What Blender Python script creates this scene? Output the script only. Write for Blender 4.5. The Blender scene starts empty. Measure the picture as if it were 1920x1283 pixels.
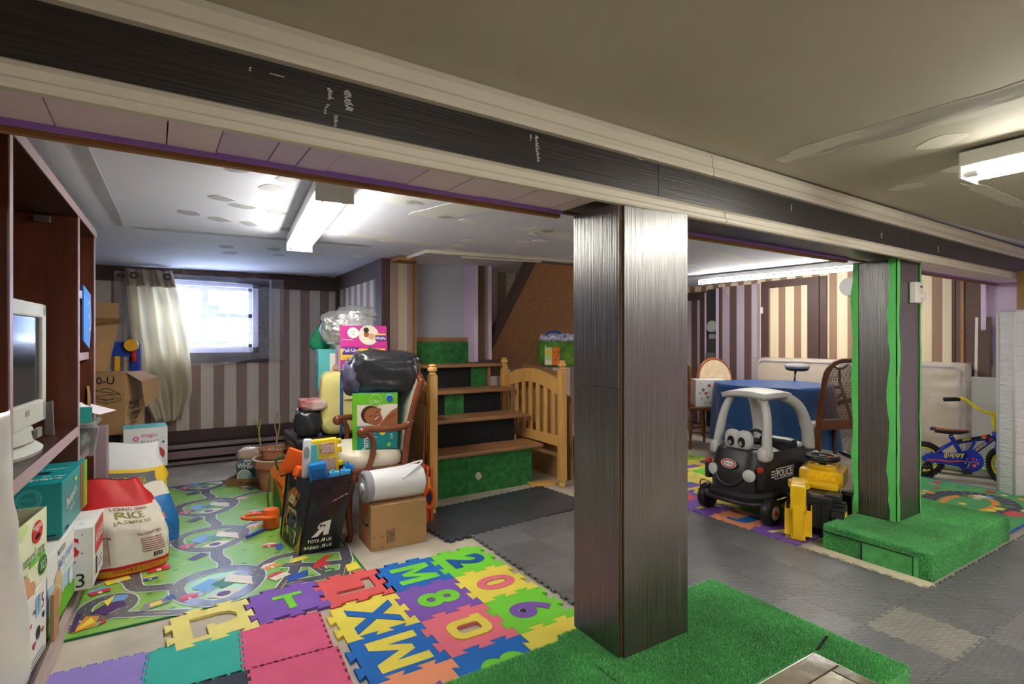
import bpy, bmesh, math, random
from mathutils import Vector, Matrix, Euler, noise
random.seed(7)
PI = math.pi
sc = bpy.context.scene
COL = sc.collection
# ---------------------------------------------------------------- camera, world, exposure
CAM_H, YAW = 1.2, math.radians(32)
cam_d = bpy.data.cameras.new('camera'); cam = bpy.data.objects.new('camera', cam_d); COL.objects.link(cam)
cam.location = (0, 0, CAM_H); cam.rotation_euler = (PI/2, 0, -YAW)
cam_d.sensor_width = 36; cam_d.lens = 18.75; cam_d.shift_y = -0.0008; cam_d.clip_start = 0.05
sc.camera = cam
w = bpy.data.worlds.new('world'); sc.world = w; w.use_nodes = True
wb = w.node_tree.nodes['Background']; wb.inputs[0].default_value = (0.74, 0.84, 1.0, 1); wb.inputs[1].default_value = 6.5
sc.view_settings.view_transform = 'Standard'; sc.view_settings.look = 'None'
sc.view_settings.gamma = 1.0; sc.view_settings.use_curve_mapping = False
sc.view_settings.exposure = 2.55
sc.cycles.use_denoising = True
sc.cycles.max_bounces = 8; sc.cycles.diffuse_bounces = 5; sc.cycles.transparent_max_bounces = 12
TUBE_W = 11.5          # radiance of the fluorescent tubes
# ---------------------------------------------------------------- helpers
def lin(c):
    out = []
    for v in c[:3]:
        v = v/255.0
        out.append(v/12.92 if v <= 0.04045 else ((v+0.055)/1.055)**2.4)
    return (out[0], out[1], out[2], 1.0)
MATS = {}
def mat(name, rgb, rough=0.6, metal=0.0, spec=0.4, var=0.0, vscale=6.0, bump=0.0, bscale=60.0, stretch=None,
        rgb2=None, emit=0.0, trans=0.0, alpha=1.0, coat=0.0, sheen=0.0, ior=1.45):
    if name in MATS: return MATS[name]
    m = bpy.data.materials.new(name); m.use_nodes = True
    nt = m.node_tree; b = nt.nodes['Principled BSDF']
    c = lin(rgb)
    b.inputs['Base Color'].default_value = c
    b.inputs['Roughness'].default_value = rough; b.inputs['Metallic'].default_value = metal
    b.inputs['Specular IOR Level'].default_value = spec
    b.inputs['Transmission Weight'].default_value = trans; b.inputs['IOR'].default_value = ior
    b.inputs['Alpha'].default_value = alpha; b.inputs['Coat Weight'].default_value = coat
    b.inputs['Sheen Weight'].default_value = sheen
    if emit > 0:
        b.inputs['Emission Color'].default_value = c; b.inputs['Emission Strength'].default_value = emit
    m.diffuse_color = c
    tc = None
    if var > 0 or rgb2 or bump > 0:
        tc = nt.nodes.new('ShaderNodeTexCoord')
        mp = nt.nodes.new('ShaderNodeMapping'); nt.links.new(tc.outputs['Object'], mp.inputs[0])
        if stretch: mp.inputs['Scale'].default_value = stretch
    if var > 0 or rgb2:
        n = nt.nodes.new('ShaderNodeTexNoise'); n.inputs['Scale'].default_value = vscale; n.inputs['Detail'].default_value = 5
        nt.links.new(mp.outputs[0], n.inputs['Vector'])
        r = nt.nodes.new('ShaderNodeValToRGB')
        r.color_ramp.elements[0].position = 0.32; r.color_ramp.elements[1].position = 0.68
        if rgb2:
            r.color_ramp.elements[0].color = c; r.color_ramp.elements[1].color = lin(rgb2)
        else:
            r.color_ramp.elements[0].color = tuple(max(0, v*(1-var)) for v in c[:3])+(1,)
            r.color_ramp.elements[1].color = tuple(min(1, v*(1+var)) for v in c[:3])+(1,)
        nt.links.new(n.outputs['Fac'], r.inputs[0]); nt.links.new(r.outputs[0], b.inputs['Base Color'])
    if bump > 0:
        n2 = nt.nodes.new('ShaderNodeTexNoise'); n2.inputs['Scale'].default_value = bscale; n2.inputs['Detail'].default_value = 3
        nt.links.new(mp.outputs[0], n2.inputs['Vector'])
        bp = nt.nodes.new('ShaderNodeBump'); bp.inputs['Strength'].default_value = bump; bp.inputs['Distance'].default_value = 0.01
        nt.links.new(n2.outputs['Fac'], bp.inputs['Height']); nt.links.new(bp.outputs[0], b.inputs['Normal'])
    MATS[name] = m
    return m
def math_node(nt, op, a, b=None, c=None):
    n = nt.nodes.new('ShaderNodeMath'); n.operation = op
    for i, v in enumerate((a, b, c)):
        if v is None: continue
        if isinstance(v, (int, float)): n.inputs[i].default_value = v
        else: nt.links.new(v, n.inputs[i])
    return n.outputs[0]

class MB:
    """collects primitive shapes, builds ONE mesh object"""
    def __init__(s): s.v = []; s.f = []; s.m = []; s.cur = 0; s.M = None
    def mi(s, i): s.cur = i; return s
    def add(s, vs, fs, M=None):
        o = len(s.v)
        for p in vs:
            p = Vector(p)
            if M is not None: p = M @ p
            if s.M is not None: p = s.M @ p
            s.v.append(p)
        for f in fs: s.f.append(tuple(i+o for i in f)); s.m.append(s.cur)
        return s
    def box(s, a, b, M=None):
        x0, y0, z0 = a; x1, y1, z1 = b
        return s.add([(x0,y0,z0),(x1,y0,z0),(x1,y1,z0),(x0,y1,z0),(x0,y0,z1),(x1,y0,z1),(x1,y1,z1),(x0,y1,z1)],
              [(0,3,2,1),(4,5,6,7),(0,1,5,4),(1,2,6,5),(2,3,7,6),(3,0,4,7)], M)
    def cbox(s, c, d, M=None):
        return s.box((c[0]-d[0]/2,c[1]-d[1]/2,c[2]-d[2]/2),(c[0]+d[0]/2,c[1]+d[1]/2,c[2]+d[2]/2), M)
    def bevbox(s, a, b, r, M=None):
        """box with chamfered edges (24 verts)"""
        bm = bmesh.new(); bmesh.ops.create_cube(bm, size=1)
        d = [b[i]-a[i] for i in range(3)]
        for v in bm.verts: v.co = Vector([a[i]+d[i]*(v.co[i]+.5) for i in range(3)])
        bmesh.ops.bevel(bm, geom=bm.edges[:], offset=r, segments=2, profile=.6, affect='EDGES')
        s.frombm(bm, M); return s
    def frombm(s, bm, M=None):
        bm.verts.index_update()
        s.add([v.co.copy() for v in bm.verts], [[v.index for v in f.verts] for f in bm.faces], M); bm.free(); return s
    def quad(s, a, b, c, d, M=None): return s.add([a,b,c,d], [(0,1,2,3)], M)
    def tube(s, pts, r, n=8, cap=True, M=None, flat=None):
        pts = [Vector(p) for p in pts]; rs = r if isinstance(r, (list,tuple)) else [r]*len(pts)
        vs = []; fs = []; prev = None
        for i, p in enumerate(pts):
            t = (pts[min(i+1,len(pts)-1)]-pts[max(i-1,0)])
            t = t.normalized() if t.length > 1e-9 else Vector((0,0,1))
            if prev is None:
                up = Vector((0,0,1)) if abs(t.z) < .9 else Vector((1,0,0))
                a = t.cross(up).normalized()
            else:
                a = (prev - t*prev.dot(t)); a = a.normalized() if a.length > 1e-6 else t.orthogonal().normalized()
            prev = a; b = t.cross(a)
            for k in range(n):
                an = 2*PI*k/n
                q = (a*math.cos(an)*(flat[0] if flat else 1) + b*math.sin(an)*(flat[1] if flat else 1))*rs[i]
                vs.append(p+q)
        for i in range(len(pts)-1):
            for k in range(n):
                k2 = (k+1) % n
                fs.append((i*n+k, i*n+k2, (i+1)*n+k2, (i+1)*n+k))
        if cap:
            fs.append(tuple(range(n-1,-1,-1))); e = (len(pts)-1)*n; fs.append(tuple(e+k for k in range(n)))
        return s.add(vs, fs, M)
    def ring(s, c, R, r, axis='z', n=24, k=8, M=None):
        vs = []; fs = []
        for i in range(n):
            a = 2*PI*i/n
            for j in range(k):
                b = 2*PI*j/k; q = R + r*math.cos(b); z = r*math.sin(b)
                p = (q*math.cos(a), q*math.sin(a), z)
                if axis == 'x': p = (p[2], p[0], p[1])
                if axis == 'y': p = (p[0], p[2], p[1])
                vs.append((p[0]+c[0], p[1]+c[1], p[2]+c[2]))
        for i in range(n):
            for j in range(k):
                fs.append((i*k+j, ((i+1)%n)*k+j, ((i+1)%n)*k+(j+1)%k, i*k+(j+1)%k))
        return s.add(vs, fs, M)
    def lathe(s, prof, n=20, c=(0,0,0), axis='z', M=None, cap=True):
        vs = []; fs = []
        for (r, z) in prof:
            for k in range(n):
                a = 2*PI*k/n; p = (r*math.cos(a), r*math.sin(a), z)
                if axis == 'x': p = (p[2], p[0], p[1])
                if axis == 'y': p = (p[1], p[2], p[0])
                vs.append((p[0]+c[0], p[1]+c[1], p[2]+c[2]))
        for i in range(len(prof)-1):
            for k in range(n):
                k2 = (k+1) % n; fs.append((i*n+k, i*n+k2, (i+1)*n+k2, (i+1)*n+k))
        if cap:
            if prof[0][0] > 1e-4: fs.append(tuple(range(n-1,-1,-1)))
            if prof[-1][0] > 1e-4: fs.append(tuple((len(prof)-1)*n+k for k in range(n)))
        return s.add(vs, fs, M)
    def prism(s, poly, h, M=None, z0=0.0):
        n = len(poly)
        vs = [(x,y,z0) for x,y in poly]+[(x,y,z0+h) for x,y in poly]
        fs = [tuple(range(n-1,-1,-1)), tuple(range(n,2*n))]+[(i,(i+1)%n,(i+1)%n+n,i+n) for i in range(n)]
        return s.add(vs, fs, M)
    def grid(s, fn, nu, nv, M=None, closed_u=False):
        vs = [fn(i/(nu if closed_u else nu-1), j/(nv-1)) for j in range(nv) for i in range(nu)]
        fs = []
        for j in range(nv-1):
            for i in range(nu if closed_u else nu-1):
                i2 = (i+1) % nu; fs.append((j*nu+i, j*nu+i2, (j+1)*nu+i2, (j+1)*nu+i))
        return s.add(vs, fs, M)
    def blob(s, c, d, e=2.6, n=24, m=14, amp=0.0, freq=3.0, seed=0, M=None, pinch=None):
        """superellipsoid of full size d with crumples"""
        def sg(x, p): return math.copysign(abs(x)**p, x)
        q = 2.0/e; vs = []; fs = []
        for j in range(m+1):
            ph = -PI/2 + PI*j/m
            for i in range(n):
                th = 2*PI*i/n
                x = sg(math.cos(ph), q)*sg(math.cos(th), q); y = sg(math.cos(ph), q)*sg(math.sin(th), q); z = sg(math.sin(ph), q)
                if pinch: k = pinch(z); x *= k; y *= k
                nn = noise.noise(Vector((x*freq+seed*7.3, y*freq+seed, z*freq-seed*3.1)))*amp + noise.noise(Vector((x*freq*3+seed, y*freq*3, z*freq*3)))*amp*.4
                f = 1+nn
                vs.append((c[0]+x*d[0]/2*f, c[1]+y*d[1]/2*f, c[2]+z*d[2]/2*(f if z > 0 else 1+nn*.3)))
        for j in range(m):
            for i in range(n):
                i2 = (i+1) % n; fs.append((j*n+i, j*n+i2, (j+1)*n+i2, (j+1)*n+i))
        return s.add(vs, fs, M)
    def build(s, name, mats, parent=None, smooth=False, bevel=0.0, subsurf=0, solid=0.0, loc=None, rot=None, autos=None):
        me = bpy.data.meshes.new(name)
        me.from_pydata([tuple(p) for p in s.v], [], s.f); me.update()
        if not isinstance(mats, (list, tuple)): mats = [mats]
        for m in mats: me.materials.append(m)
        if len(mats) > 1: me.polygons.foreach_set('material_index', s.m)
        if smooth: me.polygons.foreach_set('use_smooth', [True]*len(me.polygons))
        if autos is not None:
            bm = bmesh.new(); bm.from_mesh(me); bmesh.ops.remove_doubles(bm, verts=bm.verts, dist=1e-5)
            for e in bm.edges:
                e.smooth = not (len(e.link_faces) == 2 and e.calc_face_angle(0) > autos)
            for f in bm.faces: f.smooth = True
            bm.to_mesh(me); bm.free()
        me.validate()
        o = bpy.data.objects.new(name, me); COL.objects.link(o)
        if parent is not None: o.parent = parent
        if loc: o.location = loc
        if rot: o.rotation_euler = rot
        if bevel > 0:
            b = o.modifiers.new('bevel', 'BEVEL'); b.width = bevel; b.segments = 2; b.limit_method = 'ANGLE'; b.angle_limit = .6
        if subsurf: 
            q = o.modifiers.new('sub', 'SUBSURF'); q.levels = subsurf; q.render_levels = subsurf
        if solid:
            q = o.modifiers.new('sol', 'SOLIDIFY'); q.thickness = solid
        return o
AS = math.radians(38)
def thing(name, label, cat, loc=(0,0,0), rz=0.0, group=None):
    o = bpy.data.objects.new(name, None); COL.objects.link(o); o.empty_display_size = .05
    o.location = loc; o.rotation_euler = (0,0,rz); o['label'] = label; o['category'] = cat
    if group: o['group'] = group
    return o
def tag(o, label, cat, group=None):
    o['label'] = label; o['category'] = cat
    if group: o['group'] = group
    return o
def struct(o): o['kind'] = 'structure'; return o
def stuff(o): o['kind'] = 'stuff'; return o
def dup(root, loc, rz, label=None):
    r = root.copy(); COL.objects.link(r); r.location = loc; r.rotation_euler = (0,0,rz)
    if label: r['label'] = label
    for ch in list(root.children):
        c = ch.copy(); COL.objects.link(c); c.parent = r
        for g in list(ch.children):
            d = g.copy(); COL.objects.link(d); d.parent = c
    return r
# letters: filled text turned to a mesh; returns (verts, faces) in a plane, centred, height h
_TXT = {}
def text_mesh(t, bold=0.0, res=2):
    if (t, bold) in _TXT: return _TXT[(t, bold)]
    cu = bpy.data.curves.new('txt', 'FONT'); cu.body = t; cu.size = 1.0; cu.offset = bold; cu.resolution_u = res
    o = bpy.data.objects.new('txt', cu)
    COL.objects.link(o); dg = bpy.context.evaluated_depsgraph_get(); dg.update()
    me = bpy.data.meshes.new_from_object(o.evaluated_get(dg))
    vs = [v.co.copy() for v in me.vertices]; fs = [tuple(p.vertices) for p in me.polygons]
    bpy.data.objects.remove(o); bpy.data.curves.remove(cu); bpy.data.meshes.remove(me)
    if vs:
        x0 = min(v.x for v in vs); x1 = max(v.x for v in vs); y0 = min(v.y for v in vs); y1 = max(v.y for v in vs)
        vs = [((v.x-(x0+x1)/2), (v.y-(y0+y1)/2)) for v in vs]; _TXT[(t, bold)] = (vs, fs, x1-x0, y1-y0)
    return _TXT[(t, bold)]
class Print:
    """flat print on one face: origin o, unit axes u (right) and v (up), normal n, size w x h; coordinates 0..1"""
    def __init__(s, o, u, v, w, h, lift=0.0008):
        s.o = Vector(o); s.u = Vector(u).normalized(); s.v = Vector(v).normalized(); s.n = s.u.cross(s.v); s.w = w; s.h = h
        s.mb = MB(); s.mats = []; s.k = 0; s.lift = lift; s.step = .00025
    def _m(s, m):
        if m not in s.mats: s.mats.append(m)
        s.mb.cur = s.mats.index(m)
    def p(s, x, y): return s.o + s.u*(x*s.w) + s.v*(y*s.h) + s.n*(s.lift+s.k*s.step)
    def poly(s, pts, m):
        s._m(m); s.k += 1
        s.mb.add([s.p(x,y) for x,y in pts], [tuple(range(len(pts)))]); return s
    def rect(s, x0, y0, x1, y1, m): return s.poly([(x0,y0),(x1,y0),(x1,y1),(x0,y1)], m)
    def disc(s, x, y, rx, m, ry=None, n=18):
        ry = rx*s.w/s.h if ry is None else ry
        return s.poly([(x+rx*math.cos(2*PI*i/n), y+ry*math.sin(2*PI*i/n)) for i in range(n)], m)
    def ringp(s, x, y, rx, m, t=.12, n=20):
        ry = rx*s.w/s.h; s._m(m); s.k += 1
        vs = []; fs = []
        for i in range(n):
            a = 2*PI*i/n
            vs.append(s.p(x+rx*math.cos(a), y+ry*math.sin(a))); vs.append(s.p(x+rx*(1-t)*math.cos(a), y+ry*(1-t)*math.sin(a)))
        for i in range(n): j = (i+1) % n; fs.append((2*i,2*j,2*j+1,2*i+1))
        s.mb.add(vs, fs); return s
    def line(s, pts, wd, m):
        """polyline of width wd (metres)"""
        s._m(m); s.k += 1; P = [(x*s.w, y*s.h) for x,y in pts]; vs = []; fs = []
        for i,(x,y) in enumerate(P):
            a = P[max(i-1,0)]; b = P[min(i+1,len(P)-1)]; dx, dy = b[0]-a[0], b[1]-a[1]; L = math.hypot(dx,dy) or 1
            nx, ny = -dy/L*wd/2, dx/L*wd/2
            vs += [s.p((x+nx)/s.w,(y+ny)/s.h), s.p((x-nx)/s.w,(y-ny)/s.h)]
        for i in range(len(P)-1): fs.append((2*i,2*i+1,2*i+3,2*i+2))
        s.mb.add(vs, fs); return s
    def text(s, t, x, y, h, m, rot=0.0, bold=0.0, sx=1.0, maxw=None):
        """h = cap height in metres of the whole string box"""
        s._m(m); s.k += 1
        vs, fs, tw, th = text_mesh(t, bold)
        k = h/th; kx = k*sx
        if maxw and tw*kx > maxw: kx = maxw/tw
        ca, sa = math.cos(rot), math.sin(rot); out = []
        for a,b in vs:
            a *= kx; b *= k; out.append(s.o + s.u*(x*s.w+a*ca-b*sa) + s.v*(y*s.h+a*sa+b*ca) + s.n*(s.lift+s.k*s.step))
        s.mb.add(out, fs); return s
    def build(s, parent, name='printed_artwork'):
        return s.mb.build(name, s.mats, parent)
def arc(cx, cy, r, a0, a1, n=12, ry=None):
    ry = r if ry is None else ry
    return [(cx+r*math.cos(math.radians(a0+(a1-a0)*i/n)), cy+ry*math.sin(math.radians(a0+(a1-a0)*i/n))) for i in range(n+1)]
def bez(pts, n=8):
    """smooth polyline through points (Catmull-Rom)"""
    P = [Vector(p) for p in pts]; out = []
    for i in range(len(P)-1):
        p0 = P[max(i-1,0)]; p1 = P[i]; p2 = P[i+1]; p3 = P[min(i+2,len(P)-1)]
        for k in range(n):
            t = k/n; out.append(.5*((2*p1)+(p2-p0)*t+(2*p0-5*p1+4*p2-p3)*t*t+(3*p1-p0-3*p2+p3)*t**3))
    out.append(P[-1]); return out
# filled outline with holes through a 2-D curve
def outline(name, loops, h, m, parent=None, loc=(0,0,0), rz=0.0, bevel=0.0):
    cu = bpy.data.curves.new(name, 'CURVE'); cu.dimensions = '2D'; cu.fill_mode = 'BOTH'; cu.extrude = h/2; cu.bevel_depth = bevel
    for L in loops:
        sp = cu.splines.new('POLY'); sp.points.add(len(L)-1); sp.use_cyclic_u = True
        for i,(x,y) in enumerate(L): sp.points[i].co = (x,y,0,1)
    o = bpy.data.objects.new(name, cu); COL.objects.link(o)
    dg = bpy.context.evaluated_depsgraph_get(); dg.update()
    me = bpy.data.meshes.new_from_object(o.evaluated_get(dg)); bpy.data.objects.remove(o); bpy.data.curves.remove(cu)
    me.transform(Matrix.Translation((0,0,h/2))); me.materials.clear(); me.materials.append(m)
    me.polygons.foreach_set('material_index', [0]*len(me.polygons))
    o = bpy.data.objects.new(name, me); COL.objects.link(o)
    if parent is not None: o.parent = parent
    o.location = loc; o.rotation_euler = (0,0,rz)
    return o
# ---------------------------------------------------------------- materials of the room
def stripe_mat(name, axis, period, duty, off, ca, cb, rough=.55):
    m = bpy.data.materials.new(name); m.use_nodes = True; nt = m.node_tree; b = nt.nodes['Principled BSDF']
    g = nt.nodes.new('ShaderNodeTexCoord'); sx = nt.nodes.new('ShaderNodeSeparateXYZ'); nt.links.new(g.outputs['Object'], sx.inputs[0])
    t = math_node(nt, 'ADD', sx.outputs[axis], off); t = math_node(nt, 'DIVIDE', t, period); t = math_node(nt, 'FRACT', t)
    f = math_node(nt, 'LESS_THAN', t, duty)
    mp = nt.nodes.new('ShaderNodeMapping'); nt.links.new(g.outputs['Object'], mp.inputs[0]); mp.inputs['Scale'].default_value = (90, 90, 1.2)
    n = nt.nodes.new('ShaderNodeTexNoise'); n.inputs['Scale'].default_value = 1.0; n.inputs['Detail'].default_value = 3; nt.links.new(mp.outputs[0], n.inputs[0])
    mx = nt.nodes.new('ShaderNodeMix'); mx.data_type = 'RGBA'; nt.links.new(f, mx.inputs[0]); mx.inputs[6].default_value = lin(ca); mx.inputs[7].default_value = lin(cb)
    m2 = nt.nodes.new('ShaderNodeMix'); m2.data_type = 'RGBA'; m2.blend_type = 'MULTIPLY'; m2.inputs[0].default_value = .35
    nt.links.new(mx.outputs[2], m2.inputs[6]); nt.links.new(n.outputs['Fac'], m2.inputs[7]); nt.links.new(m2.outputs[2], b.inputs['Base Color'])
    b.inputs['Roughness'].default_value = rough; b.inputs['Specular IOR Level'].default_value = .35
    m.diffuse_color = lin(cb); return m
BROWN, BEIGE = (176,148,140), (244,230,218)
M_strX = stripe_mat('striped_wallpaper_x', 0, .205, .53, .02, BROWN, BEIGE)
M_strY = stripe_mat('striped_wallpaper_y', 1, .195, .56, .08, (160,128,106), (240,224,194))
M_strR = stripe_mat('striped_wallpaper_return', 1, .21, .5, .05, BROWN, BEIGE)
M_ceilback = mat('daylight_tinted_drywall', (226,228,244), .75, var=.03, vscale=3, bump=.03, bscale=200)  # white drywall with the cool cast of daylight put into its colour
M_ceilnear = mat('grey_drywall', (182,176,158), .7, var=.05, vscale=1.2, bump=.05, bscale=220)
M_ceilpatch = mat('filler_smear', (206,200,186), .75, var=.04, vscale=9)
M_patchback = mat('filler_smear_grey', (176,176,182), .75, var=.05, vscale=12)
M_patchwhite = mat('filler_smear_white', (238,238,240), .75)
M_conc = mat('concrete', (190,182,168), .6, var=.16, vscale=4.5, bump=.12, bscale=45)
M_lilac = mat('lilac_paint', (218,198,230), .55, var=.05, vscale=4)
M_lilacpink = mat('lilac_board', (232,212,224), .6, var=.05, vscale=5)
M_purple = mat('purple_strip', (158,118,204), .5)
M_brownpaint = mat('brown_paint', (84,64,62), .45, var=.06, vscale=8)
M_brownpanel = mat('brown_panel', (108,86,80), .55, var=.07, vscale=20, bump=.1, bscale=150)
M_rawwood = mat('raw_wood_edge', (156,112,66), .65, var=.2, vscale=14, stretch=(1,8,8))
M_cream = mat('cream_moulding', (212,206,190), .4, var=.04, vscale=4, stretch=(.3,1,1))
M_greydoor = mat('grey_painted_panel', (186,192,204), .5, var=.05, vscale=2, bump=.03, bscale=30)
M_white = mat('white_paint', (232,230,226), .4)
M_dark = mat('dark_void', (26,24,24), .8)
def laminate(name, c1, c2, axis='z', rough=.3, spec=.6, bump=.3, ior=1.5):
    """dark wood-grain laminate: fine ridges along one axis"""
    m = bpy.data.materials.new(name); m.use_nodes = True; nt = m.node_tree; b = nt.nodes['Principled BSDF']
    g = nt.nodes.new('ShaderNodeTexCoord'); mp = nt.nodes.new('ShaderNodeMapping'); nt.links.new(g.outputs['Object'], mp.inputs[0])
    mp.inputs['Scale'].default_value = {'z': (170,170,2.2), 'x': (2.2,170,170), 'y': (170,2.2,170)}[axis]
    n = nt.nodes.new('ShaderNodeTexNoise'); n.inputs['Scale'].default_value = 1.0; n.inputs['Detail'].default_value = 4; nt.links.new(mp.outputs[0], n.inputs[0])
    r = nt.nodes.new('ShaderNodeValToRGB'); r.color_ramp.elements[0].position = .35; r.color_ramp.elements[1].position = .66
    r.color_ramp.elements[0].color = lin(c1); r.color_ramp.elements[1].color = lin(c2)
    nt.links.new(n.outputs['Fac'], r.inputs[0]); nt.links.new(r.outputs[0], b.inputs['Base Color'])
    bp = nt.nodes.new('ShaderNodeBump'); bp.inputs['Strength'].default_value = bump; bp.inputs['Distance'].default_value = .003; b.inputs['IOR'].default_value = ior
    nt.links.new(n.outputs['Fac'], bp.inputs['Height']); nt.links.new(bp.outputs[0], b.inputs['Normal'])
    b.inputs['Roughness'].default_value = rough; b.inputs['Specular IOR Level'].default_value = spec
    m.diffuse_color = lin(c2); return m
M_wenge = laminate('wenge_laminate_upright', (44,38,36), (84,75,71), 'z', .27, .5, .6, 2.3)
M_wengeX = laminate('wenge_laminate_along_beam', (30,25,24), (50,43,41), 'x', .36, .5, .25)
M_cabwood = mat('cherry_veneer', (86,44,30), .32, var=.3, vscale=3, stretch=(6,6,.8), spec=.5)
M_cabdark = mat('dark_cherry_veneer', (62,38,36), .3, var=.2, vscale=4, stretch=(6,1,6), spec=.5)
M_cabedge = mat('pale_lilac_edge_band', (176,152,160), .35)  # paler than the veneer, along the front edges
M_pine = mat('honey_pine', (222,172,98), .4, var=.12, vscale=5, stretch=(7,7,.7), spec=.45)
M_tread = mat('brown_stained_tread', (164,120,84), .35, var=.15, vscale=6, stretch=(1,9,9), spec=.5)
M_plank = laminate('walnut_slope_laminate', (104,66,38), (194,136,86), 'z', .4)
M_turf = mat('turf_backing', (84,168,94), .9, var=.25, vscale=14)
M_turfriser = mat('turf_riser', (52,124,64), .95, var=.35, vscale=20, bump=.5, bscale=160)
M_blackcarpet = mat('black_carpet_riser', (34,37,40), .95, var=.3, vscale=60, bump=.5, bscale=260)
CEIL = lambda x: 1.90 + .013*x
# ---------------------------------------------------------------- shell
XL, XR, YB, YF = -1.04, 6.28, 6.1, -3.2
b = MB(); b.box((XL-.1,YF-.1,-.08),(XR+.1,YB+.1,0)); floor = struct(b.build('floor', M_conc))
def slab(name, y0, y1, m, y0r=None):
    bb = MB(); x0, x1 = XL-.1, XR+.1; y0r = y0 if y0r is None else y0r
    bb.add([(x0,y0,CEIL(x0)),(x1,y0r,CEIL(x1)),(x1,y1,CEIL(x1)),(x0,y1,CEIL(x0)),(x0,y0,CEIL(x0)+.08),(x1,y0r,CEIL(x1)+.08),(x1,y1,CEIL(x1)+.08),(x0,y1,CEIL(x0)+.08)],
           [(0,3,2,1),(4,5,6,7),(0,1,5,4),(1,2,6,5),(2,3,7,6),(3,0,4,7)])
    return struct(bb.build(name, m))
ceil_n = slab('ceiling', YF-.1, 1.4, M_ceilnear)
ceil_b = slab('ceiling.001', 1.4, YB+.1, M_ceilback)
def smear(mb, x, y, lx, ly, rz, seed, n=11, t=.0016, rag=.3):
    rd = random.Random(seed); ca, sa = math.cos(rz), math.sin(rz); top = []; 
    for i in range(n):
        a = 2*PI*i/n; k = 1 + rag*(rd.random()-.5)
        px, py = lx/2*math.copysign(abs(math.cos(a))**.6, math.cos(a))*k, ly/2*math.copysign(abs(math.sin(a))**.6, math.sin(a))*k
        X, Y = x+px*ca-py*sa, y+px*sa+py*ca; top.append((X, Y, CEIL(X)))
    low = [(p[0],p[1],p[2]-t) for p in top]
    mb.add(top+low, [tuple(range(n)), tuple(range(2*n-1,n-1,-1))]+[(i,(i+1)%n,(i+1)%n+n,i+n) for i in range(n)])
# near ceiling: the long torn tape seam and pale patches
b = MB()
smear(b, 2.10, 0.10, .20, 2.0, .03, 1, n=30, rag=.35); smear(b, 2.06, .85, .16, .75, .05, 2, n=22, rag=.4)
for k,(x,y,lx,ly) in enumerate([(2.24,.32,.10,.09),(2.62,.36,.16,.10),(2.36,.82,.16,.12),(2.85,.90,.12,.18),(3.35,.72,.12,.12),(2.95,1.16,.14,.10),(3.6,.36,.2,.1),(1.2,-.3,.12,.1),(4.3,.6,.16,.08),(4.6,.9,.12,.12),(3.2,.1,.18,.1)]):
    smear(b, x, y, lx, ly, .4*k, 10+k)
smear(b, 3.6, 1.0, .9, .07, .02, 40, n=24); smear(b, 4.7, .75, 1.0, .08, -.03, 41, n=24); smear(b, 4.9, 1.15, .9, .06, .02, 42, n=20)
stuff(b.build('joint_compound', M_ceilpatch, ceil_n))
b = MB()
for k,(x,y,lx,ly) in enumerate([(.20,2.42,.10,.13),(.40,2.48,.08,.12),(.36,2.66,.09,.12),(.28,3.1,.13,.09),(.18,2.98,.11,.09),(.46,3.16,.11,.09),(.20,3.5,.13,.10),(.36,3.55,.13,.08),(.58,3.62,.1,.07),(.05,3.4,.12,.1),(.3,4.5,.12,.1),(.62,4.45,.12,.1),(.35,4.8,.16,.1),(.7,4.75,.1,.08)]):
    smear(b, x, y, lx, ly, .15*k, 60+k, rag=.2)
smear(b, .5, 3.98, 1.5, .10, -.02, 80, n=26, rag=.25); smear(b, -.30, 3.0, .05, 2.0, 0, 81, n=20, rag=.1)
stuff(b.build('joint_compound', M_patchback, ceil_b))
b = MB()
smear(b, 1.35, 2.45, .28, .9, .35, 90, n=22); smear(b, 1.05, 2.35, .25, .6, .3, 91, n=18)
smear(b, 2.55, 3.0, 1.3, .22, .25, 92, n=24); smear(b, 1.2, 3.62, .8, .13, .1, 93, n=20)
for k in range(26):
    rd = random.Random(300+k); smear(b, .9+rd.random()*2.1, 2.6+rd.random()*2.0, .10+.06*rd.random(), .09, rd.random(), 100+k)
for k in range(8):
    smear(b, 3.2+k*.36, 3.0+(k%3)*.7, .9, .10, .1*k, 140+k, n=16)
stuff(b.build('joint_compound', M_patchwhite, ceil_b))
# back wall with the window opening; right part closes the stair recess
WX0, WX1, WZ0, WZ1 = -.27, .70, 1.085, 1.80
b = MB()
for a, c in (((XL-.1,YB,0),(WX0,YB+.16,2.05)),((WX1,YB,0),(XR+.1,YB+.16,2.05)),((WX0,YB,0),(WX1,YB+.16,WZ0)),((WX0,YB,WZ1),(WX1,YB+.16,2.05))): b.box(a, c)
wall_back = struct(b.build('wall_back', M_strX))
b = MB(); b.box((XL-.1,YF-.1,0),(XL,YB+.1,2.0)); struct(b.build('wall_left', M_brownpanel))
b = MB(); b.box((XL,YF-.1,0),(XR,YF,2.0)); struct(b.build('wall_front', M_lilacpink))
b = MB(); b.box((XR,1.98,0),(XR+.1,YB,2.05)); wall_right = struct(b.build('wall_right', M_strY))
b = MB(); b.box((XR,YF-.1,0),(XR+.1,1.98,2.05)); struct(b.build('wall_right.001', M_lilac))
# brown picture rail and skirting of the back wall
b = MB(); b.box((XL,YB-.018,1.755),(-.42,YB,1.895)); b.box((.80,YB-.018,1.755),(1.5,YB,1.905)); struct(b.build('trim_1', M_brownpaint))
b = MB(); b.box((XL,YB-.02,.215),(1.5,YB,.33)); struct(b.build('baseboard_back', M_brownpaint))
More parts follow.
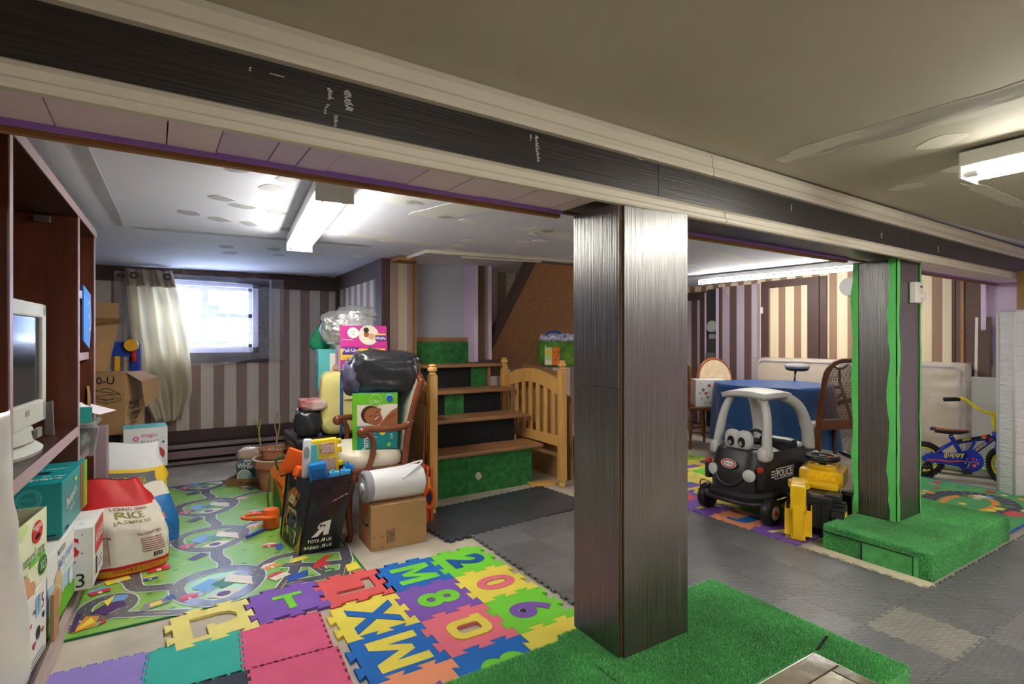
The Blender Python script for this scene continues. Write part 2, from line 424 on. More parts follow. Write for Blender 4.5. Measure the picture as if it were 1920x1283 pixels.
# row of small brown bricks above the window
for i in range(8):
    b = MB(); b.bevbox((-.42+i*.155,YB-.016,1.855),(-.27+i*.155,YB,1.90), .004); b.build('brick', M_brownpanel, wall_back)
# return wall, and the pier left of the stairs
b = MB(); b.box((1.5,4.55,0),(1.56,YB,1.99)); struct(b.build('wall_return', M_strR))
b = MB(); b.box((1.485,4.53,0),(1.5,4.68,1.93)); b.box((1.485,4.68,1.76),(1.5,YB,1.915)); b.box((1.48,YB-.1,0),(1.5,YB-.02,1.93)); struct(b.build('trim_2', M_brownpaint))
M_strP = stripe_mat('striped_wallpaper_pier', 0, .20, .40, -.035, BROWN, (206,192,170))
b = MB(); b.box((1.56,4.50,0),(1.80,4.55,1.99)); struct(b.build('wall_pier', M_strP))
b = MB(); b.box((1.485,4.50,0),(1.56,4.53,1.93)); struct(b.build('trim_3', M_brownpaint))
b = MB(); b.box((1.785,4.485,.9),(1.80,4.5,1.93)); b.box((1.765,4.488,.9),(1.772,4.5,1.93)); struct(b.build('trim_4', M_rawwood))
b = MB(); b.box((1.80,4.55,0),(1.82,5.55,1.99)); struct(b.build('wall_stair_left', M_greydoor))
# exposed joist stub over the pier
b = MB(); b.box((1.56,4.3,1.885),(1.72,4.50,1.915)); struct(b.build('trim_5', M_rawwood))
# cream strips along the edge of the stair opening in the ceiling
b = MB(); b.tube([(1.64,4.55,CEIL(1.64)-.012),(1.66,3.92,CEIL(1.66)-.012)], .014, 6); struct(b.build('trim_6', M_cream))
b = MB(); b.tube([(1.66,3.92,CEIL(1.7)-.014),(3.05,3.80,CEIL(3.0)-.014)], .016, 6); struct(b.build('trim_7', M_cream))
b = MB(); b.tube([(1.98,3.95,CEIL(2)-.030),(2.72,3.87,CEIL(2.7)-.030)], .011, 6); struct(b.build('trim_8', M_cream))
# behind the stairs: grey panel, lilac jamb, striped strip
b = MB(); b.box((1.80,4.74,1.22),(2.44,4.78,1.99)); struct(b.build('wall_stair_back', M_greydoor))
b = MB(); b.box((1.80,4.66,1.195),(2.43,4.74,1.235)); struct(b.build('trim_9', M_tread))
b = MB(); b.box((2.40,4.52,1.0),(2.44,4.74,1.93)); struct(b.build('trim_10', M_lilac))
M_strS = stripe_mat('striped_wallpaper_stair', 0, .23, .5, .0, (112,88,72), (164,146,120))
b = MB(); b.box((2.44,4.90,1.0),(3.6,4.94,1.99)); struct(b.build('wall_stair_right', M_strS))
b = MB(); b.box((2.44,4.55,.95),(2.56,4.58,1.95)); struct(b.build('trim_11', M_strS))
b = MB(); b.box((2.565,4.52,1.02),(2.59,4.56,1.95)); struct(b.build('trim_12', M_lilac))
b = MB(); b.box((2.44,4.50,.86),(2.72,4.56,1.02)); struct(b.build('trim_13', M_brownpaint))
# slope under the upper flight: planks running up toward the camera
sl = thing('sloping_stair_soffit', 'dark walnut planked slope under the upper stairs, right of the grey panel', 'stair soffit', (2.74,5.02,.90))
p0, p1 = Vector((0,0,0)), Vector((0,-1.02,1.02)); ln = (p1-p0).length
R45 = Matrix.Rotation(math.radians(45), 4, 'X')
for i in range(6):
    b = MB(); b.bevbox((i*.165+.001,-.012,0),(i*.165+.164,.0,ln), .0015, R45); b.build('plank', M_plank, sl)
b = MB(); b.box((-.075,-.03,0),(-.002,.05,ln), R45); b.build('stringer', M_brownpaint, sl)
# ---------------------------------------------------------------- main stairs
st = thing('staircase', 'open wooden stairs with carpeted risers between the two crib panels', 'stairs', (1.52,3.72,0))
zs = (.335,.565,.775,.99); ys = (0,.22,.46,.70)
for i in range(4):
    b = MB(); z = zs[i]; x0 = 0 if i < 3 else .30
    b.bevbox((x0,ys[i]-.035,z-.032),(1.10,ys[i]+.27,z), .011); b.build('tread', M_tread, st)
zb = (0,)+zs
for i in range(4):
    x0 = .0 if i < 3 else .30; y = ys[i]
    z0, z1 = zb[i], zs[i]-.032
    if i == 0:
        b = MB(); b.box((.10,y,.0),(1.00,y+.012,z1)); b.build('riser', M_turfriser, st)
        b = MB(); b.box((.075,y-.004,0),(.095,y+.02,z1)); b.build('riser_edge_strip', M_lilac, st)
        b = MB(); b.prism([(.46,.13),(.47,.16),(.50,.165),(.515,.14),(.52,.12),(.49,.10),(.475,.115)], .002, Matrix.Translation((0,y-.002,0)) @ Matrix.Rotation(PI/2,4,'X')); b.build('stain', M_ceilpatch, st)
    else:
        b = MB(); b.box((x0,y+.02,z0),(.98,y+.032,z1)); r = b.build('riser', M_blackcarpet, st)
        if i == 2: 
            q = MB(); q.box((.42,y+.012,z0+.001),(.60,y+.0195,z1)); q.build('carpet_patch', M_turfriser, st)
        if i == 3:
            q = MB(); q.box((.80,y+.012,z0+.001),(.965,y+.0195,z1)); q.build('carpet_patch', M_turfriser, st)
            q = MB(); q.box((.97,y+.0,z0),(1.0,y+.04,z1)); q.build('side_strip', M_tread, st)
b = MB(); b.box((.29,.925,.958),(.90,.94,1.195)); b.build('riser', M_turfriser, st)
b = MB(); b.box((.29,.92,.94),(.91,1.2,.958)); b.build('landing', M_tread, st)
b = MB(); b.box((.0,.02,0),(.02,.78,.30)); b.build('stringer', M_brownpaint, st); b = MB(); b.box((1.01,.06,0),(1.03,.30,.30)); b.build('stringer', M_brownpaint, st)
# ---------------------------------------------------------------- ceiling beam
bm_ = thing('ceiling_beam', 'boxed ceiling beam faced in dark wood between two cream mouldings', 'beam', (-1.0,1.232,1.632))
bm_.rotation_euler = (0,-.008,.035)
LB = 7.32
PF = [(.0,0),(-.020,0),(-.024,.006),(-.024,.016),(-.018,.022),(-.018,.040),(-.010,.052),(.0,.058)]
def mould(x0, x1, z0, s, name):
    q = MB(); n = len(PF)
    q.add([(x0,y,z0+z*s) for y,z in PF]+[(x1,y,z0+z*s) for y,z in PF],
          [tuple(range(n)), tuple(range(2*n-1,n-1,-1))]+[(i,i+n,(i+1)%n+n,(i+1)%n) for i in range(n)])
    q.build(name, M_cream, bm_)
for x0, x1 in ((0,2.79),(2.795,4.9),(4.902,LB)): mould(x0, x1, 0, 1.0, 'lower_moulding')
for x0, x1 in ((0,2.715),(2.719,4.45),(4.455,LB)): mould(x0, x1, .172, 1.62, 'upper_moulding')
for x0, x1 in ((0,2.43),(2.433,4.6),(4.603,LB)):
    q = MB(); q.box((x0,0.0,.04),(x1,.018,.20)); q.build('fascia_board', M_wengeX, bm_)
xs = [0,.62,.78,.985,1.09,1.21,1.28,1.36,1.60,1.74,1.86,1.98,2.16,2.225]
for i in range(len(xs)-1):
    q = MB(); dz = (.0,.002,.001)[i%3]; q.box((xs[i]+.0015,.018,.034+dz),(xs[i+1]-.0015,.268,.046)); q.build('soffit_plank', M_lilac if i in (4,5,6,7) else M_lilacpink, bm_)
for x0, x1, m in ((2.56,3.5,M_wengeX),(3.502,4.47,M_wengeX),(4.85,5.6,M_lilacpink),(5.602,6.4,M_lilacpink),(6.402,LB,M_lilacpink),(2.225,2.56,M_wengeX),(4.47,4.85,M_wengeX)):
    q = MB(); q.box((x0,.018,.034),(x1,.268,.046)); q.build('soffit_plank', m, bm_)
for x0, x1 in ((0,2.22),(2.56,4.47),(4.84,LB)):
    q = MB(); q.box((x0,.268,.022),(x1,.276,.05)); q.build('purple_strip', M_purple, bm_)
    q = MB(); q.box((x0,.284,.012),(x1,.306,.06)); q.build('board_edge', M_rawwood, bm_)
q = MB(); q.box((0,.276,.03),(LB,.30,.40)); q.build('rear_board', M_brownpanel, bm_)
# plaster scrapes on the fascia
q = MB(); rd = random.Random(5)
def scrape(x, z, h, w, tilt=0.0):
    for k in range(int(h/.0035)):
        zz = z + k*.0035; l = w*(.4+.6*rd.random()); xx = x + tilt*k*.0035 + (rd.random()-.5)*w*.3
        q.box((xx,-.0012,zz),(xx+l,0.0,zz+.0014))
scrape(1.335,.105,.05,.020); scrape(1.295,.12,.03,.012); scrape(1.31,.06,.028,.010); scrape(1.285,.085,.025,.008,.3); scrape(1.90,.085,.08,.013,-.1); scrape(1.875,.14,.022,.006)
scrape(1.13,.14,.012,.006); scrape(1.17,.145,.006,.03); scrape(2.33,.17,.006,.03); scrape(3.3,.12,.03,.01); scrape(4.2,.09,.03,.02); scrape(5.0,.08,.04,.015)
stuff(q.build('plaster_scrape', mat('scrape_grey', (226,228,232), .8), bm_))
# ---------------------------------------------------------------- columns
def column(x0, y0, z0, label, sx=.315, sy=.235, zt=1.66, split=None):
    t = thing('support_column', label, 'column', (x0,y0,z0))
    h = zt - z0
    def panel(a, c): q = MB(); q.bevbox(a, c, .0012); return q.build('panel', M_wenge, t)
    panel((.004,-.012,0),(sx,0,h))                               # front panel, proud
    if split:
        panel((-.010,0.001,0),(0,sy,split-.001)); panel((-.012,0.001,split+.001),(0,sy,h))
    else: panel((-.010,0.001,0),(0,sy,h))
    panel((sx,0,0),(sx+.01,sy,h)); panel((0,sy,0),(sx,sy+.01,h))
    q = MB(); q.box((0.001,.001,.001),(sx-.001,sy-.001,h-.001)); q.build('core', M_rawwood, t)
    return t
col1 = column(1.245, 1.31, .15, 'square dark wood column in the foreground standing on artificial grass', split=.89)
col2 = column(3.535, 1.455, .15, 'square dark wood column with bright green tape along its edges', .315, .215, 1.68)
M_tape = mat('green_masking_tape', (96,206,104), .5, var=.06, vscale=8)
def tape(face, x, ys_, wd, seed):
    rd = random.Random(seed); q = MB(); n = 26; hh = 1.53
    L = []; R = []
    for i in range(n+1):
        z = .0 + hh*i/n; wv = .006*math.sin(i*.8+seed)+.010*(rd.random()-.5)
        if face == 'f': L.append((x-wd*.4+wv*.4,-.0145-.003*rd.random(),z)); R.append((x+wd*.6+wv,-.0145-.002*rd.random(),z))
        else: L.append((-.0135-.003*rd.random(),ys_+wv,z)); R.append((-.0135-.002*rd.random(),ys_-wd,z))
    vs = L+R; q.add(vs, [(i,i+1,n+2+i,n+1+i) for i in range(n)])
    return q.build('masking_tape', M_tape, col2, solid=.0012)
tape('f', .008, 0, .036, 1); tape('f', .300, 0, .020, 2); tape('s', 0, .222, .035, 3); tape('s', 0, .024, .038, 4)
q = MB(); q.box((-.001,-.016,0),(.03,-.013,.03)); q.build('bare_corner', M_rawwood, col2)
# thermostat on column 2
th = thing('thermostat', 'white wall thermostat with a round dial on the taped column', 'thermostat', (3.735,1.440,1.49))
b = MB(); b.bevbox((-.045,-.034,-.062),(.055,0,.062), .006); b.build('housing', M_white, th, autos=AS)
b = MB(); b.lathe([(.024,0),(.022,.016),(.0,.018)], 16, (.028,-.034,-.022), 'z', Matrix.Translation((.028,-.034,-.022)) @ Matrix.Rotation(PI/2,4,'X') @ Matrix.Translation((-.028,.034,.022))); b.build('dial', M_white, th, autos=AS)
b = MB(); b.box((.012,-.0352,.03),(.04,-.0342,.04)); b.build('scale_window', M_dark, th)
# ---------------------------------------------------------------- fluorescent fittings
M_fix = mat('white_enamel', (236,236,232), .35)
def tubes_mat(k=1.0):
    m = bpy.data.materials.new('glowing_tube'); m.use_nodes = True; nt = m.node_tree
    e = nt.nodes.new('ShaderNodeEmission'); e.inputs[0].default_value = (1.0,.965,.86,1); e.inputs[1].default_value = TUBE_W*k
    nt.links.new(e.outputs[0], nt.nodes['Material Output'].inputs[0]); return m
M_tubelight = tubes_mat(); M_tubebright = tubes_mat(1.7)
def fitting(label, cx, cy, L, rz, two=True, zc=None):
    z = (CEIL(cx)-.012 if zc is None else zc)
    t = thing('fluorescent_light', label, 'light', (cx,cy,z), rz, None)
    w = .16 if two else .09
    b = MB(); b.box((-w/2,-L/2,-.055),(w/2,L/2,0)) if two else b.box((-w/2,-L/2,-.045),(w/2,L/2,0)); b.build('housing', M_fix, t, bevel=.004)
    for e in (-1,1):
        b = MB(); b.box((-w/2,e*L/2-.008 if e>0 else -L/2,-.10),(w/2,e*L/2 if e>0 else -L/2+.008,-.05)); b.build('end_plate', M_fix, t)
    for x in ((-.045,.045) if two else (0,)):
        b = MB(); b.tube([(x,-L/2+.05,-.078),(x,L/2-.05,-.078)], .014, 12); b.build('tube', M_tubelight if two else M_tubebright, t, smooth=True)
        for e in (-1,1):
            b = MB(); b.tube([(x,e*(L/2-.05),-.078),(x,e*(L/2-.012),-.078)], .016, 10); b.build('lamp_holder', M_fix, t)
    return t
fitting('twin tube fluorescent light on the white ceiling, nearest the window', .625, 3.05, 1.42, -.08)
fitting('long fluorescent light at the far right above the blue table', 5.28, 3.32, 1.62, .14, False)
fitting('fluorescent light on the grey ceiling at the right edge', 2.60, .20, 1.25, -.02)
fitting('added fill fluorescent on the grey ceiling, unseen behind the viewpoint', 1.1, -.75, 1.25, 1.4)  # unseen fitting, added to fill the near room with light
fitting('added fill fluorescent on the grey ceiling, unseen beyond the right edge', 4.6, -.9, 1.25, 0)  # another out-of-view fitting added as fill light
# ---------------------------------------------------------------- window
M_winframe = mat('lilac_white_window_paint', (226,218,236), .4)
M_sash = mat('aged_white_sash', (232,232,228), .4, var=.05, vscale=10)
M_glass = mat('window_glass', (235,242,250), .05, trans=1.0, ior=1.02, spec=.2)
wn = struct(bpy.data.objects.new('window_1', None)); COL.objects.link(wn); wn.location = ((WX0+WX1)/2, YB, 0)
hw = (WX1-WX0)/2
b = MB(); b.box((-hw,0,WZ0),(-hw+.03,.15,WZ1)); b.box((hw-.05,0,WZ0),(hw,.15,WZ1)); b.box((-hw,0,WZ1-.05),(hw,.15,WZ1)); b.box((-hw,0,WZ0),(hw,.15,WZ0+.05)); b.build('window_frame', M_winframe, wn)
b = MB(); z0, z1, zm = WZ0+.05, WZ1-.05, (WZ0+WZ1)/2+.02
b.box((-hw+.03,.06,z0),(hw-.05,.10,z0+.035)); b.box((-hw+.03,.06,z1-.035),(hw-.05,.10,z1)); b.box((-hw+.03,.06,zm-.02),(hw-.05,.10,zm+.02))
b.box((-hw+.03,.06,z0),(-hw+.065,.10,z1)); b.box((hw-.085,.06,z0),(hw-.05,.10,z1)); b.box((-.02,.062,z0),(.03,.098,z1))
b.build('sash', M_sash, wn)
for x0, x1 in ((-hw+.065,-.02),(.03,hw-.085)):
    for a, c in ((z0+.035,zm-.02),(zm+.02,z1-.035)):
        q = MB(); q.box((x0,.078,a),(x1,.082,c)); q.build('pane', M_glass, wn)
b = MB(); b.box((.02,.05,zm+.03),(.13,.058,zm+.10)); b.build('paper_sticker', M_white, wn)
# dark casing round the window
b = MB(); 
b.box((-hw-.10,-.03,WZ0-.10),(-hw,0,WZ1+.045)); b.box((hw,-.03,WZ0-.10),(hw+.10,0,WZ1+.045)); b.box((-hw,-.03,WZ0-.10),(hw,0,WZ0)); b.box((-hw,-.03,WZ1),(hw,0,WZ1+.045))
b.build('window_casing', mat('dark_casing', (62,54,58), .4), wn)
# wrinkled clear film taped over it
def film_mat(name, tint, dens, rough=.12, wr=26, st=.9):
    m = bpy.data.materials.new(name); m.use_nodes = True; nt = m.node_tree; nt.nodes.remove(nt.nodes['Principled BSDF'])
    tr = nt.nodes.new('ShaderNodeBsdfTransparent'); gl = nt.nodes.new('ShaderNodeBsdfGlossy'); df = nt.nodes.new('ShaderNodeBsdfDiffuse')
    gl.inputs['Roughness'].default_value = rough; gl.inputs['Color'].default_value = (.95,.95,1,1); df.inputs[0].default_value = lin(tint)
    g = nt.nodes.new('ShaderNodeTexCoord'); n = nt.nodes.new('ShaderNodeTexNoise'); n.inputs['Scale'].default_value = wr; n.inputs['Detail'].default_value = 6; n.inputs['Distortion'].default_value = 1.6
    nt.links.new(g.outputs['Object'], n.inputs[0]); bp = nt.nodes.new('ShaderNodeBump'); bp.inputs['Strength'].default_value = st; bp.inputs['Distance'].default_value = .02
    nt.links.new(n.outputs['Fac'], bp.inputs['Height'])
    for s_ in (gl, df): nt.links.new(bp.outputs[0], s_.inputs['Normal'])
    m1 = nt.nodes.new('ShaderNodeMixShader'); m1.inputs[0].default_value = .45; nt.links.new(gl.outputs[0], m1.inputs[1]); nt.links.new(df.outputs[0], m1.inputs[2])
    m2 = nt.nodes.new('ShaderNodeMixShader'); m2.inputs[0].default_value = dens; nt.links.new(tr.outputs[0], m2.inputs[1]); nt.links.new(m1.outputs[0], m2.inputs[2])
    nt.links.new(m2.outputs[0], nt.nodes['Material Output'].inputs[0]); m.diffuse_color = lin(tint); return m
M_film = film_mat('clear_plastic_film', (225,225,240), .30)
fm = tag(bpy.data.objects.new('plastic_film', None), 'wrinkled clear plastic film taped over the basement window', 'plastic film'); COL.objects.link(fm); fm.location = (0,YB,0)
def wav(u, v): return .010*noise.noise(Vector((u*14,v*9,1.3)))+.008*noise.noise(Vector((u*40,v*32,4)))
q = MB(); q.grid(lambda u,v: (-.50+1.44*u, -.046+wav(u,v)-.012*(abs(u-.5)*2)**6, .985+.035*math.sin(u*9)*(1-v)+(.86)*v), 60, 40); q.build('film', M_film, fm, smooth=True)
M_tapeclear = mat('white_tape', (214,208,206), .5)
for x in (.80,-.425):
    q = MB(); q.box((x,-.066,1.0),(x+.018,-.063,1.84)); q.build('tape_strip', M_tapeclear, fm)
# outdoors: pale neighbouring house and ground
nh = thing('neighbouring_house', 'pale sided house seen hazily through the basement window', 'house', (.5,9.6,0))
M_siding = mat('pale_siding', (84,92,116), .7, var=.05)
for k in range(14):
    q = MB(); q.bevbox((-3,0,k*.22),(4,.05,k*.22+.215), .01); q.build('siding_board', M_siding, nh)
for x in (-.6,.5,1.6):
    q = MB(); q.box((x,-.06,1.2),(x+.8,.0,2.3)); wq = q.build('window', M_sash, nh)
    q = MB(); q.box((x+.07,-.07,1.27),(x+.37,-.055,2.23)); q.box((x+.43,-.07,1.27),(x+.73,-.055,2.23)); stuff(q.build('pane', mat('far_pane', (96,110,140), .2), nh))
q = MB(); q.box((-4,6.4,.0),(6,9.6,.86)); struct(q.build('floor.001', mat('outdoor_snowy_ground', (212,216,222), .9, var=.2, vscale=7)))
# ---------------------------------------------------------------- curtain and rod
cr = thing('curtain_rod', 'thin grey metal curtain rod above the basement window', 'curtain rod', (.18,YB-.075,1.80))
q = MB(); q.tube([(-.66,0,0),(.62,0,-.012)], .009, 10); q.build('rod', mat('grey_metal', (150,152,158), .3, metal=.8), cr, smooth=True)
for x in (-.60,.58):
    q = MB(); q.box((x-.012,0,-.02),(x+.012,.075,.015)); q.build('bracket', M_brownpaint, cr)
ct = thing('curtain', 'cream eyelet curtain gathered at the left of the window', 'curtain', (-.20,YB-.12,0))
M_curt = mat('cream_satin', (240,228,200), .42, var=.06, vscale=5)
_nt = M_curt.node_tree; _tl = _nt.nodes.new('ShaderNodeBsdfTranslucent'); _tl.inputs[0].default_value = lin((246,240,224)); _mx = _nt.nodes.new('ShaderNodeMixShader'); _mx.inputs[0].default_value = .45
_nt.links.new(_nt.nodes['Principled BSDF'].outputs[0], _mx.inputs[1]); _nt.links.new(_tl.outputs[0], _mx.inputs[2]); _nt.links.new(_mx.outputs[0], _nt.nodes['Material Output'].inputs[0])
def curt(u, v):
    z = 1.86 - v*1.40
    wdt = .36 + .07*math.sin(v*3.1); cx = -.035 + .14*v + .03*math.sin(v*2.4) 
    pinch = 1 - .40*max(0,(v-.80)/.2)**1.3
    x = cx + (u-.5)*wdt*pinch
    amp = .045*(1-.25*v)
    y = -amp*math.sin(u*2*PI*3.4+.7*math.sin(v*3)) - .05*v*math.sin(u*5+1) - .06*math.sin(v*PI)*.5 - .02*noise.noise(Vector((u*6,v*5,2)))
    if v > .88: y -= .08*(v-.88)/.12
    return (x, y, z + .015*math.sin(u*9)*(v > .9))
q = MB(); q.grid(curt, 110, 46); cl = q.build('curtain_cloth', M_curt, ct, smooth=True, solid=.003)
q = MB(); q.grid(lambda u,v: (lambda p: (p[0],p[1]-.006,p[2]))(curt(u, .0+.11*v)), 110, 5); q.build('top_band', mat('taupe_band', (176,156,138), .5), ct, smooth=True)
for x in (-.145,.11):
    q = MB(); q.ring((x,-.058,1.80), .026, .006, 'y', 20, 6); q.build('eyelet', mat('dark_steel', (70,70,76), .3, metal=.8), ct, smooth=True)
# ---------------------------------------------------------------- baseboard heater
ht = thing('baseboard_heater', 'long brownish electric baseboard heater under the striped window wall', 'heater', (.55,YB-.02,.0))
M_heat = mat('mauve_enamel', (146,126,128), .4); M_heatdark = mat('heater_slot', (52,46,48), .5)
q = MB(); q.box((-.75,-.012,.015),(.90,0,.22)); q.build('back_plate', M_heatdark, ht)
q = MB(); q.bevbox((-.75,-.085,.168),(.90,-.006,.205), .008); q.build('top_cover', M_heat, ht)
q = MB(); q.bevbox((-.75,-.092,.075),(.90,-.075,.148), .006); q.build('front_cover', M_heat, ht)
q = MB(); q.bevbox((-.75,-.080,.015),(.90,-.02,.045), .005); q.build('bottom_rail', M_heat, ht)
for x in (-.75,.885):
    q = MB(); q.box((x,-.09,.01),(x+.015,0,.21)); q.build('end_cap', M_heat, ht)
# ---------------------------------------------------------------- wall unit on the left
XF = -.40
cb = thing('wall_unit', 'tall dark cherry wall unit with open bays along the left edge', 'cabinet', (-1.0,2.9,0))
def cpanel(name, a, c, m, bev=.002): q = MB(); q.bevbox((a[0]+1.0,a[1]-2.9,a[2]),(c[0]+1.0,c[1]-2.9,c[2]), bev); return q.build(name, m, cb)
cpanel('top_board', (-1.0,1.2,1.785), (XF,3.84,1.825), M_cabdark)
for y, nm in ((2.03,'upright'),(3.235,'upright'),(3.80,'side_panel')):
    cpanel(nm, (-1.0,y-.022,.115), (XF-.004,y+.012,1.785), M_cabwood)
    e = cpanel('edge_band', (XF-.004,y-.022,.115), (XF,y+.012,1.785), M_cabedge, .0008)
cpanel('edge_band', (XF,1.2,1.785), (XF+.004,3.84,1.825), M_cabedge, .0008)
cpanel('bottom_board', (-1.0,1.2,.085), (XF,3.84,.115), M_cabdark)
cpanel('television_shelf', (-1.0,2.042,.757), (XF-.004,3.205,.80), M_cabdark)
cpanel('edge_band', (XF-.004,2.042,.757), (XF,3.205,.80), M_cabedge, .0008)
for z in (.36,.615,1.14,1.46):
    cpanel('shelf', (-1.0,3.247,z-.04), (XF-.03,3.778,z), M_cabdark); cpanel('edge_band', (XF-.03,3.247,z-.04), (XF-.026,3.778,z), M_cabedge, .0008)
cpanel('back_board', (-1.0,1.2,.115), (-.985,3.84,1.785), M_cabdark)
cpanel('toe_board', (XF-.03,1.2,0.002), (XF+.012,3.84,.05), mat('pale_mauve_board', (190,172,168), .6, var=.1))
cpanel('hinge', (XF-.16,3.195,1.745), (XF-.10,3.213,1.775), mat('nickel', (170,168,160), .3, metal=.9), .003)
# ---------------------------------------------------------------- computer display on the shelf
mo = thing('computer_display', 'beige flat panel computer display on the dark cherry shelf', 'monitor', (-.462,2.50,.80), -.05)
M_beige = mat('beige_plastic', (178,180,174), .45); M_scr = mat('black_screen', (30,32,34), .12, spec=.7)
q = MB(); y0, y1, z0, z1 = -.32,.29,.09,.545; t_ = .055
for a, c in (((-.04,y0,z0),(.0,y1,z0+.085)),((-.04,y0,z1-t_),(.0,y1,z1)),((-.04,y0,z0),(.0,y0+t_,z1)),((-.04,y1-t_,z0),(.0,y1,z1))): q.bevbox(a, c, .008)
q.box((-.16,y0+.03,z0+.03),(-.035,y1-.03,z1-.03)); q.build('bezel', M_beige, mo)
q = MB(); q.box((-.03,y0+t_-.004,z0+.08),(-.012,y1-t_+.004,z1-t_+.004)); q.build('screen', M_scr, mo)
q = MB(); q.lathe([(.30,0),(.31,.012),(.27,.03),(.20,.05)], 28, (0,0,0), M=Matrix.Translation((-.10,0,0)) @ Matrix.Diagonal((.46,.86,1,1))); q.build('base', M_beige, mo, smooth=False, autos=AS)
q = MB(); q.lathe([(.23,0),(.21,.04),(.10,.055)], 20, M=Matrix.Translation((-.07,0,.045)) @ Matrix.Diagonal((.4,.9,1,1))); q.build('base_hood', M_beige, mo, autos=AS)
q = MB(); q.box((-.001,.02,z0+.04),(.0012,.065,z0+.06)); q.build('badge', mat('grey_badge', (140,140,136), .5), mo)
q = MB(); q.box((.02,.03,.052),(.03,.09,.085)); q.build('control_panel', mat('grey_controls', (120,120,112), .5), mo)
# white sheet of paper leaning by the display
pp = thing('paper_sheet', 'white folded paper sheet leaning behind the beige display', 'paper', (-.465,2.96,.802), -.9)
q = MB(); q.add([(-.03,0,0),(.03,0,.0),(.055,-.02,.15),(.0,-.02,.14),(-.03,.001,0),(.03,.001,.0),(.055,-.019,.15),(.0,-.019,.14)],[(0,1,2,3),(7,6,5,4),(0,4,5,1),(1,5,6,2),(2,6,7,3),(3,7,4,0)]); q.build('sheet', mat('paper_white', (232,230,226), .7), pp)
# things on the narrow shelves
cd_ = thing('blue_card_cutout', 'pointed blue card with white strokes on upper narrow shelf', 'card', (-.395,3.50,1.142))
M_cardblue = mat('bright_blue', (38,120,206), .5)
q = MB(); q.prism([(-.22,.06),(-.02,.02),(.05,.16),(.02,.30),(-.22,.33)], .006, Matrix.Rotation(PI/2,4,'Z') @ Matrix.Rotation(PI/2,4,'X') if False else Matrix(((0,0,1,0),(1,0,0,0),(0,1,0,0),(0,0,0,1)))); q.build('card', M_cardblue, cd_)
for x, y in ((.62,.55),(.72,.35),(.6,.75)):
    pr = Print((.006,-.22,0), (0,1,0), (0,0,1), .27, .33); pr.line([(x,y),(x+.12,y+.04)], .010, M_white); pr.build(cd_, 'printed_stroke')
# ---------------------------------------------------------------- diaper boxes under the shelf
TEAL = mat('teal_card', (20,146,150), .35, spec=.5); LTEAL = mat('light_teal_card', (96,196,200), .4); WHT = mat('white_card', (232,232,230), .4); RED = mat('red_print', (206,40,44), .45)
GRN = mat('leaf_green_print', (104,190,40), .45); LGRN = mat('pale_green_print', (196,220,150), .5); DGRN = mat('dark_green_print', (44,116,52), .5); BLK = mat('black_print', (32,32,34), .5)
YEL = mat('yellow_print', (240,204,54), .45); SKY = mat('sky_blue_print', (150,200,226), .45); SKIN = mat('tan_print', (214,160,124), .5); DSKIN = mat('brown_skin_print', (160,98,64), .5); GREY = mat('grey_print', (128,130,134), .5)
PUR = mat('violet_print', (92,54,150), .45); MAG = mat('magenta_card', (206,58,150), .4); ORG = mat('orange_print', (236,120,36), .45); BLU = mat('blue_print', (40,90,170), .45); PCREAM = mat('cream_card', (236,224,170), .5)
CARD = mat('brown_cardboard', (178,140,96), .75, var=.06, vscale=5); CARDD = mat('dark_cardboard', (150,114,76), .75, var=.06, vscale=5)
def carton(name, label, loc, rz, d, m, cat='box', open_top=False, group=None):
    """closed or open carton, origin at the corner nearest the viewer (x to the right, y away)"""
    t = thing(name, label, cat, loc, rz, group)
    q = MB()
    if not open_top: q.bevbox((0,0,0),(d[0],d[1],d[2]), .003)
    else:
        s = .004; q.box((0,0,0),(d[0],d[1],s)); q.box((0,0,s),(d[0],s,d[2])); q.box((0,d[1]-s,s),(d[0],d[1],d[2])); q.box((0,s,s),(s,d[1]-s,d[2])); q.box((d[0]-s,s,s),(d[0],d[1]-s,d[2]))
    q.build('carton', m, t)
    return t
def faces(d, lift=.0006):
    """printable faces of a carton of size d: right (+x), front (-y), top"""
    return (Print((d[0],0,0),(0,1,0),(0,0,1),d[1],d[2],lift), Print((0,0,0),(1,0,0),(0,0,1),d[0],d[2],lift), Print((0,0,d[2]),(1,0,0),(0,1,0),d[0],d[1],lift))
def ring_heart(p, x, y, r, m):
    p.poly([(x,y-r*1.2),(x+r,y+.1*r),(x+r*.9,y+.7*r),(x+r*.45,y+.9*r),(x,y+.5*r),(x-r*.45,y+.9*r),(x-r*.9,y+.7*r),(x-r,y+.1*r)], m)
# teal box on top
d = (.36,.50,.217)
t = carton('diaper_box', 'teal diaper box with an oval handle hole on the wipes box', (-.395-.36,2.775,.418), -.04, d, TEAL)
R, Fp, T = faces(d)
R.rect(.70,0,.86,1,mat('photo_brown', (140,92,60), .5)).rect(.86,0,1,1,GRN); R.text('Pampers', .34, .55, .05, WHT, .18, .01, maxw=.26).text('baby dry', .36, .36, .024, WHT, .15, maxw=.2); ring_heart(R, .5, .82, .05, YEL); R.rect(.1,.04,.22,.09,BLK)
R.build(t)
Fp.ringp(.72,.74,.11,LTEAL,.12).ringp(.72,.74,.085,LTEAL,.1).text('PROTECT', .72,.74,.012,LTEAL, maxw=.05).text('pampers.ca', .28,.70,.014,LTEAL,0,0,maxw=.10)
for k in range(4): Fp.rect(.55,.50-k*.05,.75-.03*(k%2),.515-k*.05,LTEAL)
Fp.rect(.84,.03,.95,.06,BLK).build(t)
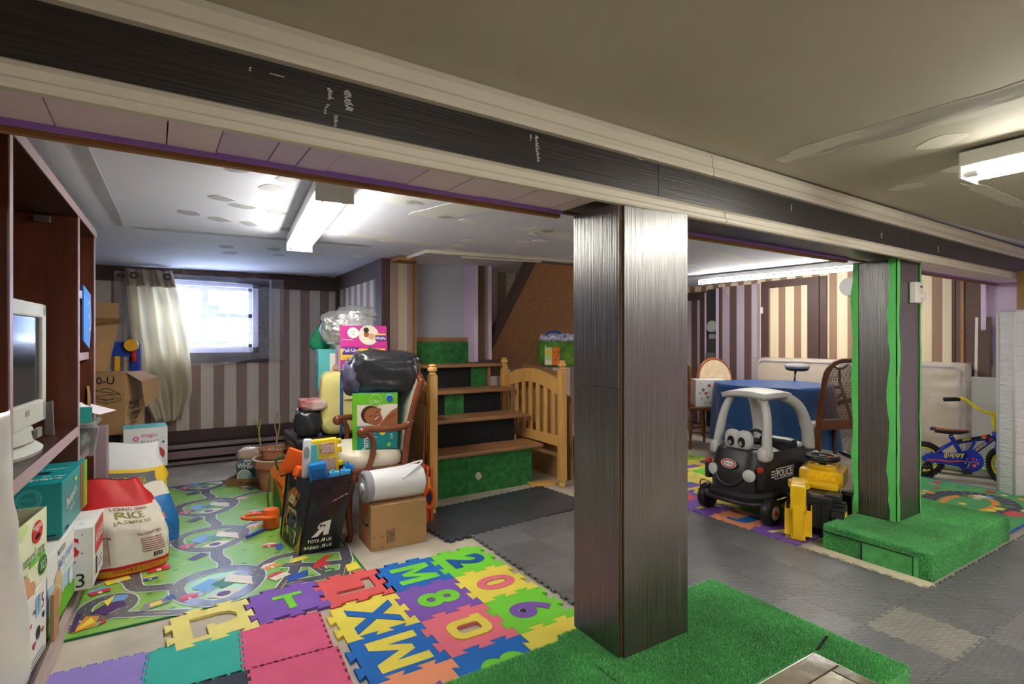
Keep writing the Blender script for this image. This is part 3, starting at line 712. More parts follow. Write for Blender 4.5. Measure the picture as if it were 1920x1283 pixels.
T.disc(.72,.45,.07,mat('handle_hole', (18,20,20), .8), .055).text('Pampers', .68,.18,.055,WHT,.0,.01,maxw=.2).rect(.32,.2,.5,.24,GRN).rect(.35,.62,.52,.72,RED).text('84 186', .86,.28,.02,WHT).text('swaddlers', .8,.6,.02,WHT,maxw=.1).build(t)
# wipes box
d = (.30,.43,.29)
t = carton('wipes_box', 'white and green baby wipes box under the teal box', (-.405-.30,2.555,.116), -.05, d, WHT)
R, Fp, T = faces(d)
R.poly([(0,0),(1,0),(1,.20),(.6,.30),(0,.22)], GRN).poly([(0,.22),(.6,.30),(1,.20),(1,.45),(.55,.5),(0,.62)], mat('pale_sky_print', (176,212,236), .45)).poly([(0,.05),(.35,.12),(.35,.20),(0,.16)], LGRN)
R.disc(.36,.42,.13,SKIN,.26).disc(.34,.52,.13,mat('fair_hair', (214,184,140), .6),.16).disc(.40,.42,.03,WHT,.02).disc(.30,.20,.10,SKIN,.12).rect(.35,.86,.6,.93,GREY).text('KIRKLAND', .47,.895,.012,WHT,maxw=.09).text('Baby', .46,.72,.05,BLU,.1,.005).text('Wipes', .74,.74,.045,mat('mid_blue', (80,140,200), .5),.1,.005)
R.text('ultra soft', .66,.60,.025,SKY).disc(.8,.35,.08,WHT).text('900', .3,.03,.02,WHT).build(t)
Fp.poly([(0,0),(1,0),(1,.25),(0,.2)],GRN).poly([(0,.2),(1,.25),(1,.75),(0,.7)],SKY).build(t)
# box marked S 3
d = (.34,.30,.268)
t = carton('diaper_box', 'white box with a big red S and number 3 beside the rice sack', (-.322-.34,2.97,.116), -.03, d, WHT)
R, Fp, T = faces(d)
Fp.text('HUGGIE', .34,.70,.07,RED,0,.01,sx=.9,maxw=.22).text('S', .80,.70,.085,RED,0,.02).text('3', .88,.16,.06,BLK).text('168', .60,.17,.030,BLK).ringp(.64,.08,.05,BLK,.1)
for x, y, r in ((.78,.44,.03),(.66,.40,.012),(.55,.3,.02),(.9,.6,.015),(.9,.9,.012),(.5,.5,.015)): ring_heart(Fp, x, y, r, RED if r > .016 else GREY)
for x, y in ((.74,.46),(.82,.47)): Fp.disc(x,y,.016,RED)
Fp.build(t)
R.rect(0,.0,.12,1,WHT).rect(.25,.45,1,.95,RED).text('HUGGIES', .62,.7,.05,WHT,0,.01,maxw=.2).rect(.3,.1,.42,.4,BLK).rect(.5,.15,.9,.19,GREY).rect(.5,.25,.85,.28,GREY).build(t)
for k in range(9): T.rect(.12+.09*k,.2,.17+.09*k,.22,GREY)
T.line([(.05,.5),(.95,.5)],.003,GREY).text('HUGGIES', .5,.7,.03,RED,maxw=.2).build(t)
# white box at the bottom (heart print, lettering)
d = (.30,.36,.247)
t = carton('diaper_box', 'white printed diaper box under the open green box', (-.42-.30,2.14,.116), -.06, d, WHT)
R, Fp, T = faces(d)
R.text('HUGGIES', .32,.5,.075,RED,PI/2,.012,maxw=.23).text('5', .88,.75,.05,RED).rect(.66,.62,.82,.9,SKY).text('WIPES', .74,.78,.02,BLK,PI/2,maxw=.06)
for x, y, r in ((.6,.3,.05),(.5,.62,.03),(.86,.35,.035)): ring_heart(R, x, y, r, RED)
for x, y, r in ((.72,.40,.06),(.88,.55,.03),(.6,.75,.02)): R.disc(x,y,r,BLK)
R.rect(.5,.05,.95,.08,GREY).rect(.5,.12,.85,.14,GREY).build(t)
# open green wipes box
d = (.28,.34,.25)
t = carton('wipes_box', 'open pale green wipes box with leaves printed on it', (-.43-.28,2.17,.364), -.10, d, mat('pale_green_card', (226,232,200), .45), open_top=True)
R, Fp, T = faces(d)
R.poly([(0,.45),(.2,.5),(.05,1),(0,1)],GRN).poly([(.1,1),(.3,.8),(.5,.92),(.4,1)],LGRN).poly([(.1,.9),(.24,.98),(.14,.7)],DGRN).disc(.72,.76,.15,RED,.15).text('Huggies', .72,.83,.030,WHT,0,.006,maxw=.09).disc(.72,.70,.08,mat('handle_hole', (18,20,20), .8),.035)
R.text('natural care', .62,.50,.038,DGRN,0,.004,maxw=.2).rect(.5,.36,.92,.43,GRN).text('wipes', .7,.395,.014,WHT).disc(.86,.25,.12,DGRN,.13).text('XLS', .86,.25,.03,WHT,maxw=.05).text('624', .34,.3,.03,DGRN).disc(.40,.12,.10,SKIN,.18).disc(.52,.06,.12,SKIN,.12).build(t)
Fp.poly([(0,.3),(.6,.4),(1,.3),(1,1),(0,1)],LGRN).poly([(.3,.7),(.5,.95),(.6,.7),(.4,.6)],GRN).build(t)
q = MB(); 
for k in range(3): q.tube([(d[0]*.5+.07*math.cos(a),d[1]*.55+.07*math.sin(a),.18+.02*k) for a in [i*PI/8 for i in range(17)]], .008, 6)
q.build('brown_paper_lining', CARD, t)
# brown carton edge beside the wipes box
t = carton('cardboard_piece', 'small brown cardboard strip standing before wipes box', (-.392,2.50,.117), -.05, (.012,.07,.17), CARD, 'cardboard')
# ---------------------------------------------------------------- translucent white sheet hanging at far left
ws = thing('plastic_sheet', 'milky white plastic sheet hanging over boxes at far left', 'plastic sheet', (-.345,1.80,0))
M_milky = film_mat('milky_plastic', (236,236,232), .93, .4, 7, .25)
def shet(u, v):
    z = 1.03 - v*.70; 
    e_ = .0+.32*v**1.3; y = -.46 + u*(.46+e_) ; 
    x = -.02+.016*math.sin(u*9+v*1.5)*(.5+v)+.012*noise.noise(Vector((u*4,v*5,3)))
    return (x, y, z-.06*math.sin(u*PI)*(v>.9)+.05*(1-u)*v)
q = MB(); q.grid(shet, 50, 40); q.build('sheet', M_milky, ws, smooth=True, solid=.002)
# ---------------------------------------------------------------- on the low bench behind the wall unit
t = thing('low_bench', 'low dark bench behind the rice sacks holding the cartons', 'bench', (-.54,4.95,0))
q = MB(); q.bevbox((-.44,-.72,.30),(.46,.62,.335), .004); q.build('top', M_cabdark, t)
for x, y in ((-.42,-.70),(.40,-.70),(-.42,.56),(.40,.56)):
    q = MB(); q.box((x,y,0),(x+.045,y+.045,.30)); q.build('leg', M_cabdark, t)
q = MB(); q.box((.43,-.72,.02),(.45,.62,.30)); q.build('side_board', M_brownpaint, t)
t = carton('flat_carton', 'dark flat carton underneath the tall brown carton', (-.97,4.92,.337), -.30, (.64,.40,.19), mat('dark_grey_card', (52,48,48), .6))
d = (.66,.34,.44)
t = carton('large_carton', 'brown carton printed 3000-U with open flap by the curtain', (-.955,4.895,.53), -.30, d, CARD)
R, Fp, T = faces(d)
Fp.text('3000-U', .73,.885,.055,BLK,0,.012,maxw=.30)
# line drawing of a hinged container
for pts in ([(.70,.62),(.82,.56),(.96,.60),(.85,.66),(.70,.62)],[(.70,.62),(.70,.58),(.82,.51),(.82,.56)],[(.82,.51),(.96,.56),(.96,.60)],[(.70,.72),(.83,.70),(.96,.66),(.85,.66)],[(.70,.72),(.84,.765),(.96,.66)],[(.78,.60),(.83,.58),(.90,.60)]): Fp.line(pts, .004, BLK)
Fp.build(t)
for k, (s_, h) in enumerate((('Medium',.042),('Hinged Lid',.046),('Container',.046),('87 Count',.03),('CONTENTS',.022),('Polystyrene',.022))): R.text(s_, .42, .50-.085*k, h*.85, BLK, 0, .008, maxw=.26)
R.build(t)
q = MB(); q.add([(d[0],.02,d[2]),(d[0],.30,d[2]),(d[0]+.10,.31,d[2]-.05),(d[0]+.10,.0,d[2]-.06),(d[0]+.12,.01,d[2]-.25),(d[0]+.11,.30,d[2]-.20)],[(0,1,2,3),(3,2,5,4)]); q.build('flap', CARD, t, solid=.004)
# small kitchen appliance box
d = (.25,.22,.27)
t = carton('appliance_box', 'white and light blue appliance box with printed salad photos below the curtain', (-.315,4.40,.337), .08, d, mat('light_grey_card', (222,222,220), .4))
R, Fp, T = faces(d)
Fp.text('magic', .58,.80,.036,MAG,0,.006).text('BULLET', .60,.64,.022,GREY,0,.002,maxw=.13).ringp(.28,.74,.07,MAG,.3).ringp(.28,.74,.035,MAG,.4)
Fp.disc(.28,.30,.21,mat('plate_white', (246,246,240), .4)).disc(.28,.31,.17,mat('salad_print', (132,150,52), .5)).disc(.22,.36,.06,RED).disc(.34,.27,.05,YEL).disc(.74,.32,.20,mat('meat_print', (176,60,62), .5)).disc(.70,.38,.06,mat('pink_meat', (220,130,126), .5)).rect(.48,.05,.86,.24,CARDD)
Fp.disc(.12,.55,.02,ORG).disc(.9,.62,.03,BLU).disc(.88,.74,.015,GREY)
Fp.build(t)
R.rect(0,0,1,1,LTEAL).rect(.15,.05,.4,.5,RED).rect(.5,.05,.7,.62,BLU).disc(.3,.62,.1,GRN).rect(.75,.08,.92,.3,ORG).disc(.5,.86,.1,WHT).text('magic', .62,.75,.02,WHT).build(t)
T.rect(0,0,1,1,LTEAL).build(t)
# blue and yellow toy behind the cartons
t = thing('toy_workbench', 'blue plastic toy workbench with a yellow knob behind the carton', 'toy', (-.42,5.30,.337), .0)
M_tblue = mat('royal_blue_plastic', (24,70,176), .3, spec=.5); M_tyel = mat('toy_yellow_plastic', (238,178,40), .35); M_tred = mat('toy_red_plastic', (204,52,46), .35)
q = MB(); q.bevbox((-.40,-.06,.80),(.16,.10,.86), .02); q.bevbox((.08,-.05,.2),(.16,.09,.82), .02); q.bevbox((-.40,-.05,0),(-.32,.09,.82), .02); q.build('frame', M_tblue, t)
q = MB(); q.bevbox((-.40,-.075,.74),(.12,-.06,.83), .006); q.build('front_rail', M_tblue, t)
q = MB(); q.lathe([(.045,0),(.05,.012),(.05,.05),(.036,.07),(0,.072)], 18, axis='y', M=Matrix.Translation((.10,-.135,.83))); q.build('knob', M_tyel, t, autos=AS)
q = MB(); q.tube([(.115,-.08,.70),(.115,-.08,.79)], .02, 10); q.build('peg', M_tred, t, smooth=True)
q = MB(); q.bevbox((-.01,-.085,.30),(.025,-.05,.745), .006); q.build('handle_bar', M_tyel, t)
q = MB(); q.tube([(-.34,-.08,.79),(-.22,-.08,.79)], .018, 10); q.build('mallet_handle', M_tyel, t, smooth=True)
# pieces of cardboard poking out past the wall unit
t = thing('cardboard_offcut', 'creased brown cardboard offcut poking out past the wall unit', 'cardboard', (-.55,5.00,.972), .2)
q = MB(); q.add([(-.1,0,0),(.10,.02,.0),(.17,.02,.36),(-.1,.02,.32),(.17,-.10,.40),(-.1,-.10,.40),(.17,.02,.52),(-.1,.02,.52)],[(0,1,2,3),(3,2,4,5),(2,6,7,3)]); q.build('sheet', CARD, t, solid=.004)
# pale tub and papers spilling out of the narrow bay
t = thing('plastic_tub', 'clear plastic storage tub with lid spilling from low bay', 'tub', (-.455,3.50,.617), 0)
M_clear = film_mat('clear_tub_plastic', (220,226,232), .45, .1, 8, .2)
q = MB(); q.lathe([(.085,0),(.09,.005),(.112,.15)], 4, M=Matrix.Rotation(PI/4,4,'Z') @ Matrix.Diagonal((1,1.5,1,1))); q.build('tub', M_clear, t, bevel=.01)
q = MB(); q.bevbox((-.10,-.14,.15),(.10,.14,.172), .008); q.build('lid', M_clear, t)
q = MB(); q.blob((0,0,.07),(.12,.17,.12), 3, 16, 8, .15, 3, 2); q.build('contents', mat('grey_green_contents', (150,158,150), .6, var=.5, vscale=40), t, smooth=True)
t = carton('low_crate', 'narrow mauve wooden crate standing between wall unit and salt bag', (-.50,3.87,.001), 0, (.145,.12,.70), mat('mauve_board', (150,130,138), .5), 'crate')
t = thing('paper_stack', 'loose white sheet of paper sticking out over the carton', 'paper', (-.40,3.50,.872), -.3)
q = MB(); q.add([(-.06,-.08,.0),(.08,-.06,-.045),(.10,.07,-.04),(-.04,.09,.0)],[(0,1,2,3)]); q.build('sheet', mat('paper_lilac', (228,218,232), .7), t, solid=.002)
t = carton('green_paperback', 'teal and yellow paperback book on the low bay shelf', (-.47,3.40,.791), .1, (.10,.04,.075), mat('teal_book', (40,150,140), .5), 'book')
q = MB(); q.box((-.014,-.001,0),(-.001,.04,.073)); q.build('second_cover', YEL, t)
t = thing('cardboard_disc', 'round tan cardboard disc on edge in the narrow bay', 'disc', (-.42,3.62,.79), .2)
q = MB(); q.lathe([(.085,0),(.085,.012)], 24, axis='x', c=(0,0,.086)); q.build('disc', CARDD, t)
t = thing('pink_toy', 'small crumpled pink and white bundle beside tan disc', 'toy', (-.44,3.53,.79), 0)
q = MB(); q.blob((0,0,.04),(.06,.10,.09), 2.2, 16, 8, .4, 3, 5); q.build('white_wrap', WHT, t, smooth=True)
q = MB(); q.blob((.02,.07,.025),(.05,.06,.05), 2.2, 14, 8, .4, 3, 8); q.build('pink_bow', mat('hot_pink', (222,70,140), .5), t, smooth=True)
# ---------------------------------------------------------------- grain and salt sacks
def sack(name, label, loc, rz, d, mats_, seed, top=.78, lean=(0,0), parts=None, narrow=.10, crump=1.0):
    t = thing(name, label, 'sack', loc, rz)
    q = MB()
    def fn(u, v):
        a = 2*PI*u; e = .72
        ca, sa = math.cos(a), math.sin(a); x = math.copysign(abs(ca)**e, ca); y = math.copysign(abs(sa)**e, sa)
        if v < .06: k = .86 + .14*(v/.06)
        elif v < .55: k = 1.0 + .04*math.sin((v-.06)/.49*PI)
        else: k = 1.0 - narrow*((v-.55)/.45)**1.2
        fl = 1 - max(0, (v-.5)/.5)**1.2*.86          # flattens to a lip
        n_ = crump*(.06*noise.noise(Vector((x*2+seed, y*2, v*4)))+.035*noise.noise(Vector((x*7, y*7+seed, v*12))))
        return (x*d[0]/2*(k+n_)+lean[0]*v*v, y*d[1]/2*fl*(k+n_*1.5)+lean[1]*v*v, v*d[2]+.012*math.sin(x*3+seed)*v)
    q.grid(fn, 48, 30, closed_u=True)
    bands = parts; nu, nv = 48, 30
    q.m = []
    for j in range(nv-1):
        for i in range(nu):
            q.m.append(bands((i+.5)/nu, (j+.5)/(nv-1)))
    q.add([fn(i/48,0) for i in range(48)], [tuple(range(47,-1,-1))])
    q.build('sack_body', mats_, t, smooth=True)
    t['fn'] = 0
    return t, fn
def on_sack(fn, u0, u1, v0, v1, rows, m, parent, name, off=.003):
    """thin printed rows following the sack surface"""
    q = MB()
    for (a, b_, c, e) in rows:
        q.grid(lambda s_, r: (lambda p, c_: (c_[0]+(p[0]-c_[0])*1.0, p[1]-off, p[2]))(fn(u0+(u1-u0)*(a+(b_-a)*s_), v0+(v1-v0)*(c+(e-c)*r)), (0,0,0)), 8, 2)
    q.build(name, m, parent)
def sack_text(fn, s_, u, v, h, m, parent, width=.3, off=.004, bold=.01, rot=0.0):
    vs, fs, tw, th = text_mesh(s_, bold); out = []
    k = h/th; kx = min(k, width/tw)
    P0 = Vector(fn(u, v)); du = (Vector(fn(u+.01,v))-P0).length/.01; dv = (Vector(fn(u,v+.01))-P0).length/.01
    ca, sa = math.cos(rot), math.sin(rot)
    for a, b_ in vs:
        A, B = a*kx*ca-b_*k*sa, a*kx*sa+b_*k*ca
        p = Vector(fn(u+A/du, min(1,v+B/dv))); out.append((p.x, p.y-off, p.z))
    q = MB(); q.add(out, fs); q.build('printed_lettering', m, parent)
SACKW = mat('woven_white', (226,220,208), .6, bump=.2, bscale=300); SACKR = mat('sack_red', (196,34,38), .45); SACKG = mat('sack_gold', (206,160,40), .45); SALTW = mat('glossy_white_plastic', (226,228,232), .3, bump=.15, bscale=30); SALTY = mat('sack_yellow', (238,200,40), .35); SALTG = mat('sack_grey', (108,108,112), .4); SACKB = mat('sack_blue', (40,112,180), .4, var=.2, vscale=12); MAROON = mat('maroon_ink', (150,44,48), .5); OLIVE = mat('olive_ink', (146,138,56), .5)
# salt bag at the back
def bs(u, v): 
    if u < .5: return 0
    if v > .72: return 0
    if v > .68: return 1
    return 1 if u > .88 or u < .56 or v < .34 else 2
t, fn = sack('salt_bag', 'tall white and yellow salt bag at the back of the sacks', (-.285,4.10,.001), .06, (.44,.20,.56), [SALTW, SALTY, SALTG], 3, parts=bs, lean=(-.02,.03), crump=1.6)
sack_text(fn, 'TABLE & SEA', .76, .61, .040, SALTY, t, .24); sack_text(fn, 'SALT & SALT', .765, .52, .036, WHT, t, .22); sack_text(fn, 'SALT', .90, .30, .05, SALTG, t, .12, rot=1.2)
# blue sack
def bs2(u, v): return 1 if v > .78 else (0 if v > .08 else 2)
t, fn = sack('blue_sack', 'blue sack with white top squeezed between the two other sacks', (-.13,3.78,.002), .25, (.26,.20,.36), [SACKB, SACKW, mat('sack_pale', (190,196,200), .5)], 6, parts=bs2, lean=(-.06,.02))
sack_text(fn, '33%', .74, .42, .035, WHT, t, .1); sack_text(fn, 'CEMENT', .75, .32, .02, WHT, t, .1)
on_sack(fn, .70, .80, .46, .56, [(0,1,0,1)], mat('salmon_logo', (222,140,110), .5), t, 'printed_emblem')
# red and white rice sack in front
def bs3(u, v):
    if v > .74: return 1
    if v > .46 and .5 < u < .64: return 1
    if v < .05: return 1
    if v < .12: return 2
    if v < .14: return 1
    return 0
t, fn = sack('rice_sack', 'red and white rice sack in front, beside the S 3 box', (-.225,3.44,.002), .16, (.36,.24,.48), [SACKW, SACKR, SACKG], 9, parts=bs3, lean=(-.09,.03), narrow=.30, crump=1.3)
sack_text(fn, 'RICE', .78, .64, .038, OLIVE, t, .16); sack_text(fn, 'JASMINE RICE', .79, .57, .022, OLIVE, t, .18); sack_text(fn, 'LONG GRAIN', .79, .70, .016, MAROON, t, .16)
sack_text(fn, 'Nutrition Facts', .64, .44, .018, MAROON, t, .12, bold=.015); sack_text(fn, 'GUARANTEED', .83, .44, .014, MAROON, t, .1); sack_text(fn, 'ENRICHED RICE PRODUCT', .78, .085, .014, MAROON, t, .18)
on_sack(fn, .585, .70, .16, .42, [(0,1,k/14,k/14+.018) for k in range(14)]+[(0,.02,0,1),(.98,1,0,1)], MAROON, t, 'printed_table')
on_sack(fn, .78, .90, .24, .40, [(0,.9,k/7,k/7+.05) for k in range(7)], MAROON, t, 'printed_lines')
on_sack(fn, .82, .865, .17, .22, [(k/7,k/7+.09,0,1) for k in range(7)], BLK, t, 'barcode')
q = MB(); 
for pts in ([(.545,.70),(.585,.72),(.62,.69)],[(.58,.74),(.575,.62),(.55,.54)],[(.56,.62),(.60,.63),(.62,.60)],[(.585,.62),(.605,.54),(.625,.53)]):
    q.tube([(lambda p: (p[0],p[1]-.003,p[2]))(fn(*p)) for p in bez([(a,b_,0) for a,b_ in pts], 4) for p in [(p[0],p[1])]], .005, 5)
q.build('printed_emblem', SACKG, t)
# ---------------------------------------------------------------- crib end panels
def turned(q, x, y, z0, prof, n=14): q.lathe([(r, z0+z) for r, z in prof], n, (x,y,0))
FIN = [(.030,0),(.032,.006),(.024,.012),(.020,.020),(.033,.030),(.035,.040),(.030,.052),(.022,.058),(.026,.064),(.022,.074),(.0,.078)]
FOOT = [(.012,0),(.024,.006),(.027,.020),(.022,.032),(.018,.040),(.028,.046),(.028,.055)]
def crib(label, x, y0, L):
    t = thing('crib_end_panel', label, 'crib panel', (x,y0,0))
    for y in (0, L):
        q = MB(); q.bevbox((-.030,y-.030,.055),(.030,y+.030,.965), .010); turned(q, 0, y, .965, FIN); turned(q, 0, y, 0, FOOT); q.build('post', M_pine, t, autos=AS)
    top = lambda s_: .845 + .095*math.sin(PI*s_)**.9
    q = MB(); n = 20
    for k in range(n):
        a, b_ = k/n, (k+1)/n
        ya, yb = .03+(L-.06)*a, .03+(L-.06)*b_
        za, zb_ = top(a), top(b_)
        q.add([(-.014,ya,za-.10),(.014,ya,za-.10),(.014,ya,za+.02),(-.014,ya,za+.02),(-.014,yb,zb_-.10),(.014,yb,zb_-.10),(.014,yb,zb_+.02),(-.014,yb,zb_+.02)],[(0,1,5,4),(1,2,6,5),(2,3,7,6),(3,0,4,7)])
    q.add([(-.014,.03,.745),(.014,.03,.745),(.014,.03,.865),(-.014,.03,.865)],[(3,2,1,0)]); q.build('top_rail', M_pine, t, autos=AS)
    q = MB(); q.bevbox((-.013,.03,.33),(.013,L-.03,.415), .004); q.build('bottom_rail', M_pine, t)
    for k in range(7):
        y = .03+(L-.06)*(k+.75)/7.5; q = MB(); q.bevbox((-.008,y-.024,.41),(.008,y+.024,top((y-.03)/(L-.06))-.095), .003); q.build('slat', M_pine, t)
    return t
crib('honey pine crib end panel beside the armchair, left of the stairs', 1.487, 3.42, .90)
crib('honey pine crib end panel with arched top, right of the stairs', 2.672, 3.50, .92)
# behind the right panel
t = thing('flattened_cartons', 'flattened brown cartons leaning behind the right crib panel', 'cardboard', (2.80,3.62,0))
for k, (x, h, y0, y1) in enumerate(((0,.90,0,.80),(.03,.99,.1,.72),(.055,.84,-.02,.5))):
    q = MB(); q.add([(x+.02,y0,.002),(x+.02,y1,.002),(x,y1,h),(x,y0,h-.06*k)],[(0,1,2,3)]); q.build('sheet', CARD if k != 1 else CARDD, t, solid=.006)
t = carton('torn_carton', 'torn brown carton flap sticking up right of crib panel', (2.90,3.52,.002), -.2, (.34,.06,.86), CARD)
t = thing('black_suitcase', 'black suitcase standing low behind the right crib panel', 'suitcase', (2.92,3.62,0))
q = MB(); q.bevbox((0,0,.02),(.44,.26,.33), .03); q.build('shell', mat('black_nylon', (34,34,36), .6), t)
q = MB(); q.tube([(.12,-.012,.30),(.14,-.03,.335),(.28,-.03,.335),(.30,-.012,.30)], .009, 8); q.build('handle', M_dark, t, smooth=True)
q = MB(); q.lathe([(.012,0),(.010,.008)], 10, axis='y', c=(.2,-.006,.2)); q.build('stud', M_white, t)
t = thing('white_board_sheet', 'white board leaning low beside the right crib panel', 'board', (2.80,3.30,0), -.35)
q = MB(); q.add([(0,0,0),(.5,0,0),(.5,.10,.30),(0,.10,.20)],[(0,1,2,3)]); q.build('board', M_white, t, solid=.01)
t = thing('pine_offcut', 'short pine board lying on the floor behind crib post', 'board', (2.46,3.68,.001), -.3)
q = MB(); q.bevbox((0,-.05,0),(.24,.05,.02), .003); q.build('board', M_pine, t)
gb = thing('grocery_bag', 'green printed shopping bag crammed full under the stair slope', 'bag', (3.02,3.98,.955), -.3)
q = MB(); q.blob((0,0,.135),(.42,.26,.27), 4, 26, 14, .10, 2.5, 3); q.build('bag_body', mat('dark_green_bag', (52,96,44), .35, rgb2=(120,176,48), vscale=7), gb, smooth=True)
q = MB(); q.blob((-.02,-.02,.27),(.38,.24,.09), 2.5, 22, 8, .25, 4, 5); q.build('floral_contents', mat('floral_cloth', (232,232,236), .6, rgb2=(60,84,170), vscale=30), gb, smooth=True)
q = MB(); q.tube(bez([(-.17,-.06,.27),(-.15,-.09,.32),(-.05,-.09,.33),(-.01,-.07,.28)],6), .010, 6); q.build('strap', M_tblue, gb, smooth=True)
pr = Print((-.20,-.136,.03),(1,0,0),(0,0,1),.14,.16); pr.rect(0,0,.5,1,LGRN).rect(.52,0,1,1,ORG); pr.disc(.25,.7,.18,YEL).rect(.05,.05,.45,.3,WHT); 
for x,y in ((.65,.7),(.8,.5),(.7,.3),(.88,.75)): pr.disc(x,y,.06,mat('dark_orange', (190,70,20), .5))
pr.build(gb)
# ---------------------------------------------------------------- dark stool behind the armchair
t = thing('padded_stool', 'low stool with shiny dark padded seat behind the armchair', 'stool', (1.05,4.20,0))
q = MB(); q.bevbox((-.36,-.26,.44),(.30,.28,.515), .025); q.build('seat_pad', mat('dark_leatherette', (48,44,54), .22, spec=.6), t, autos=AS)
q = MB(); q.bevbox((-.35,-.25,.37),(.29,.27,.44), .005); q.build('apron', M_cabwood, t)
for x, y in ((-.32,-.22),(.26,-.22),(-.32,.24),(.26,.24)):
    q = MB(); q.tube([(x,y,0),(x,y,.37)], [.016,.024], 8); q.build('leg', M_cabwood, t, smooth=True)
# ---------------------------------------------------------------- carved armchair (faces left)
M_wal = mat('glossy_walnut', (122,66,42), .25, var=.2, vscale=6, spec=.6); M_vel = mat('ivory_upholstery', (220,212,192), .6, var=.05, vscale=12)
ac = thing('armchair', 'carved walnut armchair with ivory cushion buried under boxes', 'chair', (.86,3.22,0))
def ac_t(name, pts, r, n=10, flat=None, m=None): q = MB(); q.tube([tuple(p) for p in bez(pts,6)], r, n, flat=flat) if not isinstance(r, list) else q.tube(pts, r, n, flat=flat); return q.build(name, m or M_wal, ac, smooth=True)
W_ = .60
for y in (0, W_):
    s_ = 1 if y else -1
    ac_t('leg', [(.02,y,.40),(-.002,y,.28),(.0,y,.15),(.012,y,.05),(.0,y,0)], [.032,.026,.019,.016,.021])
    ac_t('leg', [(.36,y,.42),(.38,y,.25),(.42,y,.10),(.46,y,0)], [.026,.022,.019,.018])
    ac_t('back_post', [(.35,y,.40),(.37,y,.60),(.41,y,.78),(.47,y,.96)], .020)
    a = ac_t('armrest', [(.40,y,.70),(.36,y,.665),(.26,y,.655),(.16,y,.66),(.09,y,.66)], .021)
    q = MB(); q.lathe([(.0,-.026),(.030,-.024),(.034,0),(.030,.024),(0,.026)], 16, axis='y', c=(.085,y,.645)); q.ring((.085,y+s_*.026,.645), .018, .005, 'y', 14, 5); q.build('scroll', M_wal, a, smooth=True)
    ac_t('arm_support', [(.12,y,.645),(.15,y,.58),(.145,y,.50),(.12,y,.42),(.13,y,.39)], .020, flat=(1.35,.9))
q = MB(); q.bevbox((-.01,.0,.35),(.37,.022,.425), .006); q.bevbox((-.01,W_-.022,.35),(.37,W_,.425), .006); q.bevbox((-.02,0,.34),(.01,W_,.425), .008); q.bevbox((.35,0,.35),(.38,W_,.425), .006); stuff(q.build('seat_rail', M_wal, ac))
q = MB(); q.blob((.175,W_/2,.465),(.38,.60,.115), 5, 30, 12, .02, 2, 4); q.build('seat_cushion', M_vel, ac, smooth=True)
q = MB(); q.add([(.375,.03,.5),(.375,W_-.03,.5),(.475,W_-.03,.95),(.475,.03,.95)],[(0,1,2,3)]); q.build('back_upholstery', M_vel, ac, solid=.035)
ac_t('crest_rail', [(.46,0,.95),(.475,.10,.985),(.48,.3,1.0),(.475,.5,.985),(.46,.6,.95)], .022)
# teal and green diaper box on the seat
d = (.275,.40,.35)
t = carton('diaper_box', 'teal and lime diaper box with a baby photo on the armchair seat', (.915,3.335,.522), -.28, d, TEAL)
R, Fp, T = faces(d)
Lf = Print((0,d[1],0),(0,-1,0),(0,0,1),d[1],d[2],.0006)
Fp.rect(0,.80,1,1,GRN).rect(0,.42,1,.80,mat('beige_photo', (226,218,204), .5)).rect(0,.0,.10,1,GRN)
HAIR = mat('dark_hair', (62,40,30), .7); LIP = mat('mouth_print', (150,50,54), .5)
Fp.poly([(.60,.44),(.74,.58),(.86,.68),(1,.74),(1,.42),(.60,.42)],DSKIN).poly([(.70,.50),(.80,.60),(1,.66),(1,.60),(.84,.54)],mat('shade_skin', (140,84,54), .5))
Fp.disc(.40,.62,.215,HAIR,.165,26).disc(.445,.60,.185,DSKIN,.150,26).disc(.50,.545,.16,DSKIN,.115,22).disc(.60,.70,.035,DSKIN,.035)
Fp.poly([(.36,.60),(.43,.605),(.44,.595),(.36,.585)],BLK).poly([(.50,.655),(.565,.685),(.57,.672),(.50,.64)],BLK).poly([(.455,.59),(.50,.62),(.51,.58),(.47,.57)],mat('nose_print', (132,76,48), .5))
Fp.poly([(.46,.535),(.52,.55),(.58,.60),(.60,.56),(.56,.50),(.50,.49)],LIP).poly([(.48,.535),(.52,.552),(.575,.592),(.575,.575),(.52,.53),(.485,.52)],WHT)
Fp.rect(0.10,0,1,.42,TEAL).disc(.5,.88,.14,LGRN).disc(.5,.88,.128,GRN).text('12hr', .5,.86,.02,WHT).disc(.82,.91,.09,SKY).disc(.82,.90,.075,BLU).text('Pampers', .30,.22,.055,WHT,PI/2,.012,maxw=.18).text('baby dry', .48,.24,.032,WHT,PI/2,.006,maxw=.12).disc(.66,.30,.07,YEL).disc(.67,.295,.055,mat('lemon', (250,224,120), .5)).poly([(.85,.42),(1,.42),(1,.36)],ORG).text('104', .86,.22,.02,WHT,PI/2).disc(.80,.08,.055,GRN).text('3', .80,.08,.022,WHT)
Fp.build(t)
Lf.rect(0,0,.62,1,LTEAL).rect(.62,.0,.84,.98,mat('beige_photo2', (214,204,196), .5)).disc(.73,.62,.10,DSKIN,.16).disc(.73,.74,.10,mat('dark_hair', (62,40,30), .7),.07).rect(.84,0,1,1,GRN).disc(.92,.5,.07,LGRN).disc(.92,.1,.05,BLU).rect(.62,.06,.84,.30,WHT).text('Pampers', .32,.62,.055,WHT,.35,.01,maxw=.17).disc(.3,.38,.06,YEL)
for k in range(8): Lf.rect(.66,.09+.025*k,.80,.10+.025*k,GREY)
ring_heart(Lf,.36,.80,.05,YEL); Lf.rect(.15,.75,.2,.95,WHT); Lf.build(t)
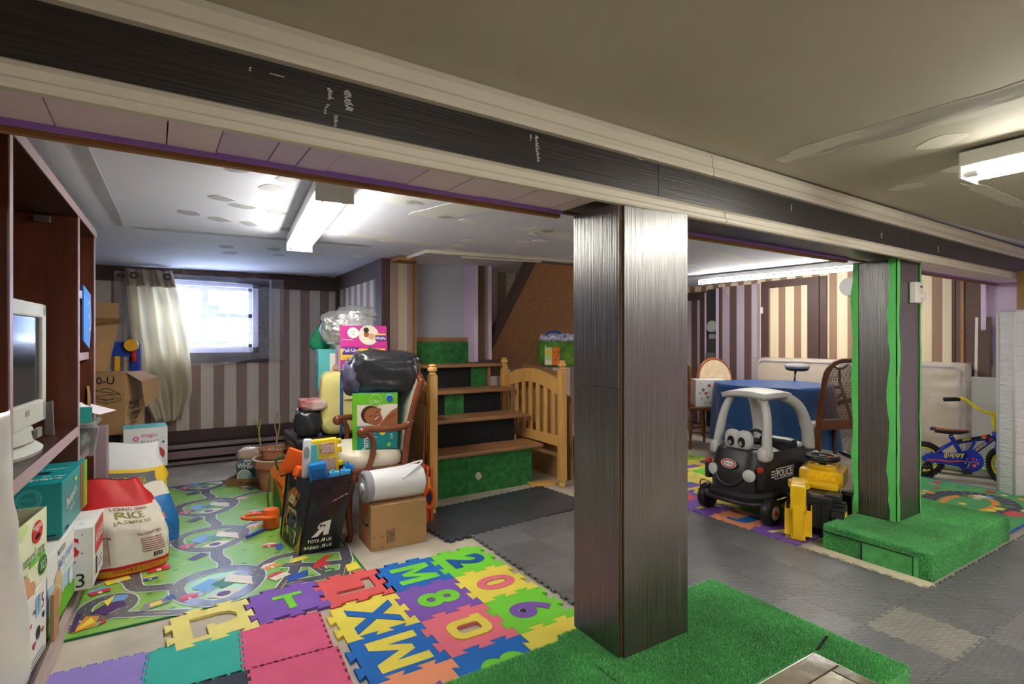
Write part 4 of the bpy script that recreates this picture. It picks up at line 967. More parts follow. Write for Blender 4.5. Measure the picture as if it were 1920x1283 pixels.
T.rect(0,0,1,1,LTEAL).rect(.1,.1,.8,.45,mat('beige_photo2', (214,204,196), .5)).disc(.6,.28,.18,SKIN,.1).text('Pampers',.4,.75,.04,WHT,0,.01,maxw=.18).build(t)
# black bundle on top
M_bin = mat('black_bin_liner', (44,45,51), .26, spec=.6, bump=.9, bscale=11, var=.2)
t = thing('black_bundle', 'bulging black plastic wrapped bundle lying over the box and chair back', 'bag', (1.155,3.44,.865), -.22)
q = MB(); q.blob((.0,0,.135),(.46,.34,.28), 3.4, 56, 30, .11, 2.6, 11); q.build('bundle', M_bin, t, smooth=True)
q = MB(); q.blob((-.20,-.02,.10),(.14,.26,.24), 2.4, 24, 14, .30, 3.5, 17); q.build('gathered_end', mat('violet_black_plastic', (86,82,110), .22, spec=.6, bump=.5, bscale=14), t, smooth=True)
# pull-up pants box, with its lid standing open
d = (.345,.20,.185)
t = carton('training_pants_box', 'magenta training pants box with its lid standing open', (1.0,3.96,.985), -.06, d, MAG, open_top=True)
R, Fp, T = faces(d)
Fp.rect(0,.42,.95,.86,YEL).text('pull-ups', .21,.78,.032,PUR,0,.02,maxw=.11).rect(.04,.62,.38,.92,PUR).text('Pull-Ups', .21,.78,.034,WHT,0,.02,maxw=.115).text('TRAINING PANTS', .2,.50,.012,MAG,0,.01,maxw=.12).text('NIGHT', .60,.76,.02,DGRN,maxw=.1).text('PROTECTION', .62,.62,.018,MAG,0,.01,maxw=.12).rect(.82,.48,.99,.66,mat('lilac_print', (220,196,226), .5)).poly([(.55,.80),(.62,.95),(.7,.82)],DGRN).text('Huggies', .12,.06,.012,WHT,maxw=.05).disc(.6,.25,.05,WHT,.06).build(t)
q = MB(); q.add([(0,.002,d[2]),(d[0],.002,d[2]),(d[0],.03,d[2]+.145),(0,.03,d[2]+.145)],[(0,1,2,3)]); fl = q.build('lid_flap', MAG, t, solid=.003)
pf = Print((0,.0,d[2]),(1,0,0),(0,.18,1),d[0],.146,.002)
pf.disc(.27,.64,.12,WHT).text('healthy', .27,.70,.012,PUR,maxw=.06).text('hugs', .27,.56,.012,PUR,maxw=.05).disc(.60,.52,.22,mat('beige_photo', (226,218,204), .5)).disc(.55,.55,.06,DSKIN).disc(.66,.45,.07,SKIN).disc(.55,.78,.06,mat('dark_hair', (62,40,30), .7)).rect(.74,.22,.97,.52,PUR).rect(.74,.52,.97,.60,YEL).text('Pull-Ups', .855,.37,.03,WHT,PI,.02,maxw=.07).text('training pants', .14,.28,.012,WHT,maxw=.08).build(t)
Lf = Print((0,d[1],0),(0,-1,0),(0,0,1),d[1],d[2],.0006); Lf.rect(0,0,1,1,mat('pink_white', (232,206,224), .4)).rect(.3,.2,.5,.8,MAG).build(t)
# clear bag of papers on top, green bag behind it
t = thing('clear_plastic_bag', 'knotted clear plastic bag of papers behind the magenta box', 'bag', (1.13,4.23,1.15), -.2)
M_clearbag = film_mat('clear_bag', (220,226,224), .55, .12, 9, .8)
q = MB(); q.blob((0,0,.14),(.42,.19,.30), 2.6, 34, 20, .16, 2.5, 21); q.build('bag_body', M_clearbag, t, smooth=True)
q = MB(); q.blob((.06,0,.27),(.30,.14,.12), 2.0, 30, 14, .35, 3.0, 27); q.build('knot', M_clearbag, t, smooth=True)
q = MB(); 
for k in range(6): q.bevbox((-.16+.008*k,-.06,.03+.016*k),(.05+.006*k,.06,.044+.016*k), .002)
stuff(q.build('newspapers', mat('newsprint', (206,206,200), .8, rgb2=(120,120,120), vscale=50), t))
t = thing('green_bag', 'green fabric bag squeezed behind the clear plastic bag', 'bag', (.985,4.44,1.14), 0)
M_gfab = mat('green_fabric', (44,150,110), .5, bump=.3, bscale=20)
q = MB(); q.blob((.0,0,.11),(.22,.12,.25), 2.2, 24, 14, .14, 2, 31, M=Matrix.Shear('XY',4,(.0,0)) if False else Matrix(((1,0,.45,-.03),(0,1,0,0),(0,0,1,0),(0,0,0,1)))); q.build('bag_body', M_gfab, t, smooth=True)
# diaper packs
d = (.28,.22,.31)
for k, (lab, z) in enumerate((('teal diaper pack standing on the padded stool under another pack', .516),('teal diaper pack with yellow tab, topmost behind the magenta box', .828))):
    t = carton('diaper_pack', lab, (.915-.02*k,4.20+.0*k,z), -.1, d, LTEAL, 'diaper pack', group='stacked teal diaper packs')
    Lf = Print((0,d[1],0),(0,-1,0),(0,0,1),d[1],d[2],.0006); R, Fp, T = faces(d)
    Fp.rect(0,0,.3,1,LTEAL).rect(.3,.1,.75,.9,WHT).disc(.45,.5,.1,SKIN,.14).rect(.62,.1,.95,.6,YEL).text('Pampers', .2,.3,.03,WHT,PI/2,.01,maxw=.2).build(t)
    Lf.text('Pampers', .5,.4,.04,WHT,.2,.01,maxw=.18).disc(.5,.75,.15,WHT).build(t)
t = thing('quilted_diaper_pack', 'yellow quilted diaper pack wedged under the magenta box', 'diaper pack', (.86,3.95,.517), -.12)
q = MB(); q.blob((.22,.11,.23),(.44,.22,.46), 6, 40, 24, .03, 7, 41); q.build('pack', mat('quilted_yellow', (226,214,140), .5, bump=.4, bscale=24), t, smooth=True)
pr = Print((.16,-.006,.26),(1,0,0),(0,0,1),.25,.17); pr.rect(0,0,1,1,PCREAM).poly([(.05,.55),(.5,.5),(.75,.75),(.7,1),(.05,.95)],BLU).poly([(.1,.35),(.8,.25),(.95,.45),(.5,.55)],SKIN).poly([(.05,.2),(.6,.12),(.6,.24),(.05,.3)],BLK).build(t)
q = MB(); q.bevbox((.13,-.012,.0),(.15,.0,.44), .003); q.build('blue_seam', BLU, t)
# black and red bags on the stool
t = thing('black_bag', 'small shiny black bag on the stool, left of the diaper box', 'bag', (.785,4.03,.516), 0)
q = MB(); q.blob((0,0,.10),(.19,.19,.21), 2.8, 26, 16, .15, 3, 51); q.build('bag_body', M_bin, t, smooth=True)
t = thing('red_bag', 'crumpled red and white plastic bag on top of small black bag', 'bag', (.80,4.02,.705), 0)
q = MB(); q.blob((.03,.01,.04),(.21,.18,.09), 3.2, 30, 14, .22, 3, 57); q.build('bag_body', mat('red_film', (178,58,48), .25, rgb2=(206,190,190), vscale=9, bump=.5, bscale=14), t, smooth=True)
# ---------------------------------------------------------------- brown box and white pail in front
d = (.335,.26,.255)
t = carton('shipping_box', 'brown cardboard shipping box with a curved black arrow under the white pail', (.925,2.99,.001), -.02, d, CARD)
R, Fp, T = faces(d); Lf = Print((0,d[1],0),(0,-1,0),(0,0,1),d[1],d[2],.0006)
for x in (.04,.20):
    for y in (.06,.32): 
        s1 = 1 if x < .1 else -1; s2 = 1 if y < .1 else -1
        Fp.line([(x+.035*s1,y),(x,y),(x,y+.05*s2)], .003, BLK)
Fp.line([(.28,.14),(.41,.16),(.41,.44),(.28,.42),(.28,.14)], .003, BLK)
for k in range(5): Fp.rect(.30,.19+.045*k,.39,.205+.045*k,BLK)
Fp.build(t)
Lf.line(arc(.5,.64,.32,200,330,14,.16), .012, BLK).poly([(.74,.50),(.82,.60),(.82,.48)],BLK).rect(.34,.08,.60,.34,mat('orange_label', (222,92,44), .5)).rect(.40,.80,.66,.98,mat('orange_label', (222,92,44), .5)).build(t)
q = MB(); q.box((.0,d[1]*.48,d[2]-.001),(d[0],d[1]*.52,d[2]+.0008)); q.build('packing_tape', CARDD, t)
t = thing('diaper_pail', 'white round-lidded pail lying on its side on the brown box', 'pail', (.915,3.085,.257+.094), 0)
M_pail = mat('glossy_white', (226,226,232), .3, spec=.5); M_pgrey = mat('pail_grey', (150,152,160), .4)
t.rotation_euler = (0,0,.02)
q = MB(); q.lathe([(.084,.03),(.090,.04),(.096,.30),(.092,.345),(.070,.36),(.0,.362)], 36, axis='x'); q.build('pail_body', M_pail, t, autos=AS)
q = MB(); q.lathe([(.062,-.012),(.082,-.012),(.092,-.004),(.093,.022),(.086,.034)], 36, axis='x', cap=False); q.build('lid_rim', M_pgrey, t, autos=AS)
q = MB(); q.lathe([(0,-.010),(.064,-.010),(.064,.02)], 32, axis='x'); q.build('lid', M_pail, t, autos=AS)
q = MB(); q.lathe([(0,-.022),(.018,-.022),(.024,-.016),(.024,-.009)], 20, axis='x', c=(0,.0,0)); q.build('button', M_pail, t, autos=AS)
q = MB(); q.ring((-.0105,0,0), .040, .0018, 'x', 28, 5); q.build('groove', M_pgrey, t, smooth=True)
q = MB(); q.tube(bez([(.20,-.085,.04),(.30,-.06,.088),(.36,.0,.108),(.34,.05,.094),(.24,.07,.07)],6), .006, 8); q.build('handle', M_pail, t, smooth=True)
# cardboard and orange packets between chair and crib panel
t = thing('folded_cartons', 'folded brown cartons standing between armchair and crib panel', 'cardboard', (1.385,3.36,0))
for k, (x, h, y0, y1) in enumerate(((.045,.80,.04,.42),(.022,.62,.0,.30),(.065,.88,.10,.46))):
    q = MB(); q.add([(x-.02,y0,.002),(x-.02,y1,.002),(x+.01,y1,h),(x+.01,y0+.03,h-.05)],[(0,1,2,3)]); q.build('sheet', (CARD,CARDD,CARD)[k], t, solid=.004)
M_opk = mat('orange_packet', (206,92,50), .5, var=.1, vscale=9)
for k in range(3):
    t = thing('orange_packet', ('orange patterned packet standing nearest the armchair','orange patterned packet in the middle of the three','orange patterned packet nearest the crib post')[k], 'packet', (1.335+.034*k,3.235+.012*k,.002), .05, 'orange packets by the crib')
    q = MB(); q.bevbox((0,0,0),(.022,.16,.40-.02*k), .004); q.build('packet', M_opk, t)
    pr = Print((0,0,0),(1,0,0),(0,0,1),.022,.40); 
    for j in range(5): pr.disc(.5,.95-.06*j-.05*k,.14,mat('pale_orange', (236,160,130), .5))
    pr.build(t)
t = thing('scissors', 'orange handled scissors hanging against the orange packets', 'scissors', (1.375,3.215,.10))
q = MB(); q.ring((0,0,.05), .038, .010, 'y', 20, 8, M=Matrix.Diagonal((.8,1,1.7,1))); q.build('handle', mat('bright_orange', (236,96,30), .35), t, smooth=True)
q = MB(); q.lathe([(.026,-.004),(.026,.004)], 16, axis='y', c=(0,.004,.085)); q.build('blue_inset', mat('navy_plastic', (30,52,96), .4), t)
q = MB(); q.prism([(-.008,.13),(.008,.13),(.004,.22),(-.002,.22)], .003, Matrix.Rotation(PI/2,4,'X')); q.build('blade', YEL, t)
# ---------------------------------------------------------------- black shop bag of toys
M_bagblk = mat('black_woven_bag', (30,31,34), .25, spec=.6, bump=.45, bscale=11)
tb = thing('toy_bag', 'big black toy shop bag with white lettering, overflowing with toys', 'bag', (.567,3.137,.002))
B0 = [(0,0,0),(.215,-.005,0),(.25,.33,0),(-.03,.42,0)]; B1 = [(.06,-.05,.425),(.265,-.12,.455),(.31,.18,.46),(-.035,.175,.43)]
def bagp(e, s_, v, off=0.0):
    a, b_ = B0[e], B0[(e+1)%4]; c_, d_ = B1[e], B1[(e+1)%4]
    p = Vector(a).lerp(Vector(b_), s_).lerp(Vector(c_).lerp(Vector(d_), s_), v)
    nrm = (Vector(b_)-Vector(a)).cross(Vector((0,0,1))).normalized()
    bul = .018*math.sin(PI*s_)*math.sin(PI*min(1,v*1.05)) + .012*noise.noise(Vector((s_*3+e*5,v*4,2)))*math.sin(PI*s_)
    return p + nrm*(bul+off)
q = MB()
for e in range(4): q.grid(lambda s_, v: bagp(e, s_, v), 14, 18)
q.add(B0, [(3,2,1,0)]); q.build('bag_body', M_bagblk, tb, smooth=True)
def bag_print(e, vs, fs, m, name, off=.003): q = MB(); q.add([bagp(e, x, y, off) for x, y in vs], fs); q.build(name, m, tb)
def bag_text(e, s_, x, y, h, wd, m, name='printed_lettering', bold=.02, rot=0.0, flip=False):
    vs, fs, tw, th = text_mesh(s_, bold); kx = wd/tw; ky = h/th; sx = -1 if flip else 1
    bag_print(e, [(x+sx*a*kx*math.cos(rot)-b_*ky*math.sin(rot)*.5, y+a*kx*math.sin(rot)*.5+b_*ky*math.cos(rot)) for a, b_ in vs], fs, m, name)
bag_text(0, 'R', .42, .34, .19, .42, WHT, 'printed_logo', .05, -.1, True)
n5 = [(.40+.055*(1 if i%2==0 else .42)*math.sin(PI*i/5), .385+.030*(1 if i%2==0 else .42)*math.cos(PI*i/5)) for i in range(10)]
bag_print(0, n5, [tuple(range(9,-1,-1))], BLK, 'printed_star', .0045)
bag_text(0, 'TOYS', .27, .185, .042, .28, WHT); bag_text(0, 'R', .50, .19, .05, .11, WHT, flip=True); bag_text(0, 'US', .66, .185, .042, .14, WHT)
bag_text(0, 'BABIES', .26, .10, .042, .36, WHT); bag_text(0, 'R', .54, .105, .05, .11, WHT, flip=True); bag_text(0, 'US', .70, .10, .042, .14, WHT)
bag_text(0, 'play every day', .78, .72, .035, .38, mat('silver_print', (180,180,184), .4), rot=.35)
for pts, m in (([(.04,.02),(.98,.02),(.95,.38),(.10,.35)],SACKG),([(.30,.30),(.80,.34),(.70,.56),(.35,.58)],mat('tan_fur', (206,172,120), .5)),([(.25,.58),(.62,.60),(.70,.78),(.40,.86),(.2,.75)],mat('fur_orange', (198,120,50), .5)),([(.35,.12),(.75,.10),(.8,.28),(.4,.30)],mat('fur_cream', (228,210,170), .5)),([(.30,.64),(.52,.62),(.56,.72),(.36,.76)],mat('fur_cream', (228,210,170), .5)),([(.15,.36),(.40,.38),(.36,.52),(.18,.50)],mat('grey_fur', (150,140,120), .5)),([(.2,.02),(.5,.03),(.45,.14),(.22,.12)],mat('fur_brown', (96,62,34), .5)),([(.42,.67),(.47,.67),(.47,.70),(.42,.70)],BLK),([(.62,.43),(.68,.43),(.66,.47),(.61,.47)],BLK)):
    bag_print(3, pts, [tuple(range(len(pts)))], m, 'printed_animal')
# seams
for e in (0,3):
    q = MB(); q.tube([bagp(e, 0, v/10, .002) for v in range(11)], .004, 6); q.build('edge_piping', M_dark, tb, smooth=True)
q = MB(); q.grid(lambda s_, v: Vector(B1[0]).lerp(Vector(B1[1]), s_).lerp(Vector(B1[3]).lerp(Vector(B1[2]), s_), v)+Vector((0,0,-.055)), 4, 4); q.build('inner_filling', M_dark, tb)
def toybit(name, label, loc, rot, fn, m, part):
    t = thing(name, label, 'toy', loc); t.rotation_euler = rot; q = MB(); fn(q); q.build(part, m, t, autos=AS); return t
M_toyorange = mat('toy_orange', (238,104,34), .35); M_tb2 = mat('sky_blue_plastic', (30,124,200), .3); M_tlb = mat('light_blue_plastic', (66,164,226), .3)
t = toybit('bead_toy', 'yellow toy panel with bead windows standing out of the bag', (.715,3.20,.43), (.12,-.08,-.25), lambda q: q.bevbox((-.075,-.02,0),(.085,.02,.21), .014), mat('toy_yellow', (244,208,44), .35), 'panel')
for a, c in (((-.015,-.026,.03),(.07,-.018,.10)),((-.01,-.026,.125),(.07,-.018,.19))):
    q = MB(); q.bevbox(a, c, .008); q.build('bead_window', mat('mixed_beads', (232,226,214), .5, rgb2=(186,92,60), vscale=150), t)
q = MB(); q.bevbox((-.068,-.027,.02),(-.022,-.018,.19), .004); q.build('blue_zigzag_plate', LTEAL, t)
for z in (.04,.12,.17):
    q = MB(); q.bevbox((.08,-.012,z),(.11,.012,z+.03), .006); q.build('tooth', mat('toy_yellow', (244,208,44), .35), t)
t = toybit('toy_paddle', 'white plastic toy handle left of the yellow panel', (.615,3.20,.42), (.05,.05,-.3), lambda q: q.bevbox((-.025,-.022,0),(.022,.022,.225), .014), M_pail, 'handle')
q = MB(); q.lathe([(.016,0),(.016,.004)], 16, axis='y', c=(0,-.025,.0), M=Matrix.Translation((0,0,.15)) @ Matrix.Diagonal((1,1,2.2,1))); q.build('recess', M_pgrey, t)
t = toybit('toy_board', 'bright orange toy board sticking out of the bag', (.56,3.33,.42), (.1,.38,-.4), lambda q: q.bevbox((-.07,-.015,0),(.07,.015,.15), .012), M_toyorange, 'board')
q = MB(); q.tube([(-.05,-.025,-.02),(.03,-.028,.05),(.07,-.022,.12)], .006, 6); q.build('strap', mat('brown_strap', (110,56,36), .5), t, smooth=True)
toybit('toy_block', 'small orange toy block in the left of the bag', (.60,3.27,.40), (.2,.3,.3), lambda q: q.bevbox((-.05,-.03,0),(.05,.03,.07), .01), M_toyorange, 'block')
t = toybit('toy_bucket', 'blue toy bucket block leaning on the white handle', (.672,3.12,.405), (.1,-.12,-.2), lambda q: q.bevbox((-.048,-.03,0),(.048,.03,.115), .008), M_tb2, 'block')
q = MB(); q.bevbox((-.035,-.034,.015),(.035,-.029,.09), .003); q.build('recess', mat('deep_blue_plastic', (20,90,160), .35), t)
for k, (x, y, z, h, m) in enumerate(((.745,3.085,.42,.045,M_tlb),(.80,3.075,.42,.050,M_tlb),(.84,3.17,.43,.05,M_tb2))):
    toybit('toy_brick', ('light blue toy brick at the front rim of the bag','light blue toy brick second from the right rim','mid blue toy brick at the right rim of the bag')[k], (x,y,z), (0,.1*k,-.2), lambda q: (q.bevbox((-.028,-.02,0),(.028,.02,h), .004), q.bevbox((-.016,-.012,h),(-.002,.012,h+.01), .002)), m, 'brick')
toybit('toy_ball', 'small violet toy ball deep among the toys', (.73,3.16,.41), (0,0,0), lambda q: q.lathe([(.0,-.02),(.018,-.012),(.022,0),(.018,.012),(0,.02)], 14), mat('violet_plastic', (94,60,160), .35), 'ball')
toybit('toy_wedge', 'small orange toy wedge between the blue bricks', (.775,3.10,.425), (0,.2,0), lambda q: q.prism([(-.02,0),(.02,0),(0,.03)], .02, Matrix.Rotation(PI/2,4,'X')), M_toyorange, 'wedge')
# red and green gift bag
t = thing('gift_bag', 'colourful red and green festive gift bag behind the black bag', 'bag', (.55,3.93,.002), -.35)
q = MB(); 
q.add([(0,0,0),(.20,0,0),(.20,.10,0),(0,.10,0),(-.02,-.02,.33),(.23,-.02,.35),(.22,.13,.36),(-.02,.12,.34)],[(0,3,2,1),(0,1,5,4),(1,2,6,5),(2,3,7,6),(3,0,4,7)])
q.build('bag_body', mat('red_gift_paper', (204,48,44), .35, rgb2=(226,150,70), vscale=11), t)
pr = Print((0,-.008,.0),(1,0,0),(0,-.06,1),.20,.34,.004); pr.poly([(0,.0),(.3,.05),(.2,.4),(.05,.8),(0,.8)],DGRN).poly([(.3,.5),(.5,.3),(.7,.55),(.6,.8),(.4,.75)],YEL).poly([(.35,.1),(.9,.1),(.95,.3),(.4,.28)],SKY).poly([(.6,.6),(.95,.65),(.9,.9),(.6,.88)],LGRN).poly([(.1,.8),(.3,.6),(.35,.95)],ORG).disc(.55,.62,.1,WHT).poly([(.3,.45),(.42,.18),(.52,.45)],RED).build(t)
q = MB(); q.tube(bez([(.03,-.02,.33),(.02,-.04,.40),(.10,-.05,.43),(.17,-.04,.42),(.2,-.02,.34)],5), .007, 6); q.build('handle', DGRN, t, smooth=True)
q = MB(); q.tube(bez([(-.02,-.015,.30),(-.035,-.03,.15),(-.01,-.03,.02),(.04,-.04,-.0+.01)],5), .007, 6); q.build('ribbon', DGRN, t, smooth=True)
# orange toy watering can and blue stick on the play mat
t = thing('watering_can', 'orange toy watering can lying beside the black bag', 'toy', (.50,3.70,.016), -.3)
q = MB(); q.lathe([(.048,0),(.052,.01),(.048,.05),(.05,.10),(.042,.115),(.0,.117)], 22); q.build('can_body', M_toyorange, t, autos=AS)
q = MB(); q.ring((-.075,-.01,.075), .055, .011, 'z', 24, 8, M=Matrix.Diagonal((1.25,.8,1,1))); q.build('ring_handle', M_toyorange, t, smooth=True)
q = MB(); q.tube([(-.10,-.06,.075),(.04,-.058,.075)], .012, 8); q.build('spout', M_toyorange, t, smooth=True)
t = thing('blue_stick', 'blue plastic stick lying under orange watering can', 'toy', (.40,3.60,.024), .7)
q = MB(); q.tube([(-.07,0,0),(.07,0,.0)], .010, 8); q.build('stick', M_tblue, t, smooth=True)
# ---------------------------------------------------------------- plant pot
M_terra = mat('terracotta', (196,124,98), .65, var=.10, vscale=10); M_soil = mat('dry_soil', (86,62,50), .9, var=.5, vscale=40)
t = thing('plant_pot', 'large terracotta pot with a pale rim beside the gift bag', 'plant pot', (.66,4.68,.001))
q = MB(); q.lathe([(.105,0),(.125,.10),(.140,.19),(.160,.195),(.166,.25),(.158,.256),(.150,.25),(.146,.20),(.0,.20)], 28); q.build('pot', M_terra, t, autos=AS)
q = MB(); q.lathe([(.150,.250),(.167,.251),(.166,.262),(.150,.262)], 28, cap=False); q.build('pale_rim', mat('limed_terracotta', (214,186,160), .7), t, smooth=True)
t = thing('planter_bowl', 'shallow terracotta bowl of dry stems resting on the pot', 'plant pot', (.655,4.62,.263), 0)
q = MB(); q.lathe([(.07,0),(.10,.012),(.108,.075),(.114,.08),(.112,.088),(.102,.088),(.098,.055),(0,.055)], 26); q.build('bowl', M_terra, t, autos=AS)
q = MB(); q.blob((0,0,.055),(.19,.19,.03), 2.2, 22, 8, .25, 5, 61); q.build('soil', M_soil, t, smooth=True)
q = MB(); 
for k in range(16):
    a = k*2.4; r = .02+.05*((k*37)%10)/10; q.bevbox((r*math.cos(a)-.008,r*math.sin(a)-.006,.062),(r*math.cos(a)+.008,r*math.sin(a)+.006,.072), .003)
stuff(q.build('white_pebbles', mat('pebble', (214,200,190), .7), t))
M_stem = mat('green_stem', (150,166,70), .6); M_dry = mat('dry_stem', (170,140,100), .7)
for pts, m in (([(.0,.0,.06),(.01,.0,.18),(-.005,.0,.28),(.02,.01,.36)],M_dry),([(.01,.0,.12),(.03,.0,.24),(.035,.0,.33)],M_dry),([(-.01,0,.08),(.03,-.01,.10),(.06,-.02,.075)],M_stem)):
    q = MB(); q.tube(bez(pts,4), .005, 6); q.build('stem', m, t, smooth=True)
for k, (x, y, h, lab) in enumerate(((.56,4.83,.36,'thin forked green stem rising at the left of pot'),(.85,4.80,.36,'thin curved green stem rising at the right of pot'))):
    t = thing('seedling', lab, 'plant', (x,y,.20 if k == 0 else .001))
    h0 = h if k == 0 else .56
    q = MB(); q.tube(bez([(0,0,0),(.012,0,h0*.4),(.0,0,h0*.7),(.015,0,h0)],5), .007, 6); q.build('stem', M_stem, t, smooth=True)
    q = MB(); q.tube(bez([(.002,0,h0*.75),(-.02,0,h0*.88),(-.035,0,h0*.97)],4), .005, 6); q.build('side_shoot', M_stem, t, smooth=True)
    for j in range(4):
        q = MB(); z = h0*(.86+.04*j); x_ = (-.035,-.02,.018,.02)[j]; q.add([(x_,0,z),(x_+.02,-.008,z+.012),(x_+.035,0,z+.004),(x_+.018,.008,z+.010)],[(0,1,2,3)]); q.build('leaf', mat('pale_leaf', (176,196,96), .6), t)
# cereal bag in a cardboard tray
t = thing('cardboard_tray', 'low brown cardboard tray holding the blue cereal bag', 'tray', (.33,4.96,.001), -.52)
s_ = .004; D = (.33,.24,.065); q = MB(); q.box((0,0,0),(D[0],D[1],s_)); q.box((0,0,s_),(D[0],s_,D[2])); q.box((0,D[1]-s_,s_),(D[0],D[1],D[2])); q.box((0,s_,s_),(s_,D[1]-s_,D[2])); q.box((D[0]-s_,s_,s_),(D[0],D[1]-s_,D[2])); q.build('tray', CARDD, t)
pr = Print((0,0,0),(1,0,0),(0,0,1),D[0],D[2]); pr.disc(.36,.5,.035,MAROON).text('Pizza Hut', .56,.5,.022,BLK,.08,.01,maxw=.085).build(t)
t = thing('cereal_bag', 'blue and clear bag of wheat cereal standing in the tray', 'bag', (.37,4.945,.006), -.52)
q = MB(); q.blob((.14,.10,.115),(.25,.15,.23), 4, 30, 16, .07, 2.5, 71); q.build('bag_body', mat('cereal_blue', (88,124,156), .35, var=.15, vscale=8), t, smooth=True)
q = MB(); q.blob((.12,.10,.24),(.24,.14,.12), 2.6, 28, 12, .2, 3, 75); q.build('clear_top', mat('brownish_film', (206,176,160), .2, spec=.6), t, smooth=True)
pr = Print((.02,.008,.0),(1,0,0),(0,0,1),.24,.22,.004); pr.rect(.05,.62,.95,.88,mat('slate_print', (92,98,110), .5)).text('MINI', .45,.94,.022,WHT,0,.02,maxw=.1).text('WHEATS', .5,.76,.045,WHT,0,.02,maxw=.2).disc(.34,.34,.26,mat('milk_white', (220,226,224), .5)).disc(.34,.36,.21,mat('cereal_grey', (170,186,186), .5)).text('blue', .78,.3,.03,WHT,0,.01,maxw=.08).build(t)
# ---------------------------------------------------------------- road play mat
rg = thing('play_mat', 'green road map play mat lying in front of the window', 'rug', (-.39,2.75,.001))
RW, RH = 1.21, 2.40
M_rug = mat('rug_grass', (126,186,70), .34, spec=.5, coat=.6, rgb2=(146,202,96), vscale=9); M_road = mat('rug_road', (92,94,108), .34, spec=.5, coat=.6); M_rline = mat('rug_white_line', (226,226,232), .4, spec=.5); M_bind = mat('green_binding', (24,110,60), .5)
q = MB(); q.bevbox((0,0,0),(RW,RH,.006), .002); q.build('mat_sheet', M_rug, rg)
q = MB(); q.box((-.008,-.008,0),(RW+.008,0,.0075)); q.box((-.008,RH,0),(RW+.008,RH+.008,.0075)); q.box((-.008,0,0),(0,RH,.0075)); q.box((RW,0,0),(RW+.008,RH,.0075)); q.build('binding', M_bind, rg)
pr = Print((0,0,.006),(1,0,0),(0,1,0),RW,RH,.0004); pr.step = .00001
G = lambda pts: [(x/RW, y/RH) for x, y in pts]
def clip(pts): return [(min(max(x,.0),RW), min(max(y,.0),RH)) for x, y in pts]
rd = random.Random(3)
dk = [mat('rug_bush', (74,140,62), .45), mat('rug_light_grass', (170,206,96), .45)]
for k in range(160):
    x, y = rd.random()*RW, rd.random()*RH; r = .008+.008*rd.random()
    if .03 < x < RW-.03 and .03 < y < RH-.03: pr.disc(x/RW, y/RH, r/RW, dk[k%2], r*.8/RH, n=7)
roads = []
for k in range(4):
    y = .22+.72*k
    ring = [(.56+.175*math.cos(a)+.02*math.sin(2*a), y+.20*math.sin(a)) for a in [i*2*PI/26 for i in range(27)]]
    roads.append((ring, .062))
    roads.append(([tuple(p)[:2] for p in bez([(.58,y+.18,0),(.60,y+.28,0),(.57,y+.40,0),(.58,y+.54,0)])], .062))
    roads.append(([tuple(p)[:2] for p in bez([(-.0,y+.30,0),(.08,y+.36,0),(.17,y+.30,0),(.22,y+.16,0),(.34,y+.10,0),(.40,y+.06,0)])], .055))
    roads.append(([tuple(p)[:2] for p in bez([(.72,y+.08,0),(.84,y+.20,0),(.98,y+.22,0),(1.10,y+.34,0),(RW,y+.36,0)])], .055))
    roads.append(([tuple(p)[:2] for p in bez([(.40,y-.10,0),(.52,y-.02,0),(.66,y+.10,0),(.74,y+.0,0)])], .045))
roads.append(([(.12+.085*math.cos(a), .24+.11*math.sin(a)) for a in [i*2*PI/22 for i in range(23)]], .055))
roads.append(([(.0,.10),(.16,.13),(.30,.06),(.42,.0)], .05))
roads.append(([tuple(p)[:2] for p in bez([(.19,.62,0),(.20,.5,0),(.23,.38,0),(.36,.33,0)])], .06))
for L in ([(.80,.0),(.90,.20),(.96,.42)],[(.86,.30),(1.0,.22),(1.16,.17)],[(.83,.06),(1.0,.04),(1.2,.08)],[(1.0,.22),(1.04,.04)],[(1.10,.0),(1.17,.20),(1.20,.40)],[(.96,.42),(1.20,.34)]): roads.append((L, .055))
roads = [(clip(r), w_) for r, w_ in roads]
for r, w_ in roads: pr.line(G(r), w_+.012, M_rline)
for r, w_ in roads: pr.line(G(r), w_, M_road)
k7 = pr.k
for r, w_ in roads[::1]:
    for i in range(0, len(r)-1, 2): pr.line(G([r[i], ((r[i][0]+r[i+1][0])/2,(r[i][1]+r[i+1][1])/2)]), .003, YEL); pr.k = k7
pr.k += 2
HS = dict(red=mat('rug_red', (206,60,66), .4), blue=mat('rug_blue', (110,170,226), .4), dblue=mat('rug_dark_blue', (46,84,170), .4), white=mat('rug_offwhite', (226,216,204), .4), pink=mat('rug_pink', (222,110,150), .4), or_=mat('rug_orange', (232,150,60), .4), teal=mat('rug_teal', (60,130,110), .4), pur=mat('rug_purple', (78,48,110), .4), yel=mat('rug_yellow', (240,220,80), .4), gr=mat('rug_grey', (140,140,148), .4), dg=mat('rug_dark_green', (50,110,60), .4))
def blk(pts, m): pr.poly(G(clip(pts)), HS[m])
def house(x, y, s_, m, roof, rot=0.0):
    ca, sa = math.cos(rot), math.sin(rot); T_ = lambda a, b_: (x+s_*(a*ca-b_*sa), y+s_*(a*sa+b_*ca))
    pr.poly(G(clip([T_(-1,-.8),T_(1,-.8),T_(1,.4),T_(-1,.4)])), HS[m]); pr.poly(G(clip([T_(-1.2,.3),T_(1.2,.3),T_(.4,1.1),T_(-.5,1.0)])), HS[roof]); pr.poly(G(clip([T_(-.2,-.8),T_(.2,-.8),T_(.2,-.1),T_(-.2,-.1)])), HS['white'])
